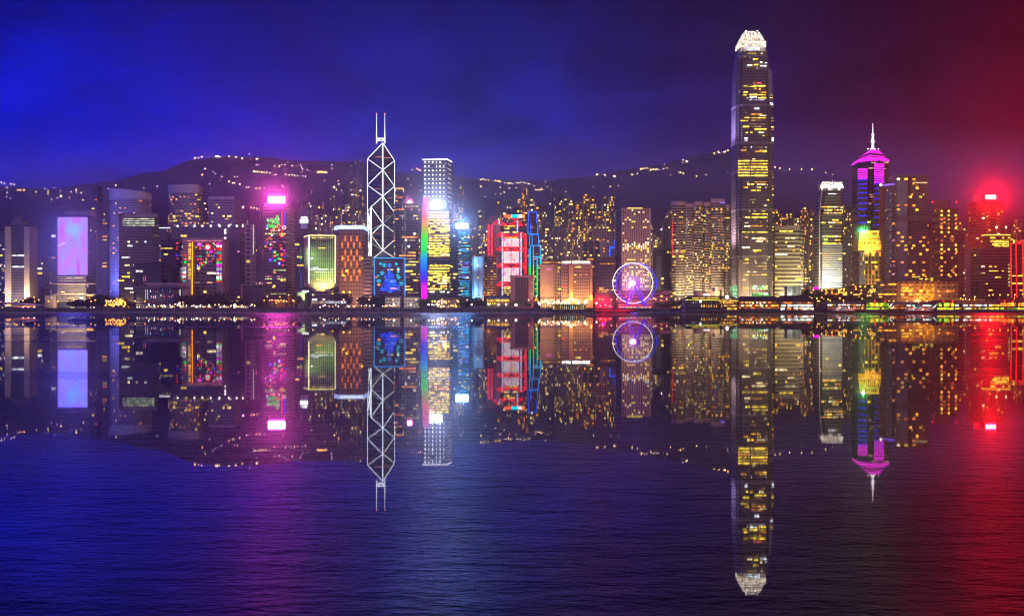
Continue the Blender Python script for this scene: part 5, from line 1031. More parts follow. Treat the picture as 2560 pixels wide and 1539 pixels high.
b = tower('residential_tower', 'dark residential tower with violet roof lights, left half of the big amber-windowed pair', (2212, 2241), 461, 1860, 36, wall((.22, .16, .17), (.04, .035, .045), 4.2, 3.4, .6, .5, .10, (AMB, ORG, YEL), 1.1))
for k in range(6): front(b, 'roof_light', 2206+k*5.8, 2210+k*5.8, 461+(-.6*k), 465-.6*k, emit((.25, .12, 1), 1.8), .8)
lit(b, .22, 6.2, 4.6, 'aayok', 1.15, 470, 690, cap=90, hf=.42); m = MB(); m.ball(P(2202, 462, 1857), 2, 8, 6); m.build('roof_lamp', emit((1, .8, .6), 4), b.root)
for px in (2226,): 
    for k in range(12): front(b, 'light_strand', px, px+.9, 480+k*18, 486+k*18, emit((.4, .4, .6), .6, .5), .4)
b = tower('residential_tower', 'big dark residential tower full of amber windows, right half of the amber-windowed pair', [(2241, 0), (2270, 0), (2272, 6), (2322, 6)], 437, 1850, 36, wall((.24, .17, .17), (.04, .035, .045), 4.2, 3.4, .6, .5, .08, (AMB, ORG, YEL), 1.1))
cap_box(b, 'roof_block', 2252, 2270, 433, plain((.42, .36, .42)), 4, 12); front(b, 'pilaster', 2243, 2268, 450, 700, plain((.30, .24, .30), .6, 0, .12), .3)
lit(b, .30, 6.1, 4.8, 'aayoap', 1.2, 442, 540, edges=[0, 2], cap=90, hf=.42, out=.8); lit(b, .26, 6.1, 4.8, 'aayo', 1.2, 556, 692, edges=[0, 2], cap=9, hf=.42, out=.8); front(b, 'louver_band', 2242, 2322, 540, 552, plain((.24, .15, .15), .6), .7); front(b, 'lit_window', 2282, 2318, 455.5, 458, emit((1, .75, .35), 1.6, .4), .9, b.Y+6)
for pl, pr, y in ((2280, 2291, 691), (2292, 2300, 690.5), (2299, 2306, 696), (2313, 2322, 696)): front(b, 'lit_window', pl, pr, y, y+2.2, PAL['y'], .6)
b = tower('residential_tower', 'slab tower densely dotted with orange windows, right of the big amber-windowed pair', (2331, 2394), 521, 1800, 32, wall((.16, .10, .09), (.035, .025, .03), 6, 4.4, .6, .45, .18, (ORG, AMB, (1, .35, .05)), 1.1))
cap_box(b, 'roof_block', 2338, 2376, 500, plain((.25, .10, .13)), 6, 18); lit(b, .7, 6.1, 4.4, 'aaoay', 1.15, 522, 692, cap=100, hf=.45, wf=.55, floorvar=False)
for px in (2331, 2391): m = MB(); m.ball(P(px, 505, 1800), 1.3, 6, 4); m.build('warning_light', emit((1, .01, .03), 3), b.root)
b = tower('hotel_podium', 'long brown podium with rows of glowing orange rooms and a bright glass hall', (2190, 2396), 703, 1650, 30, wall((.28, .17, .12), (.05, .035, .03), 6, 7, .6, .4)); Y = b.Y
for r, y in enumerate((710, 717.5, 724.5, 733, 741)):
    for pl, pr in ((2252, 2260), (2261, 2271), (2273, 2283), (2290, 2298), (2298.6, 2306)):
        if not (r in (0,) and pl > 2285): front(b, 'lit_window', pl, pr, y, y+4.6, rng.choice((PAL['a'], PAL['o'], PAL['a'], emit((1, .16, .03), .9, .5))), .5)
front(b, 'glass_hall', 2307, 2336, 709, 750, plain((.4, .2, .06), .4), .8)
for r in range(8):
    for c in range(7): front(b, 'lit_window', 2308+c*4, 2311.2+c*4, 710+r*4.9, 713.8+r*4.9, emit((1, .36, .03), 1.1, .6), 1.)
for c in range(6): front(b, 'lit_window', 2344+c*7.4, 2349+c*7.4, 725, 730, PAL['o'], .5); front(b, 'lit_window', 2344+c*7.4, 2348+c*7.4, 710, 714, emit((1, .25, .08), .5, .6), .5)
front(b, 'lit_window', 2326, 2333, 694, 702, emit((.8, .75, .05), .8), .3, 1660)
for pl, pr, y in ((2200, 2210, 711), (2222, 2240, 709), (2195, 2240, 734), (2198, 2205, 741)): front(b, 'lit_window', pl, pr, y, y+2.4, PAL['a'], .5)
lamp('floodlight', P(2320, 750, Y-22), (1, .45, .1), 6e4, 3)
b = tower('low_block', 'brown stepped low block with lit doorway and amber strips, left of the orange podium', (2105, 2189), 716, 1640, 26, wall((.22, .15, .11), (.04, .03, .03), 6, 8, .7, .4)); 
for pl, pr, y, h in ((2107, 2117, 729, 9), (2133, 2150, 734.5, 3.5), (2174, 2189, 722, 6), (2168, 2178, 737, 2.5), (2130, 2136, 710, 2)): front(b, 'lit_window', pl, pr, y, y+h, emit((1, .55, .08), 1.3, .4), .5)
cap_box(b, 'upper_storeys', 2135, 2189, 711, plain((.2, .13, .1)), 6, 14); lit(b, .3, 3, 3, 'yao', 1.5, 712, 720, cap=24)
b = tower('low_block', 'dark rounded low hall with a magenta square sign, below the white-crowned tower', arc(2010, 2105, 14, 9), 722, 1640, 20, wall((.14, .10, .08), (.04, .03, .03), 8, 6, .6, .4)); front(b, 'sign', 2033, 2046, 717.5, 723, emit((1, .0, .9), 2.2), .6, b.Y-1); lit(b, .35, 3.4, 3.2, 'yyaow', 1.3, 718, 735, cap=60, out=.5)
front(b, 'lit_window', 2062, 2096, 733.5, 736, PAL['o'], .6, b.Y-1)
b = tower('office_tower', 'narrow tower of pale horizontal bars, between the dotted orange slab and the brown slab', (2394, 2412), 575, 1860, 24, wall((.34, .24, .24), (.04, .03, .04), 5.6, 30, 1, .5)); lit(b, .12, 5.6, 4, 'yyp', 2, 600, 735, cap=20)
b = tower('office_tower', 'dim red tower with a small white-hot red-haloed sign on its roof', (2420, 2508), 502, 2000, 34, wall((.20, .07, .07), (.05, .02, .025), 4.4, 4, .8, .5, .06, (AMB, ORG, YEL))); Y = b.Y
m = MB(); m.box((X(2462, Y), Y+2, b.z1), (X(2491, Y), Y+9, Z(486.5, Y))); m.build('sign_frame', plain((.3, .05, .05)), b.root); front(b, 'sign', 2464, 2489, 488, 497.5, emit((1, .78, .62), 5, 0, True), 1, Y+1.9); m = MB(); m.box((X(2436, Y), Y, b.z1-.1), (X(2448, Y), Y+4, Z(488, Y))); m.build('sign_light', emit((1, .01, .03), 2.5), b.root)
for pl, pr in ((2464, 2474), (2490, 2498)):
    for k in range(9): front(b, 'floor_light', pl, pr, 514+k*8, 516.5+k*8, emit((.9, .12, .1), .5, .3), .4)
lit(b, .16, 6, 4.4, 'ayop', 1.8, 530, 600, cap=50)
b = tower('office_tower', 'dark tower with glowing yellow cornice and two thin spires, below the red sign tower', (2456, 2526), 587, 1900, 30, wall((.16, .08, .06), (.04, .025, .02), 5, 30, 1, .5)); neon(b, 'cornice_light', [(2454, 588.5), (2466, 587), (2526, 587)], emit((1, .62, .06), 2), 1.); 
for px, y in ((2491, 548), (2515, 550)): m = MB(); m.bar(P(px, 586, 1908), P(px, y, 1908), 1., 6, .3); m.build('spire', plain((.5, .35, .2)), b.root); m = MB(); m.ball(P(px, 568, 1906.), 1.8, 6, 4); m.build('spire_lamp', emit((1, .75, .3), 3), b.root)
for y in (604, 609, 614, 600): front(b, 'lit_window', 2480+(y % 3)*3, 2522, y, y+2, PAL['y'], .5)
lit(b, .5, 5, 4, 'yya', 2, 590, 616, cap=20)
b = tower('office_block', 'broad plain brown-red slab with a few lit windows, left of the red neon tower', (2426, 2527), 620, 1750, 34, wall((.26, .14, .12), (.07, .04, .04), 4.4, 40, 1, .4, rough=.6)); front(b, 'pilaster', 2413, 2425.5, 618, 744, plain((.46, .2, .18), .6), 2, b.Y+2)
for pl, pr, y in ((2454, 2462, 665), (2472, 2480, 665), (2486, 2492, 665), (2473, 2495, 676), (2505, 2509, 676), (2452, 2462, 681.5), (2488, 2502, 692), (2464, 2469, 708), (2472, 2481, 724), (2435, 2439, 637)): front(b, 'lit_window', pl, pr, y, y+2, PAL[rng.choice('yyp')], .5)
for k in range(7): front(b, 'lit_window', 2520, 2525, 660+k*8.6, 664+k*8.6, emit((.8, .8, .2), .7, .5), .5)
b = tower('neon_tower', 'dark tower drawn in vertical red neon lines, at the right edge', (2527, 2600), 609, 1680, 28, wall((.14, .07, .05), (.05, .025, .02), 6, 40, 1, .4)); RN = emit((1, .01, .015), 2.4)
for px in (2527, 2540, 2557, 2572): neon(b, 'neon_line', [(px, 609), (px+2, 744)], RN, .75)
neon(b, 'neon_line', [(2527, 609), (2572, 609)], RN, .6)
for k in range(14): px = 2529+rng.random()*44; m = MB(); m.ball(P(px, 600+rng.random()*7, 1682), 1.2+rng.random()*.8, 6, 4); m.build('roof_light', emit((1, .04, .02) if px > 2536 else (.3, .7, .05), 1.5), b.root)
for y in (688, 707): 
    for pl, pr in ((2529, 2539), (2542, 2556)): front(b, 'lit_window', pl, pr, y, y+2.2, PAL['y'], .5)
lit(b, .1, 5, 4, 'aoy', 2, 620, 740, cap=20)
# ------------------------------------------------------------------ towers climbing the hillside
HW = [wall((.17, .14, .17), (.03, .028, .04), 5.2, 4.6, .62, .5, .34, (AMB, YEL, YEL, PALE), 2.2), wall((.14, .12, .16), (.03, .028, .045), 5.6, 5, .6, .5, .24, (YEL, AMB, PALE), 2.2),
      wall((.20, .14, .14), (.03, .025, .03), 5.2, 4.4, .62, .5, .38, (ORG, AMB, YEL), 2.0), wall((.10, .10, .16), (.025, .025, .045), 5.6, 5, .6, .45, .14, (PALE, YEL, (1, .55, .5)), 2.0)]
HT = [ # px centre, width, top row, depth, finish, where
 (806, 15, 528, 2450, 1, 'left of the prism tower'), (790, 12, 545, 2400, 0, 'left of the prism tower'), (822, 13, 556, 2400, 0, 'left of the prism tower'), (842, 14, 520, 2500, 1, 'left of the prism tower'), (862, 15, 468, 2750, 3, 'left of the prism tower'), (882, 14, 455, 2800, 1, 'left of the prism tower'), (874, 12, 500, 2600, 0, 'left of the prism tower'),
 (893, 13, 525, 2450, 0, 'left of the prism tower'), (907, 9, 522, 2450, 1, 'left of the prism tower'), (888, 6, 402, 3050, 3, 'left of the prism tower'), (902, 6, 404, 3050, 3, 'left of the prism tower'), (702, 13, 545, 2500, 3, 'behind the pink sign tower'), (757, 9, 510, 2500, 3, 'behind the pink sign tower'), (645, 14, 560, 2350, 3, 'behind the pink sign tower'),
 (923, 10, 560, 2350, 1, 'seen past the prism tower'), (940, 10, 470, 2700, 3, 'seen past the prism tower'), (1004, 9, 495, 2450, 0, 'seen past the prism tower'),
 (1152, 12, 469, 2500, 0, 'behind the cyan striped tower'), (1140, 9, 520, 2400, 3, 'behind the cyan striped tower'), (1172, 13, 558, 2400, 0, 'left of the red truss tower'), (1186, 11, 530, 2500, 1, 'left of the red truss tower'), (1202, 14, 527, 2500, 0, 'left of the red truss tower'), (1213, 10, 558, 2400, 0, 'left of the red truss tower'), (1178, 12, 590, 2300, 1, 'left of the red truss tower'), (1206, 11, 580, 2250, 0, 'left of the red truss tower'), (1230, 10, 560, 2350, 3, 'left of the red truss tower'),
 (1303, 18, 498, 2600, 2, 'above the red truss tower'), (1312, 16, 474, 2750, 2, 'above the red truss tower'), (1286, 12, 524, 2450, 1, 'above the red truss tower'), (1297, 14, 515, 2500, 0, 'above the red truss tower'),
 (1347, 15, 515, 2550, 0, 'left of the round-windowed tower'), (1362, 12, 520, 2600, 1, 'left of the round-windowed tower'), (1383, 12, 462, 2850, 3, 'left of the round-windowed tower'), (1400, 9, 486, 2700, 0, 'left of the round-windowed tower'), (1392, 10, 510, 2600, 0, 'left of the round-windowed tower'), (1414, 11, 500, 2650, 0, 'left of the round-windowed tower'), (1427, 9, 497, 2650, 1, 'left of the round-windowed tower'),
 (1448, 16, 508, 2550, 2, 'left of the round-windowed tower'), (1466, 15, 489, 2600, 2, 'left of the round-windowed tower'), (1484, 13, 492, 2600, 0, 'left of the round-windowed tower'), (1514, 15, 498, 2600, 0, 'left of the round-windowed tower'), (1531, 14, 490, 2600, 0, 'left of the round-windowed tower'), (1370, 15, 560, 2350, 1, 'left of the round-windowed tower'), (1385, 14, 575, 2250, 3, 'left of the round-windowed tower'), (1404, 15, 566, 2250, 3, 'left of the round-windowed tower'), (1424, 14, 590, 2250, 0, 'left of the round-windowed tower'), (1440, 12, 596, 2250, 0, 'left of the round-windowed tower'), (1356, 12, 605, 2250, 0, 'left of the round-windowed tower'), (1376, 12, 620, 2250, 1, 'left of the round-windowed tower'), (1462, 14, 575, 2250, 2, 'left of the round-windowed tower'),
 (1640, 13, 590, 2350, 0, 'left of the banded twins'), (1651, 9, 600, 2300, 0, 'left of the banded twins'), (1665, 14, 552, 2450, 3, 'left of the banded twins'),
 (1948, 15, 528, 2400, 2, 'left of the white-crowned tower'), (1962, 14, 540, 2350, 2, 'left of the white-crowned tower'), (1979, 16, 534, 2450, 0, 'left of the white-crowned tower'), (1995, 12, 552, 2350, 0, 'left of the white-crowned tower'), (2014, 14, 524, 2300, 2, 'left of the white-crowned tower'), (2029, 13, 528, 2300, 0, 'left of the white-crowned tower'), (2020, 17, 600, 2250, 0, 'left of the white-crowned tower'), (2116, 11, 516, 2300, 0, 'beside the magenta-roofed tower'), (2129, 12, 522, 2300, 0, 'beside the magenta-roofed tower'), (2122, 13, 585, 2250, 3, 'beside the magenta-roofed tower'),
 (2402, 12, 560, 2250, 2, 'at the far right'), (2417, 9, 575, 2250, 0, 'at the far right'), (2550, 13, 556, 2300, 2, 'at the far right'), (2535, 12, 580, 2300, 2, 'at the far right'),
 (1246, 12, 505, 2550, 1, 'left of the red truss tower'), (1260, 11, 520, 2500, 0, 'left of the red truss tower'), (1272, 10, 500, 2600, 1, 'left of the red truss tower'), (1330, 12, 500, 2600, 0, 'left of the round-windowed tower'), (1340, 11, 545, 2400, 0, 'left of the round-windowed tower'), (1412, 13, 540, 2400, 0, 'left of the round-windowed tower'), (1434, 12, 545, 2400, 2, 'left of the round-windowed tower'), (1452, 13, 560, 2350, 0, 'left of the round-windowed tower'), (1476, 12, 530, 2450, 0, 'left of the round-windowed tower'), (1500, 12, 535, 2450, 2, 'left of the round-windowed tower'), (1520, 12, 540, 2450, 0, 'left of the round-windowed tower'), (1394, 12, 540, 2450, 0, 'left of the round-windowed tower'), (1628, 10, 570, 2400, 1, 'left of the banded twins'), (1672, 10, 535, 2550, 1, 'left of the banded twins'), (1970, 13, 575, 2250, 0, 'left of the white-crowned tower'), (2006, 13, 560, 2280, 2, 'left of the white-crowned tower'), (712, 11, 560, 2400, 1, 'behind the pink sign tower'), (735, 12, 500, 2600, 3, 'behind the pink sign tower'), (772, 11, 512, 2500, 1, 'left of the prism tower'), (798, 12, 505, 2600, 1, 'left of the prism tower'), (850, 12, 555, 2350, 0, 'left of the prism tower'), (830, 12, 490, 2650, 3, 'left of the prism tower'), (900, 11, 480, 2700, 1, 'left of the prism tower'), (642, 10, 520, 2500, 3, 'behind the pink sign tower'), (610, 11, 530, 2450, 3, 'behind the pink sign tower'), (510, 11, 510, 2500, 3, 'beside the screen tower'),
 (248, 10, 520, 2400, 1, 'beside the screen tower'), (118, 12, 628, 2300, 3, 'beside the screen tower'), (5, 12, 600, 2300, 1, 'beside the screen tower')]
KINDW = {0: 'dark slim apartment tower with yellow windows', 1: 'slim apartment tower with sparse pale windows', 2: 'brownish apartment tower with orange windows', 3: 'dim apartment tower with few lit windows'}
for i, (px, wd, top, Y, k, where) in enumerate(HT):
    xl, xr, D = X(px-wd/2, Y), X(px+wd/2, Y), 18+(i*7 % 11); zb = min(hill_z((xl+xr)/2, Y), hill_z((xl+xr)/2, Y+D))-6; zt = Z(top, Y)
    if zt-zb < 20: zb = zt-20
    m = MB(); c = (xr-xl)*.28; q = [(xl, Y+2.5), (xl+c, Y+2.5), (xl+c, Y), (xr-c, Y), (xr-c, Y+2.5), (xr, Y+2.5), (xr, Y+D), (xl, Y+D)]
    m.loft([(zb, q), (zt, q)]); q2 = [(xl+c, Y+4), (xr-c, Y+4), (xr-c, Y+D-4), (xl+c, Y+D-4)]; m.loft([(zt, q2), (zt+5, q2)])
    tag(m.build('hillside_tower', [HW[k], ROOF]), f'{KINDW[k]} on the hill {where}', 'tower', 'residential towers on the hillside')

# ------------------------------------------------------------------ lamps strung over the hill
HL = [emit((1, .62, .18), 26), emit((1, .70, .36), 22), emit((1, .36, .07), 26), emit((.85, .5, 1), 20)]
bulbs = []
for r in (.9, 1.3, 1.8):
    m = MB(); m.ball((0, 0, 0), r, 7, 5); bulbs.append([])
    for mt in HL: me = m.mesh('bulb'); me.materials.append(mt); bulbs[-1].append(me)
def hill_lamp(px, py, c, s, where):
    p = hill_pt(px, py); o = bpy.data.objects.new('hillside_lamp', bulbs[s][c]); C.objects.link(o); o.location = (p.x, p.y-1, p.z+2.5)
    tag(o, f'{("tiny", "small", "bright")[s]} {("yellow", "pale", "orange", "violet-white")[c]} lamp on the dark hillside {where}', 'lamp', 'lamps on the dark hillside')
def pts(ox, oy, s, lst): return [(ox+x*s, oy+y*s, c, z) for x, y, c, z in lst]
left = pts(0, 440, .2426, [(15, 75, 1, 1), (48, 82, 1, 1), (115, 88, 0, 1), (148, 97, 1, 1), (75, 130, 3, 1), (190, 150, 0, 1), (212, 158, 1, 2), (250, 155, 2, 2), (170, 168, 2, 0), (375, 175, 0, 1), (465, 140, 3, 0), (500, 165, 1, 1), (495, 190, 0, 1), (620, 158, 3, 0), (560, 130, 3, 0), (630, 215, 0, 2), (720, 235, 2, 0), (735, 170, 3, 0), (785, 152, 0, 2), (785, 178, 3, 0), (838, 183, 1, 1), (860, 258, 0, 1), (75, 180, 1, 0), (72, 222, 1, 1), (112, 240, 3, 0), (1195, 105, 1, 1), (1480, 133, 0, 0), (1620, 115, 3, 0), (1115, 140, 3, 0), (590, 235, 3, 0), (535, 250, 3, 0)])
mid = pts(400, 380, .283, [(310, 62, 2, 2), (340, 60, 2, 0), (370, 50, 1, 0), (495, 48, 0, 1), (510, 46, 0, 2), (528, 52, 3, 0), (610, 45, 1, 0), (672, 52, 0, 1), (728, 65, 0, 1), (797, 75, 1, 1), (790, 27, 3, 0), (855, 70, 1, 1), (865, 68, 1, 0), (852, 125, 3, 1), (876, 127, 3, 1), (830, 178, 1, 1), (845, 182, 0, 0), (858, 180, 1, 0), (880, 184, 0, 0), (900, 186, 0, 1), (920, 190, 0, 1), (940, 188, 1, 0), (972, 194, 0, 0), (1010, 212, 2, 0), (1025, 208, 3, 0), (1012, 133, 0, 0), (1055, 135, 1, 1), (1078, 125, 1, 0), (1105, 122, 3, 0), (1130, 100, 2, 1), (1168, 130, 1, 1), (1185, 135, 1, 0), (1210, 137, 1, 1), (1240, 125, 3, 1), (1252, 142, 1, 0), (1262, 160, 3, 0), (1255, 188, 1, 0), (1280, 190, 1, 0), (1300, 168, 1, 0), (1320, 178, 3, 0), (1110, 207, 1, 1), (1140, 212, 1, 0), (1165, 210, 1, 0), (1190, 215, 1, 0), (1217, 218, 1, 0), (1260, 218, 3, 0), (1285, 225, 1, 0), (400, 155, 1, 1), (375, 210, 2, 1), (470, 185, 3, 0), (490, 200, 3, 0), (545, 225, 1, 0), (660, 226, 1, 0), (685, 228, 1, 0), (530, 262, 0, 1), (610, 268, 0, 1), (645, 283, 1, 1), (660, 282, 1, 0), (705, 293, 1, 1), (765, 320, 1, 0), (785, 320, 3, 0), (850, 330, 2, 1), (880, 329, 0, 1), (922, 328, 3, 0), (440, 290, 0, 0), (1080, 308, 1, 1), (1092, 318, 2, 0), (1075, 355, 0, 1), (1105, 345, 1, 1), (735, 495, 3, 2), (805, 502, 2, 2), (830, 503, 0, 1), (855, 503, 3, 1), (1340, 362, 0, 0), (1455, 262, 2, 0), (1395, 188, 2, 2), (1412, 184, 2, 2), (1430, 186, 2, 2), (1450, 184, 2, 2), (1468, 192, 0, 2), (1518, 122, 3, 1), (1520, 152, 1, 0)])
mid += pts(700, 380, .283, [(480, 320, 0, 2), (500, 340, 0, 0), (520, 292, 0, 0), (280, 362, 0, 0), (515, 262, 2, 0), (630, 135, 0, 0), (668, 75, 0, 0), (670, 90, 0, 0), (710, 85, 0, 0), (620, 195, 2, 0), (548, 350, 1, 1), (570, 352, 0, 1), (590, 342, 0, 1), (625, 318, 0, 1), (640, 322, 0, 1)])
ctr = pts(1000, 380, .283, [(715, 252, 0, 1), (735, 246, 1, 1), (750, 254, 0, 0), (765, 250, 1, 0), (780, 256, 0, 0), (840, 262, 2, 1), (858, 262, 1, 0), (875, 266, 0, 1), (888, 272, 2, 1), (925, 282, 3, 0), (940, 284, 1, 0), (960, 286, 0, 1), (975, 280, 1, 1), (992, 288, 3, 0), (1035, 280, 1, 0), (1050, 284, 1, 0), (1065, 274, 3, 1), (1080, 270, 1, 0), (1100, 280, 1, 1), (1120, 285, 0, 0), (1140, 288, 1, 1), (1185, 308, 1, 0), (1200, 342, 0, 1), (1215, 344, 2, 1), (1235, 342, 0, 1), (1250, 330, 2, 1), (1262, 344, 0, 0), (1285, 268, 3, 0), (1300, 320, 1, 0), (1095, 338, 0, 1), (1120, 340, 0, 1), (715, 313, 0, 1), (885, 322, 0, 1), (845, 380, 0, 0), (890, 377, 0, 0), (920, 364, 0, 1), (752, 405, 0, 0), (1025, 322, 0, 0), (965, 327, 0, 0), (70, 245, 0, 0), (95, 300, 0, 0), (150, 155, 2, 0), (165, 165, 2, 1), (180, 172, 2, 1), (110, 165, 2, 0), (160, 345, 2, 0), (185, 347, 0, 0), (575, 415, 0, 0), (1465, 360, 1, 0), (1160, 480, 0, 0), (1325, 465, 0, 0)])
rgt = pts(1400, 400, .2696, [(340, 145, 1, 1), (352, 142, 1, 0), (410, 146, 1, 1), (420, 150, 1, 0), (500, 158, 0, 1), (512, 162, 1, 0), (668, 145, 0, 1), (718, 135, 1, 0), (748, 95, 0, 1), (760, 88, 0, 1), (780, 86, 1, 0), (805, 84, 0, 0), (838, 104, 0, 0), (850, 98, 0, 0), (866, 94, 0, 1), (882, 98, 1, 0), (895, 90, 1, 0), (910, 98, 3, 0), (922, 90, 0, 1), (935, 75, 3, 0), (945, 84, 1, 0), (958, 56, 2, 0), (972, 50, 1, 0), (980, 66, 3, 0), (993, 85, 0, 0), (960, 92, 1, 0), (1025, 147, 0, 0), (1100, 124, 0, 1), (1115, 122, 0, 1), (1130, 128, 0, 1), (1142, 132, 0, 0), (1265, 160, 0, 1), (1357, 149, 0, 1), (1555, 125, 0, 0), (1112, 6, 2, 0), (1140, 5, 3, 0), (1170, 20, 1, 1), (1182, 24, 1, 0), (1138, 35, 2, 0), (310, 258, 1, 0), (465, 255, 1, 0), (540, 247, 1, 0), (628, 240, 3, 0), (940, 652, 3, 1), (960, 630, 3, 1)])
rgt += pts(1680, 400, .2696, [(955, 75, 0, 1), (1000, 85, 0, 1), (1090, 95, 0, 1), (1200, 93, 0, 1), (1297, 96, 0, 1), (1425, 125, 0, 1), (1490, 142, 0, 0)])+pts(1780, 40, .256, [(20, 1350, 0, 0), (60, 1332, 2, 0), (118, 1336, 0, 1), (130, 1334, 0, 1), (155, 1322, 2, 1), (70, 1345, 3, 0)])
for lst, where in ((left, 'at the far left'), (mid, 'above the pink sign tower'), (ctr, 'behind the red truss tower'), (rgt, 'near the tallest tower')):
    for px, py, c, s in lst: hill_lamp(px, py, c, s, where)

# ------------------------------------------------------------------ promenade: trees, lamps
BARK = plain((.06, .045, .035), .9); LEAF = [plain(c, .8, 0, .5, .4) for c in ((.04, .055, .035), (.05, .06, .03), (.035, .05, .04))]
def crown_mesh(seed, squash):
    r = random.Random(seed); m = MB()
    lobes = [(r.gauss(0, .32), r.gauss(0, .32), .55+r.random()*.35*squash, .28+r.random()*.22) for _ in range(11)]
    for lx, ly, lz, lr in lobes:
        for _ in range(46):
            d = Vector((r.gauss(0, 1), r.gauss(0, 1), r.gauss(0, .8))).normalized()*lr*(.45+.55*r.random()**.5); c = Vector((lx, ly, lz))+d
            a = Vector((r.gauss(0, 1), r.gauss(0, 1), r.gauss(0, 1))).normalized()*.085; b_ = a.cross(Vector((r.gauss(0, 1), r.gauss(0, 1), r.gauss(0, 1))).normalized())
            m.face([c-a, c-b_, c+a, c+b_])
    return m
CRM = []
for i in range(5): me = crown_mesh(i+3, (.8, 1.2)[i % 2]).mesh('crown'); me.materials.append(LEAF[i % 3]); CRM.append(me)
m = MB(); m.bar((0, 0, 0), (.01, 0, .34), .045, 6, .03); 
for a in range(4): m.bar((.01, 0, .30), (.22*math.cos(a*1.6), .22*math.sin(a*1.6), .62), .024, 5, .008)
TRM = m.mesh('trunk'); TRM.materials.append(BARK)
tn = 0
def tree(px, top, Y, label, wd=1.0, group='trees along the promenade'):
    global tn
    t = thing('tree', label, 'tree', (X(px, Y), Y, GZ), group); h = (Z(top, Y)-GZ)/1.12; t.scale = (h*wd, h*wd, h); t.rotation_euler.z = tn*1.7
    for nm, me in (('trunk', TRM), ('crown', CRM[tn % 5])): o = bpy.data.objects.new(nm, me); C.objects.link(o); o.parent = t
    tn += 1
for pxs, top, Y, label, wd in (
    ((58, 68, 80, 90), 744, 1560, 'dark leafy tree below the pier-sided tower', 1.0), ((186, 196, 208, 218), 750, 1530, 'low dark tree in front of the video screen tower', 1.2), ((243, 253, 263), 738, 1560, 'round dark tree right of the video screen tower', .9), ((316, 326), 750, 1540, 'small dark tree left of the glass pavilion', 1.),
    ((462, 474, 487, 500, 514, 528), 736, 1560, 'dark tree in the grove below the arch gate building', 1.0), ((541, 553), 730, 1565, 'tallest dark trees right in front of the arch gate building', .75), ((566, 580, 594, 608, 620), 748, 1540, 'dark tree in front of the pale-framed low hall', 1.1), ((640, 690, 700), 756, 1525, 'low bush-like tree below the pink sign tower', 1.2),
    ((720, 731, 743), 741, 1550, 'round dark tree left of the pale green-lit block', .95), ((848, 857, 866), 737, 1580, 'dark tree at the foot of the orange bar tower', .9), ((908, 920, 932, 945, 957), 741, 1560, 'dark tree at the foot of the blue neon frame', 1.0), ((1056, 1066, 1076), 745, 1540, 'dark tree at the foot of the rainbow light wall', 1.), ((1118, 1130, 1143, 1155), 745, 1560, 'dark tree below the cyan striped tower', 1.), ((1168, 1182, 1196, 1206), 743, 1560, 'dark tree below the blue-washed slab', 1.), ((1228, 1240, 1252, 1264), 741, 1590, 'dark tree behind the amber-lit pavilion', .9), ((1290, 1303, 1318), 753, 1530, 'dark tree in front of the brown box with the dark grid', 1.),
    ((1653, 1664, 1675), 752, 1530, 'low spreading tree between the ferris wheel and the clock pier', 1.5), ((1692, 1704), 748, 1550, 'dark tree below the left banded twin tower', 1.1), ((2010, 2022, 2050, 2066, 2082), 733, 1600, 'dark tree on the podium below the white-crowned tower', .9), ((2120, 2150, 2175), 740, 1560, 'dark tree before the stepped low block', 1.1), ((2440, 2470, 2500), 748, 1560, 'dark tree before the brown slab', 1.1)):
    for px in pxs: tree(px+rng.uniform(-2, 2), top+rng.uniform(-1, 6), Y+rng.uniform(-6, 10), label, wd)

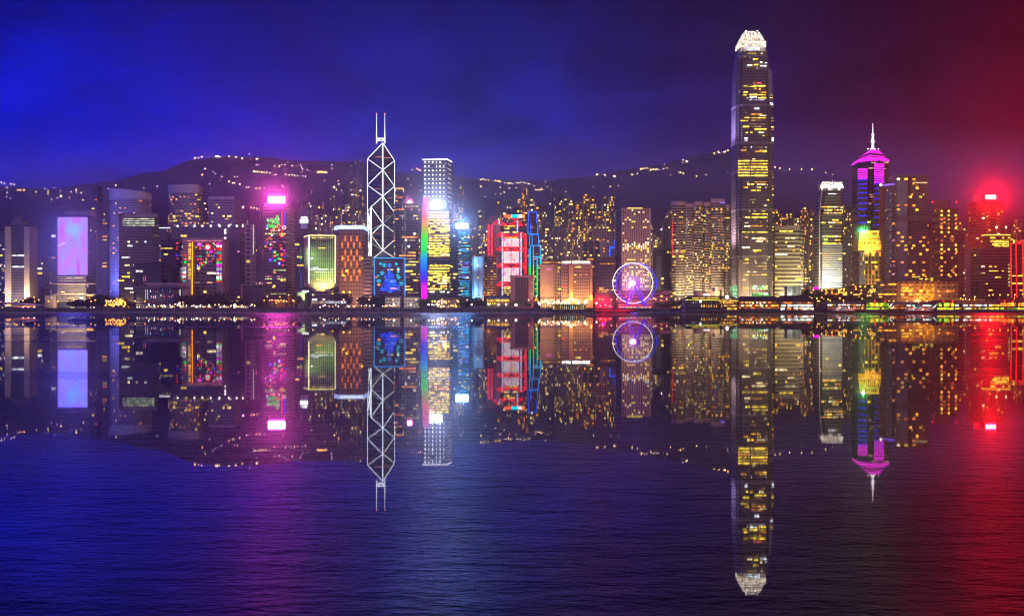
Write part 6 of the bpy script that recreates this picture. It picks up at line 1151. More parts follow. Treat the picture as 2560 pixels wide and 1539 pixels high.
POLE = plain((.2, .15, .13), .6, .3)
LH = {'o': emit((1, .30, .03), 3.2), 'y': emit((1, .55, .08), 3), 'w': emit((1, .88, .68), 4), 'p': emit((1, .42, .2), 3.2)}
def street_lamp(px, py, Y, c, label, r=1.05, nm='street_lamp'):
    z = Z(py, Y); x = X(px, Y); t = thing(nm, label, 'lamp', (x, Y, GZ), 'lamps along the promenade')
    m = MB(); m.bar((x, Y+.8, GZ), (x, Y+.8, z-.2), .17, 6, .11); m.bar((x, Y+.9, z-.2), (x, Y-.4, z+.1), .1, 5); m.build('pole', POLE, t)
    m = MB(); m.ball((x, Y-.5, z), r, 8, 6, .8); m.build('lamp_head', LH[c], t)
S1 = .1296
for ox, lst, where in ((0, [(165, 612, 'o'), (152, 715, 'o'), (660, 640, 'o'), (672, 720, 'o'), (750, 690, 'o'), (938, 717, 'y'), (1115, 718, 'y'), (1420, 690, 'y'), (1760, 715, 'o'), (1842, 692, 'y'), (445, 700, 'y'), (285, 710, 'y'), (320, 695, 'y')], 'left of the curved pale tower'),
    (320, [(330, 715, 'o'), (1062, 740, 'o'), (140, 712, 'y')], 'before the glass pavilion'),
    (640, [(220, 620, 'p'), (463, 632, 'o'), (632, 592, 'p'), (713, 697, 'p'), (738, 715, 'o'), (160, 698, 'o'), (590, 718, 'o'), (265, 697, 'o'), (310, 693, 'p'), (372, 700, 'o'), (410, 697, 'p'), (430, 700, 'p'), (483, 695, 'o'), (525, 718, 'o'), (545, 706, 'p'), (450, 722, 'o'), (395, 745, 'o')], 'before the pink sign tower'),
    (640, [(1298, 675, 'p'), (1693, 682, 'p'), (2185, 685, 'p')], 'before the inverted-base tower'),
    (960, [(178, 685, 'p'), (622, 685, 'p'), (1120, 685, 'p'), (1190, 712, 'p'), (1412, 703, 'p'), (1605, 690, 'p'), (1908, 688, 'p'), (990, 712, 'o')], 'left of the red truss tower'),
    (1280, [(320, 690, 'p'), (990, 710, 'p'), (1020, 705, 'p'), (1250, 695, 'p'), (1290, 705, 'p'), (1340, 715, 'p'), (1160, 730, 'p'), (1270, 738, 'p'), (1050, 748, 'p'), (910, 745, 'p'), (800, 748, 'p')], 'before the gold pilaster hotel'),
    (1280, [(1530, 680, 'p'), (1688, 672, 'p'), (1748, 682, 'p'), (1915, 682, 'p'), (2022, 675, 'p'), (2262, 680, 'p')], 'beside the ferris wheel'),
    (1600, [(265, 660, 'p'), (302, 675, 'p'), (515, 672, 'p'), (683, 677, 'p')], 'between the ferris wheel and the clock pier'),
    (1920, [(800, 637, 'y'), (840, 655, 'y'), (942, 658, 'y'), (960, 710, 'y'), (990, 712, 'y'), (1200, 705, 'y'), (1380, 655, 'y'), (1455, 697, 'y'), (1815, 668, 'y'), (2010, 703, 'y'), (2050, 703, 'y'), (2335, 712, 'y'), (2420, 710, 'y')], 'behind the piers and ferries at the right'),
    (2240, [(210, 712, 'y'), (350, 712, 'y'), (410, 718, 'y'), (455, 703, 'y'), (600, 712, 'y'), (715, 714, 'y'), (838, 607, 'y'), (1245, 660, 'y'), (1308, 602, 'y'), (1290, 684, 'y'), (1415, 684, 'y'), (1520, 630, 'y'), (1795, 600, 'y'), (1870, 590, 'y'), (2003, 592, 'y'), (2160, 592, 'y'), (2290, 590, 'y'), (2440, 578, 'y'), (2370, 725, 'y')], 'behind the green-lit pier at the far right')):
    for a, b_, c in lst: street_lamp(ox+a*S1, 660+b_*S1, 1520+rng.uniform(-8, 14), c, f'{dict(o="orange", y="yellow", w="white", p="pinkish")[c]} street lamp on a thin pole {where}', .95)
for ox, lst, where in ((320, [(995, 750)], 'before the glass pavilion'), (960, [(190, 780), (518, 780), (862, 780), (1025, 783)], 'on the quay before the low white blocks and rainbow light wall'), (960, [(1692, 780), (2025, 780), (2210, 783), (2355, 783)], 'on the quay below the amber-lit pavilion'), (1280, [(535, 780), (1410, 760), (1630, 750)], 'on the quay before the hotels')):
    for a, b_ in lst: street_lamp(ox+a*S1, 660+b_*S1, 1490, 'w', f'bright white globe lamp {where}', 1.25)
street_lamp(1280+76*S1, 660+785*S1, 1489, 'w', 'brightest white quay lamp of all, below the brown box with the dark grid', 1.75)
for px, y, c, e in ((1290, 755, (1, .9, .7), 1.2e4), (720, 748, (1, .3, .1), 3e4), (690, 750, (1, .25, .08), 3e4), (70, 750, (1, .5, .3), 2e4), (290, 752, (1, .45, .1), 3e4), (1030, 758, (1, .9, .7), 1.2e4), (985, 758, (1, .9, .7), 1.2e4), (1100, 752, (1, .6, .25), 2e4), (1360, 752, (1, .6, .3), 2e4), (1450, 750, (1, .55, .3), 2e4), (1660, 748, (1, .4, .25), 2e4), (2060, 745, (1, .55, .12), 3e4), (2220, 750, (1, .5, .1), 3e4), (2440, 745, (1, .5, .12), 4e4), (2540, 748, (1, .35, .08), 4e4)):
    lamp('street_light', P(px, y, 1512), c, e, 1)

# ------------------------------------------------------------------ low waterfront buildings
def low(name, label, spec, top, Y, D, mat, cat='building'): return tower(name, label, spec, top, Y, D, mat, cat=cat)
b = low('canopy_building', 'long low curved canopy over an orange-lit terrace, at the far left shore', (8, 96), 766, 1510, 20, plain((.3, .25, .3))); Y = b.Y
m = MB(); n = 14
for i in range(n):
    a, c = 6+i*6.6, 6+(i+1)*6.6; za, zc = Z(757+i*.45, Y), Z(757+(i+1)*.45, Y); m.face([(X(a, Y), Y-6, za), (X(c, Y), Y-6, zc), (X(c, Y), Y+22, zc+1), (X(a, Y), Y+22, za+1)]); m.face([(X(a, Y), Y-6, za-1), (X(c, Y), Y-6, zc-1), (X(c, Y), Y-6, zc), (X(a, Y), Y-6, za)]); m.face([(X(a, Y), Y+22, za+.2), (X(c, Y), Y+22, zc+.2), (X(c, Y), Y-6, zc-1), (X(a, Y), Y-6, za-1)])
m.build('roof', plain((.35, .3, .42), .5), b.root); front(b, 'light_strip', 38, 90, 764.5, 766.5, emit((1, .16, .02), 1.8, .4), .6)
for px in (46, 56, 70, 84): front(b, 'lit_window', px, px+3, 766.5, 768.5, PAL['w'], .7)
for px, y in ((20, 762), (25, 763)): m = MB(); m.ball(P(px, y, Y-7), 1.1, 6, 5); m.build('lamp', LH['o'], b.root)
b = low('low_block', 'low pinkish flat-roofed block left of the video screen tower base', (112, 147), 739, 1590, 18, plain((.5, .36, .36))); front(b, 'lit_window', 126, 131, 740, 752, emit((1, .75, .6), .7, .4), .4)
b = low('low_block', 'orange-lit pavilion row right of the video screen tower', (258, 322), 745, 1580, 18, wall((.42, .28, .2), (.1, .06, .03), 5, 5, .6, .5, .4, (ORG, AMB, YEL)))
for k in range(46): px = 263+rng.random()*52; y = 749+rng.random()*16; m = MB(); m.ball(P(px, y, 1512+rng.random()*10), .8+rng.random()*.5, 6, 4); o = m.build('terrace_lamp', LH[rng.choice('oyoyp')]); tag(o, 'small orange terrace lamp in the cluster right of the video screen tower', 'lamp', 'terrace lamps in clusters on the waterfront')
for k in range(56): px = 1346+rng.random()*122; y = 749+rng.random()*11; m = MB(); m.ball(P(px, y, 1512+rng.random()*10), .75+rng.random()*.6, 6, 4); o = m.build('terrace_lamp', LH[rng.choice('wpyww')]); tag(o, 'small white terrace lamp in the cluster before the gold pilaster hotel', 'lamp', 'terrace lamps in clusters on the waterfront')
for k in range(30): px = 1078+rng.random()*70; y = 752+rng.random()*14; m = MB(); m.ball(P(px, y, 1512+rng.random()*10), .6+rng.random()*.5, 6, 4); o = m.build('terrace_lamp', LH[rng.choice('wyyp')]); tag(o, 'small yellow terrace lamp in the cluster below the rainbow tower', 'lamp', 'terrace lamps in clusters on the waterfront')
for k in range(60): px = 340+rng.random()*300; y = 760+rng.random()*8; m = MB(); m.ball(P(px, y, 1489), .45+rng.random()*.5, 6, 4); o = m.build('quay_lamp', LH[rng.choice('wywp')]); tag(o, 'small quay lamp on the water\'s edge between the glass pavilion and the pink sign tower', 'lamp', 'quay lamps at the water\'s edge')
for k in range(28): px = 2010+rng.random()*180; y = 722+rng.random()*28; m = MB(); m.ball(P(px, y, 1585), .7+rng.random()*.5, 6, 4); o = m.build('terrace_lamp', LH[rng.choice('oyyy')]); tag(o, 'small amber lamp among the terraces between the white-crowned tower and the orange podium', 'lamp', 'terrace lamps in clusters on the waterfront')
for px in range(1355, 1361): pass
# long promenade kiosks with lit fronts
for pl, pr, n in ((346, 396, 5), (404, 432, 4), (450, 468, 3), (486, 532, 7), (552, 575, 4), (584, 622, 8)):
    b = low('kiosk', f'{"longer" if n in (5, 7, 8) else "shorter"} of two quayside kiosks with lit openings below the {"glass pavilion" if pl < 445 else "arch gate building" if pl < 550 else "pale-framed low hall"}', (pl, pr), 764, 1492, 5, plain((.25, .22, .3)), 'kiosk')
    m = MB(); m.box((X(pl-1, 1490), 1489.5, b.z1), (X(pr+1, 1490), 1499, b.z1+.5)); m.build('roof', plain((.4, .38, .45)), b.root)
    for i in range(n): front(b, 'lit_window', pl+1.5+i*(pr-pl-2)/n, pl+3.6+i*(pr-pl-2)/n, 765, 767.6, PAL[rng.choice('yypwk')], .4)
    front(b, 'light_strip', pl, pr, 768.2, 769.2, emit((1, .5, .45), .6, .7), .5)
# footbridge and covered walk
def walkway(label, pl, pr, yt, yb, Y, n, mat, glow):
    t = thing('footbridge', label, 'footbridge', (X((pl+pr)/2, Y), Y, GZ)); x0, x1 = X(pl, Y), X(pr, Y)
    m = MB(); m.box((x0, Y, Z(yb, Y)-.5), (x1, Y+5, Z(yb, Y))); m.build('deck', mat, t); m = MB(); m.box((x0-1, Y-.5, Z(yt, Y)), (x1+1, Y+5.5, Z(yt, Y)+.5)); m.build('roof', mat, t)
    for i in range(n+1): m = MB(); x = x0+(x1-x0)*i/n; m.box((x-.25, Y+1, GZ), (x+.25, Y+1.5, Z(yt, Y)-.01)); m.build('column', mat, t)
    b = Bld(); b.root = t; b.Y = Y
    if glow:
        for i in range(n): g = (pr-pl)/n; front(b, 'lit_window', pl+g*i+.5, pl+g*(i+1)-.5, yt+.8, yb-.8, emit((.75, .8, 1) if i > n*.35 else (1, .75, .55), .35+.7*(i/n), .3), .1, Y+3)
walkway('covered footbridge with a row of bluish lit bays, below the orange bar tower', 778, 866, 751.5, 759, 1545, 12, plain((.4, .34, .38)), True)
walkway('long dark flat-roofed covered walk on thin posts, at the foot of the blue neon frame', 786, 1012, 760.5, 767, 1500, 22, plain((.14, .12, .17)), False)
for k in range(34): px = 800+rng.random()*200; y = 762+rng.random()*5.5; m = MB(); m.ball(P(px, y, 1507), .5+rng.random()*.5, 6, 4); o = m.build('quay_lamp', LH[rng.choice('wwpo')]); tag(o, 'small lamp under the long dark covered walk', 'lamp', 'quay lamps at the water\'s edge')
for pl, pr, lab in ((963, 1003, 'low white block with window rows, below the blue neon frame'), (1010, 1051, 'low white block with window rows, just left of the rainbow light wall')):
    b = low('low_block', lab, (pl, pr), 743, 1545, 16, wall((.6, .56, .5), (.1, .09, .09), 4.2, 4.4, .62, .42, .04, (PALE, YEL))); cap_box(b, 'upper_storey', pl-2, pr-2, 740, wall((.3, .26, .28), (.06, .05, .06), 3, 2.4, .6, .7), 4, 9)
b = low('low_block', 'brown low terrace buildings with small lights, below the rainbow tower', (1082, 1122), 745, 1560, 18, wall((.32, .2, .16), (.07, .05, .04), 4, 4, .5, .5, .15, (YEL, AMB))); lit(b, .3, 3.5, 3, 'yyap', 1.5, 748, 766, cap=30)
b = low('low_block', 'plain brown shed with a dark overhanging roof, below the cyan striped tower', (1118, 1152), 747, 1555, 16, plain((.32, .22, .18))); m = MB(); m.box((X(1115, b.Y), b.Y-3, b.z1), (X(1156, b.Y), b.Y+18, b.z1+1)); m.build('roof', DTRIM, b.root)
b = low('pavilion', 'amber-lit pavilion under a dark hipped roof, left of the brown box with the dark grid', (1216, 1275), 747, 1550, 18, plain((.4, .26, .15)), 'pavilion'); Y = b.Y
m = MB(); m.loft([(b.z1, [(X(1212, Y), Y-3), (X(1279, Y), Y-3), (X(1279, Y), Y+21), (X(1212, Y), Y+21)]), (Z(738, Y), [(X(1232, Y), Y+8), (X(1260, Y), Y+8), (X(1260, Y), Y+10), (X(1232, Y), Y+10)])], floor=True); m.build('roof', DTRIM, b.root)
for i in range(15): front(b, 'lit_window', 1217.5+i*3.8, 1220+i*3.8, 748, 753.5, emit((1, .5, .06), 1.7, .5), .5)
for i in range(10): front(b, 'lit_window', 1219+i*5.6, 1221+i*5.6, 757, 760, PAL[rng.choice('yyd')], .5)
# tree of gold lights
t = thing('christmas_tree', 'small gold-lit cone christmas tree at the foot of the green neon lines', 'tree', (X(1341, 1560), 1560, GZ)); m = MB(); q = P(1341, 741, 1560)
m.loft([(Z(753, 1560), [(q.x+3.1*math.cos(a*PI/5), 1560+3.1*math.sin(a*PI/5)) for a in range(10)]), (q.z, [(q.x+.2*math.cos(a*PI/5), 1560+.2*math.sin(a*PI/5)) for a in range(10)])], floor=True); m.build('crown', [emit((1, .52, .03), 1.3, .6)], t); m = MB(); m.bar((q.x, 1560, GZ), (q.x, 1560, Z(753, 1560)), .6, 8); m.build('trunk', BARK, t); m = MB(); m.ball((q.x, 1559.5, q.z+.6), .9, 6, 4); m.build('star', LH['w'], t)
t = thing('crane', 'dark lattice crane mast standing left of the video screen tower', 'crane', (X(105, 1560), 1560, GZ)); m = MB(); Y = 1560; x = X(105, Y)
for dx, dy in ((-1.6, -1.6), (1.6, -1.6), (1.6, 1.6), (-1.6, 1.6)): m.bar((x+dx, Y+dy, GZ), (x+dx*.7, Y+dy*.7, Z(716, Y)), .4)
for k in range(7): z0 = GZ+k*3.3; m.bar((x-1.6, Y-1.6, z0), (x+1.6, Y-1.6, z0+3.3), .25); m.bar((x+1.6, Y-1.6, z0), (x-1.6, Y-1.6, z0+3.3), .25)
m.build('mast', plain((.06, .05, .07)), t); m = MB(); m.bar((x+1, Y, Z(728, Y)), (x-4, Y-2, Z(712, Y)), .5); m.bar((x+1, Y, Z(728, Y)), (x+4.5, Y, Z(724, Y)), .6); m.build('jib', plain((.06, .05, .07)), t)

# ------------------------------------------------------------------ ferris wheel
def ferris():
    Y = 1545.; k = Y/F; c = P(1586.8, 707.8, Y); R = 50*k; yaw = math.radians(-52); ax = Vector((math.cos(math.radians(47)), math.sin(math.radians(47)), 0))
    t = thing('ferris_wheel', 'big ferris wheel with a white-lit rim, blue inner ring and purple legs on the waterfront', 'ferris wheel', (c.x, Y, GZ))
    ax = Vector((.80, .60, 0)); e1 = Vector((1, 0, 0)); ez = Vector((0, 0, 1))
    half = 3.1; off = ax*half
    def circ(o, r, n=72): return [o+e1*(r*math.cos(2*PI*i/n))+ez*(r*math.sin(2*PI*i/n)) for i in range(n+1)]
    f, bk = c-off, c+off
    m = MB(); m.poly(circ(f, R), .48, 6); m.build('rim', emit((.80, .76, 1), 1.9), t)
    m = MB(); m.poly(circ(bk, R), .55, 6); m.build('rim', emit((.03, .04, 1), 1.5), t)
    m = MB(); m.poly(circ(c, R*.74), .28, 5); m.build('inner_ring', emit((.10, .03, 1), .6), t)
    for i in range(28):
        a = 2*PI*i/28; p = e1*math.cos(a)+ez*math.sin(a); m = MB(); m.bar(f+p*R, f*.5+c*.5+p*1.5, .03, 3); m.bar(bk+p*R, bk*.5+c*.5+p*1.5, .03, 3); m.build('spoke', plain((.12, .1, .22), .4, .3), t)
    GM = plain((.75, .75, .85), .3, .1, .05); GG = plain((.03, .03, .1), .1); 
    for i in range(28):
        a = 2*PI*(i+.5)/28; q = c+(e1*math.cos(a)+ez*math.sin(a))*(R-.2); m = MB(); m.bar(f+(e1*math.cos(a)+ez*math.sin(a))*R, bk+(e1*math.cos(a)+ez*math.sin(a))*R, .1, 4); m.ball((q.x, q.y, q.z-1.1), .85, 8, 6, 1.05); g = m.build('gondola', GM, t)
        m = MB(); m.bar((q.x, q.y, q.z-1.25), (q.x, q.y, q.z-.8), .9, 8); m.build('window', GG, g)
    m = MB(); m.ball(c-ax*4.2, 3.6, 16, 12); m.build('hub', emit((1, .82, .97), 3., 0, True), t); m = MB(); m.bar(c-ax*4.3, c-ax*3.9, 4.1, 20); m.build('hub_ring', emit((1, .15, .65), 1.3), t)
    m = MB(); m.ball(c+ax*4.2, 3.9, 16, 12); m.build('hub', emit((.10, .0, .55), 1.), t)
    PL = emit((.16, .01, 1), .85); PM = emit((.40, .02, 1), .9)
    for s, px, mt in ((-1, 1562, PM), (-1, 1568, PL), (1, 1612, PL), (1, 1618, PL)):
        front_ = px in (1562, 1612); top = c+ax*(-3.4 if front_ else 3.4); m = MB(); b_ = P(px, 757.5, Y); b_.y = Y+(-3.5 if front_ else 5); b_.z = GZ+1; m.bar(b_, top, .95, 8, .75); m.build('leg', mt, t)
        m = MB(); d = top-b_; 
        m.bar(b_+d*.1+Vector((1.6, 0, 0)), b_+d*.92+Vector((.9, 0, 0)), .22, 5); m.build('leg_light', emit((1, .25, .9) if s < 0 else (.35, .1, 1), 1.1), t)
    m = MB(); m.box((c.x-17, Y-7, GZ), (c.x+17, Y+9, GZ+1.4)); m.build('platform', plain((.3, .26, .3)), t)
    m = MB(); m.box((c.x-16, Y-7.4, GZ+1.5), (c.x+17, Y-7.05, GZ+2.0)); m.build('platform_light', emit((1, .3, .55), 1.5, .4), t)
    m = MB(); m.box((c.x-18, Y-12, GZ+.2), (c.x+20, Y-10, GZ+3)); m.build('ticket_hall', plain((.5, .15, .2)), t)
    for i in range(22): m = MB(); x = c.x-17+i*1.65; m.box((x, Y-12.4, GZ+.6), (x+1.0, Y-12.02, GZ+2.)); m.build('lit_window', emit(rng.choice(((1, .8, .6), (1, .3, .5), (.4, .2, 1), (1, .6, .3))), 1.3), t)
    lamp('hub_light', c-ax*9, (.75, .45, 1), 5e4, 2); lamp('leg_flood', P(1565, 756, Y-6), (1, .05, .8), 1.2e4, 1); lamp('leg_flood', P(1614, 756, Y-6), (.5, .05, 1), 1.4e4, 1)
ferris()
for px, s in ((1500, 1.), (1512, 1.35), (1524, .9), (1550, .6)):
    Y = 1535.; t = thing('festival_tent', f'{"large" if s > 1.2 else "small" if s > .7 else "tiny"} red-lit peaked tent {"left of" if px < 1540 else "under"} the ferris wheel{", nearest its rim" if s == .9 else ""}', 'tent', (X(px, Y), Y, GZ)); q = (X(px, Y), Y); h = 6*s
    m = MB(); rr = lambda r: [(q[0]+r*math.cos(a*PI/4+.4), q[1]+r*math.sin(a*PI/4+.4)) for a in range(8)]
    m.loft([(GZ+h*.45, rr(4.6*s)), (GZ+h*.65, rr(2.6*s)), (GZ+h, rr(.2*s))], floor=True); m.build('canopy', [plain((.7, .08, .08), .6)]*2, t); m = MB(); m.loft([(GZ, rr(4.3*s)), (GZ+h*.45-.01, rr(4.3*s))]); m.build('wall', [plain((.6, .1, .1), .6)]*2, t)
    m = MB(); m.ball((q[0], q[1]-5*s, GZ+h*.5), .7, 6, 4); m.build('lamp', emit((1, .5, .45), 4), t)
for px in (1492, 1510, 1530): lamp('festival_light', P(px, 753, 1518), (1, .0, .015), 1.4e5, 1)
t = thing('barge', 'long low quayside barge with red light lines, below the ferris wheel', 'boat', (X(1530, 1470), 1470, 0)); m = MB(); Y = 1470; m.loft([(-.5, [(X(1484, Y), Y), (X(1588, Y), Y), (X(1588, Y), Y+6), (X(1484, Y), Y+6)]), (2.2, [(X(1482, Y), Y-.5), (X(1590, Y), Y-.5), (X(1590, Y), Y+6.5), (X(1482, Y), Y+6.5)])]); m.build('hull', [plain((.06, .05, .06))]*2, t)
b = Bld(); b.root = t; b.Y = Y; front(b, 'light_line', 1487, 1586, 775, 776, emit((1, .0, .02), 1.8, .5), .8); front(b, 'light_line', 1500, 1570, 778, 778.8, emit((1, .0, .02), 1.3, .5), .5)

# ------------------------------------------------------------------ piers and ferries
def pier(label, pl, pr, Y, roof_y, eave_y, deck_rows, mats, roofm, D=34, hip=10, dark=None):
    t = thing('ferry_pier', label, 'pier', (X((pl+pr)/2, Y), Y+D/2, 0)); x0, x1 = X(pl, Y), X(pr, Y); b = Bld(); b.root = t; b.Y = Y; b.c = [(x0, Y), (x1, Y)]
    m = MB(); m.box((x0-1, Y-1.5, 1.0), (x1+1, Y+D, 3.4)); m.build('deck', plain((.2, .18, .18)), t)
    for i in range(int((x1-x0)/7)+1): m = MB(); x = x0+i*7; m.bar((x, Y, -3), (x, Y, 1.01), .5, 6); m.build('pile', plain((.12, .1, .1)), t)
    ze = Z(eave_y, Y); m = MB(); m.loft([(3.4, [(x0, Y+1), (x1, Y+1), (x1, Y+D), (x0, Y+D)]), (ze, [(x0, Y+1), (x1, Y+1), (x1, Y+D), (x0, Y+D)])]); m.build('wall', [dark or plain((.12, .09, .08)), ROOF], t)
    zr = Z(roof_y, Y); hx = X(pl+hip, Y)-x0; m = MB(); m.loft([(ze, [(x0-1.5, Y-1.5), (x1+1.5, Y-1.5), (x1+1.5, Y+D+1), (x0-1.5, Y+D+1)]), (ze+.6, [(x0-1.5, Y-1.5), (x1+1.5, Y-1.5), (x1+1.5, Y+D+1), (x0-1.5, Y+D+1)]), (zr, [(x0+hx, Y+D*.35), (x1-hx, Y+D*.35), (x1-hx, Y+D*.65), (x0+hx, Y+D*.65)])], floor=True); m.build('roof', [roofm]*2, t)
    for (ya, yb, cols, pw) in deck_rows:
        px = pl+1
        while px < pr-1:
            l = pw*(.6+rng.random()); e = min(pr-1, px+l)
            if rng.random() < .9: front(b, 'lit_window', px, e, ya, yb, mats[rng.choice(cols)], .8, Y+1)
            px = e+.55
    return b
W8 = emit((.95, 1, .92), 2.2, .5); OR = emit((1, .20, .02), 1.6, .6); GR = emit((.35, .75, .04), .9, .7); YG = emit((.9, .6, .04), 1.2, .6); TQ = emit((.4, .8, .6), .9, .6)
PM_ = {'w': W8, 'o': OR, 'g': GR, 'y': YG, 't': TQ, 'a': PAL['a'], 'r': emit((1, .05, .03), 1.2, .5), 'd': emit((.4, .13, .06), .7, .6)}
RF = plain((.07, .06, .075), .6)
# the clock pier
b = pier('white-columned ferry pier with yellow-lit eaves and a round white clock in its gable', 1714, 1845, 1450, 739, 750, (), PM_, RF, 30, 12, plain((.07, .06, .085))); Y = b.Y
front(b, 'eave_light', 1713, 1800, 748.4, 750, emit((.75, .8, .08), 1.9, .4), 2.4); front(b, 'eave_light', 1796, 1845, 750.6, 752, emit((1, .75, .1), 2, .3), 3.2); front(b, 'roof_light', 1732, 1800, 743, 744.6, emit((1, .55, .06), 1.5, .4), -6)
m = MB(); m.face([P(1796, 750, Y-2), P(1845, 750, Y-2), P(1820, 737.5, Y-2)]); m.face([P(1820, 737.5, Y-2), P(1845, 750, Y-2), P(1845, 750, Y+14), P(1820, 737.5, Y+14)]); m.face([P(1796, 750, Y-2), P(1820, 737.5, Y-2), P(1820, 737.5, Y+14), P(1796, 750, Y+14)]); m.build('gable', plain((.3, .2, .14)), b.root)
m = MB(); m.disc(P(1818, 742.3, Y-2.9), 2.1, 16, .6); m.build('clock', emit((1, .97, 1), 3), b.root)
for px in (1806, 1817, 1824): front(b, 'lit_window', px-1.5, px+1.5, 746, 749, emit((1, .55, .1), 1.1, .4), 2.6)
m = MB(); m.ball(P(1751, 752.2, Y-3), 1.2, 8, 6, 1.5); m.build('lamp', LH['w'], b.root)
for px in (1754, 1760, 1766, 1772, 1778, 1785, 1791, 1804): front(b, 'column', px-.55, px+.55, 752, 767.5, plain((.5, .35, .25)), 1.2); front(b, 'uplight', px-.9, px+.9, 762, 767.4, emit((1, .5, .06), 1.5, .4), 1.7)
for i in range(14): front(b, 'column', 1718+i*2.6, 1718.8+i*2.6, 752, 768, plain((.2, .17, .25)), .8)
for px in (1727, 1733, 1739): front(b, 'lit_window', px-.8, px+.8, 754, 758, emit((.8, .5, .9), .8, .5), .8)
front(b, 'lit_window', 1818, 1831, 769.5, 775, emit((1, .5, .05), 1.7, .4), 1); front(b, 'lit_window', 1833, 1841, 769.5, 775, emit((1, .5, .05), 1.5, .4), 1)
for k in range(12): px = 1800+k*3.6; front(b, 'lit_window', px, px+2, 754+(k % 2), 758, emit((1, .4, .05), 1.1, .6), .9); front(b, 'lit_window', px+10, px+12, 762, 765, emit((1, .5, .1), 1.1, .6), .9) if px < 1832 else None
b = pier('ferry pier with long dark hipped roof and orange lights, right of the clock pier', 1846, 1955, 1455, 740, 752, ((754, 757.5, 'dodoa', 4), (761, 766, 'aoywdr', 4), (768, 771, 'dod', 6)), PM_, RF, 30, 14)
for k in range(5): m = MB(); m.ball(P(1874+k*9, 756+k % 2*2, 1452), .7, 6, 4); m.build('lamp', LH['w'], b.root)
b = pier('two-deck ferry pier with brightly lit white and orange galleries under a tall dark roof', 1951, 2035, 1448, 738, 753, ((754.5, 759, 'dddo', 4), (761, 766, 'oowwwt', 4), (769, 774.5, 'oowwww', 4)), PM_, RF, 34, 10)
for y in (761, 769.2): front(b, 'light_strip', 1985, 2024, y, y+1.3, W8, 1.4)
b = pier('ferry pier with plain brown sloping roof and white and orange lights, behind the left-hand ferry', 2068, 2163, 1466, 752, 760, ((760.6, 763.6, 'ooywwt', 4), (767, 773, 'ddoaw', 5)), PM_, plain((.34, .22, .18)), 26, 4)
b = pier('green-lit two-deck ferry pier between the two red-hulled ferries', 2165, 2222, 1458, 749, 755, ((757, 766, 'gyygd', 5), (769, 773.5, 'gggyo', 4)), PM_, RF, 26, 6)
b = pier('brown-roofed ferry terminal behind the second red-hulled ferry', 2224, 2342, 1474, 754, 761, ((762, 765, 'dwtdd', 6), (768, 771, 'ooad', 5)), PM_, plain((.4, .28, .22)), 26, 4)
b = pier('yellow-green glowing two-deck ferry pier right of the second red-hulled ferry', 2342, 2388, 1458, 749, 755.5, ((757, 766, 'ygygo', 4), (769, 775, 'ggyg', 5)), PM_, RF, 26, 5)
b = pier('long ferry pier with dazzling white and yellow lights, left of the red neon tower', 2387, 2500, 1456, 751, 759, ((761, 764.5, 'wwywwo', 5), (768.5, 773, 'ayydwt', 5)), PM_, plain((.32, .2, .13)), 28, 5)
front(b, 'light_strip', 2351, 2463, 748, 749, emit((1, .45, .05), 1.1, .5), -4)
b = pier('orange and lime lit ferry pier at the far right end of the shore', 2500, 2585, 1460, 748, 754, ((756, 765, 'oaoyo', 4), (769, 773.5, 'gyggd', 4)), PM_, RF, 26, 5)
def ferry(label, pl, pr, Y, flip=1):
    t = thing('ferry', label, 'ferry', (X((pl+pr)/2, Y), Y, 0)); x0, x1 = X(pl, Y), X(pr, Y); L_ = x1-x0; yc = Y+4
    st = [(0, .3), (.06, .75), (.2, 1), (.8, 1), (.94, .75), (1, .3)]
    def hullring(z, w, e=0): a = [(x0+L_*u+(e if u < .5 else -e)*0, yc-4*v*w) for u, v in st]; return a+[(x0+L_*u, yc+4*v*w) for u, v in st[::-1]]
    m = MB(); m.loft([(-.6, hullring(0, .8)), (1.9, hullring(0, 1))], floor=True); m.build('hull', [plain((.45, .03, .03), .5, 0, .1)]*2, t)
    m = MB(); m.loft([(1.9, hullring(0, 1.02)), (2.5, hullring(0, 1.02))]); m.build('rail_band', [plain((.75, .75, .75), .5, 0, .08)]*2, t)
    b = Bld(); b.root = t; b.Y = yc-3.4; b.c = [(x0+L_*.06, yc-3.4), (x1-L_*.06, yc-3.4)]
    for nm, za, zb, k in (('main_deck', 2.5, 4.6, .05), ('upper_deck', 4.65, 6.6, .10)):
        m = MB(); m.box((x0+L_*k, yc-3.4, za), (x1-L_*k, yc+3.4, zb)); dk = m.build(nm, plain((.62, .6, .6), .5, 0, .1), t)
        n = int(L_*(1-2*k)/2.1)
        for i in range(n):
            x = x0+L_*k+.5+i*2.1; o = slab(t, 'lit_window', (x, yc-3.4), (x+1.5, yc-3.4), za+.7, za+1.6, PM_[rng.choice('owotd')], .15)
    m = MB(); m.box((x0+L_*.08, yc-3.8, 6.62), (x1-L_*.08, yc+3.8, 6.95)); m.build('roof', plain((.4, .3, .3)), t)
    m = MB(); m.box((x0+L_*.42, yc-2, 6.96), (x0+L_*.58, yc+2, 8.7)); m.build('wheelhouse', plain((.75, .73, .7), .5), t); m = MB(); m.bar((x0+L_*.5, yc, 8.7), (x0+L_*.5, yc, 11.5), .12, 5); m.build('mast', plain((.6, .6, .6)), t)
    m = MB(); m.ball((x0+L_*.5, yc, 11.6), .35, 6, 4); m.build('mast_lamp', LH['w'], t); m = MB(); m.bar((x0+L_*.62, yc, 6.96), (x0+L_*.62, yc, 9), .8, 10); m.build('funnel', plain((.5, .05, .05)), t)
ferry('white ferry with a red hull moored before the brown sloping-roofed pier', 2082, 2140, 1436); ferry('white ferry with a red hull moored before the brown-roofed terminal', 2264, 2335, 1432)
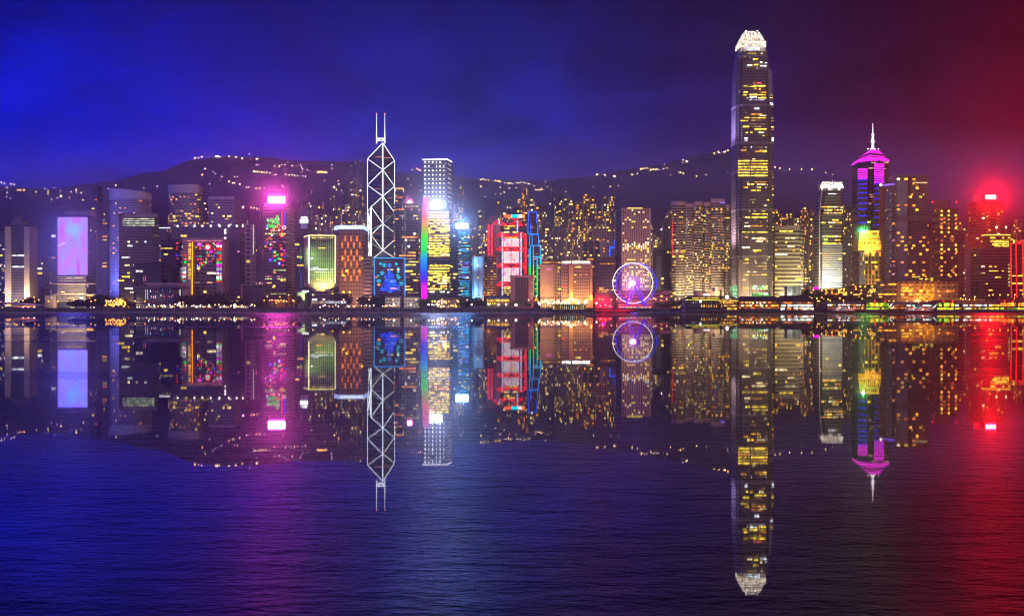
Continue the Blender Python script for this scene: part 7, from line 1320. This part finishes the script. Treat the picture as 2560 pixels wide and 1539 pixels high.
for px, c in ((2188, (1, .02, .01)), (2213, (1, .02, .01)), (2359, (1, .02, .01)), (2382, (1, .02, .01)), (2512, (1, .02, .01)), (2532, (1, .02, .01))): m = MB(); m.ball(P(px, 752.5, 1452), 1.1, 6, 5); o = m.build('navigation_light', emit(c, 3)); tag(o, 'red navigation light shining at a pier roof corner', 'lamp', 'red pier corner lights')
for px in (2224, 2228, 2232, 2334, 2338): m = MB(); m.poly([P(px-2, 771-(px % 3)*3, 1440), P(px+3, 764-(px % 3)*3, 1440)], .5); o = m.build('gangway', emit((.8, .95, .9), 1.3)); tag(o, 'pale lit sloping gangway beside a red-hulled ferry', 'gangway', 'gangways beside the ferries')
# queen's pier-like open hall before the hotels
b = pier('open pier hall of yellow-lit columns under a thin green eave, before the hotels', 1382, 1466, 1474, 760, 762, (), PM_, plain((.2, .2, .12)), 16, 2, plain((.08, .06, .06))); front(b, 'eave_light', 1382, 1466, 760.4, 761.2, emit((.4, .6, .1), .9, .4), 2)
for i in range(16): px = 1384+i*5.2; front(b, 'column', px, px+1.6, 763, 773, emit(rng.choice(((1, .55, .06), (1, .7, .2), (.8, .6, .4), (.5, .7, .7))), .9, .7), .8)

# ------------------------------------------------------------------ mist and light
m = MB(); m.box((-4700, -260, -5), (4700, 7400, 475)); hz = m.build('haze', None) if False else None
me = m.mesh('haze'); hm, ht, ho = newmat('haze'); pv = ht.nodes.new('ShaderNodeVolumePrincipled'); pv.inputs['Color'].default_value = (.95, .95, 1, 1); pv.inputs['Density'].default_value = .00008; pv.inputs['Anisotropy'].default_value = .78
ht.links.new(pv.outputs[0], ho.inputs['Volume']); me.materials.append(hm); o = link('haze', me); tag(o, kind='stuff')
# halo lamps added over the big signs, lighting the mist and the water
def sign_light(pl, pr, yt, yb, Y, col, e):
    l = bpy.data.lights.new('sign_glow', 'AREA'); l.shape = 'RECTANGLE'; l.size = X(pr, Y)-X(pl, Y); l.size_y = Z(yt, Y)-Z(yb, Y); l.color = col; l.energy = e
    o_ = bpy.data.objects.new('sign_glow', l); C.objects.link(o_); o_.location = (X((pl+pr)/2, Y), Y, Z((yt+yb)/2, Y)); o_.rotation_euler = (-PI/2, 0, 0)
def mist(px, py, Y, R, dens, sq=1., col=(.95, .95, 1)):
    m = MB(); c = P(px, py, Y); m.ball((0, 0, 0), R, 20, 14, sq); me_ = m.mesh('mist', True)
    k = ('v', dens, R)
    if k not in MC:
        mt, tt, ou = newmat('mist'); v = tt.nodes.new('ShaderNodeVolumePrincipled'); v.inputs['Color'].default_value = (*col, 1); v.inputs['Anisotropy'].default_value = .3; tt.links.new(v.outputs[0], ou.inputs['Volume']); MC[k] = mt
        tx = tt.nodes.new('ShaderNodeTexCoord'); vl = tt.nodes.new('ShaderNodeVectorMath'); vl.operation = 'LENGTH'; tt.links.new(tx.outputs['Object'], vl.inputs[0])
        q_ = wm('MAXIMUM', wm('SUBTRACT', 1., wm('DIVIDE', vl.outputs['Value'], R*.97, tree=tt), tree=tt), 0., tree=tt); tt.links.new(wm('MULTIPLY', wm('MULTIPLY', q_, q_, tree=tt), dens*2.6, tree=tt), v.inputs['Density'])
    me_.materials.append(MC[k]); o_ = link('mist', me_); o_.location = c; tag(o_, kind='stuff'); return o_
for a_ in ((692, 497, 1700, 80, .0014), (2476, 492, 2000, 150, .0005), (1092, 505, 1750, 90, .0014), (1155, 562, 1720, 60, .002), (1024, 502, 1900, 24, .006), (1508, 752, 1520, 22, .006), (1584, 708, 1540, 30, .009), (2158, 580, 1740, 16, .008), (182, 600, 1595, 120, .0034)): mist(*a_)  # mist patches added round bright lights to give them halos
for a_ in ((670.5, 712.5, 491.5, 507.5, 1699, (1, .05, .55), 2.2e5), (2464, 2489, 488, 497.5, 1999.5, (1, .0, .006), 7e5), (146, 218, 545, 686, 1596.5, (.02, .07, 1), 4.2e4), (1073.5, 1105, 508.5, 521.5, 1748.5, (.35, .5, 1), 1.6e5), (1139.5, 1170.5, 558.5, 571.5, 1718.5, (.12, .4, 1), 1e5), (1018, 1030, 499, 510, 1901, (1, .15, .5), 1e4)): sign_light(*a_)
lamp('festival_glow', P(1508, 752, 1516), (1, 0, .02), 1.5e4, 2); lamp('hub_glow', P(1586, 708, 1537), (.3, .05, 1), 5e4, 2)  # lamps added inside the mist patches for a red and a violet glow
lamp('sky_beam', P(2078, 455, 1862), (.75, .6, 1), 6e5, 2, spot=((-.02, .05, 1), .22, 1.))
# low cloud lying along the ridge
v = []; f = []; nu, nv = 60, 16
for j in range(nv+1):
    t_ = -PI/2+PI*j/nv
    for i in range(nu): p_ = 2*PI*i/nu; k = 1+.12*math.sin(5*p_+1)+.08*math.sin(9*p_+2*t_); v.append((k*2300*math.cos(t_)*math.cos(p_)-100, 3150+520*k*math.cos(t_)*math.sin(p_), 370+(95 if t_ > 0 else 230)*math.sin(t_)*(1+.06*math.sin(7*p_))))
for j in range(nv):
    for i in range(nu): f.append((j*nu+i, j*nu+(i+1) % nu, (j+1)*nu+(i+1) % nu, (j+1)*nu+i))
me = bpy.data.meshes.new('mist'); me.from_pydata(v, [], f); mt, tt, ou = newmat('ridge cloud'); vv = tt.nodes.new('ShaderNodeVolumePrincipled'); vv.inputs['Color'].default_value = (.66, .62, 1, 1); vv.inputs['Anisotropy'].default_value = 0
gg = tt.nodes.new('ShaderNodeNewGeometry'); gs = tt.nodes.new('ShaderNodeSeparateXYZ'); tt.links.new(gg.outputs['Position'], gs.inputs[0]); tt.links.new(ramp(tt, wm('DIVIDE', gs.outputs[2], 500., tree=tt), [(.12, (0,)*3), (.38, (.0017,)*3), (.54, (.0018,)*3), (.86, (0,)*3)], 'EASE'), vv.inputs['Density'])
tt.links.new(vv.outputs[0], ou.inputs['Volume']); me.materials.append(mt); tag(link('mist', me), kind='stuff')

# unseen lamps added as street glow between the blocks, and the mist they light
for px, Y, col, e in ((60, 1900, (.12, .2, 1), 5e5), (250, 1960, (.15, .2, 1), 5e5), (400, 1900, (.4, .35, 1), 3e5), (560, 2010, (.6, .4, .9), 2e5), (740, 1960, (.8, .35, .7), 2.5e5), (900, 2050, (.6, .4, 1), 2e5), (1080, 2080, (.4, .5, 1), 2.5e5), (1215, 1960, (.8, .4, .5), 2e5), (1400, 1960, (1, .5, .3), 2.5e5), (1530, 2120, (1, .5, .3), 2.5e5), (1650, 2050, (1, .55, .25), 2.5e5), (1960, 1950, (1, .6, .2), 3e5), (2130, 2080, (.9, .7, .2), 2.5e5), (2330, 1950, (1, .45, .12), 3e5), (2500, 2100, (1, .2, .08), 3.5e5)):
    lamp('street_fill', P(px, 735, Y), col, e, 6)
m = MB(); m.ball((0, 0, 0), 1, 32, 12); me = m.mesh('mist', True); mt, tt, ou = newmat('street mist'); vv = tt.nodes.new('ShaderNodeVolumePrincipled'); vv.inputs['Color'].default_value = (.95, .95, 1, 1); vv.inputs['Density'].default_value = .0005; vv.inputs['Anisotropy'].default_value = .4
tt.links.new(vv.outputs[0], ou.inputs['Volume']); me.materials.append(mt); o = link('mist', me); o.location = (0, 2020, 10); o.scale = (1150, 330, 150); tag(o, kind='stuff')

for px, py, col in ((480, 398, (.7, .35, 1)), (570, 402, (.5, .35, 1)), (660, 412, (.5, .35, 1)), (740, 418, (.6, .3, 1)), (860, 412, (.45, .35, 1)), (1010, 436, (.4, .38, 1)), (1120, 446, (.42, .36, 1)), (1210, 452, (.5, .36, 1)), (1300, 458, (.6, .35, .9)), (1390, 462, (.5, .34, .9)), (1500, 440, (.5, .32, .8)), (1600, 422, (.55, .3, .75)), (1720, 402, (.6, .28, .6)), (1960, 432, (.6, .28, .5)), (20, 466, (.03, .14, 1)), (120, 472, (.03, .14, 1)), (230, 462, (.05, .15, 1)), (350, 445, (.1, .18, 1))):
    p = hill_pt(px, py); lamp('ridge_fill', (p.x, p.y-25, p.z+22), col, 1.4e6 if px < 400 else 5e5, 45)  # unseen lamps added along the ridge to brighten its low cloud
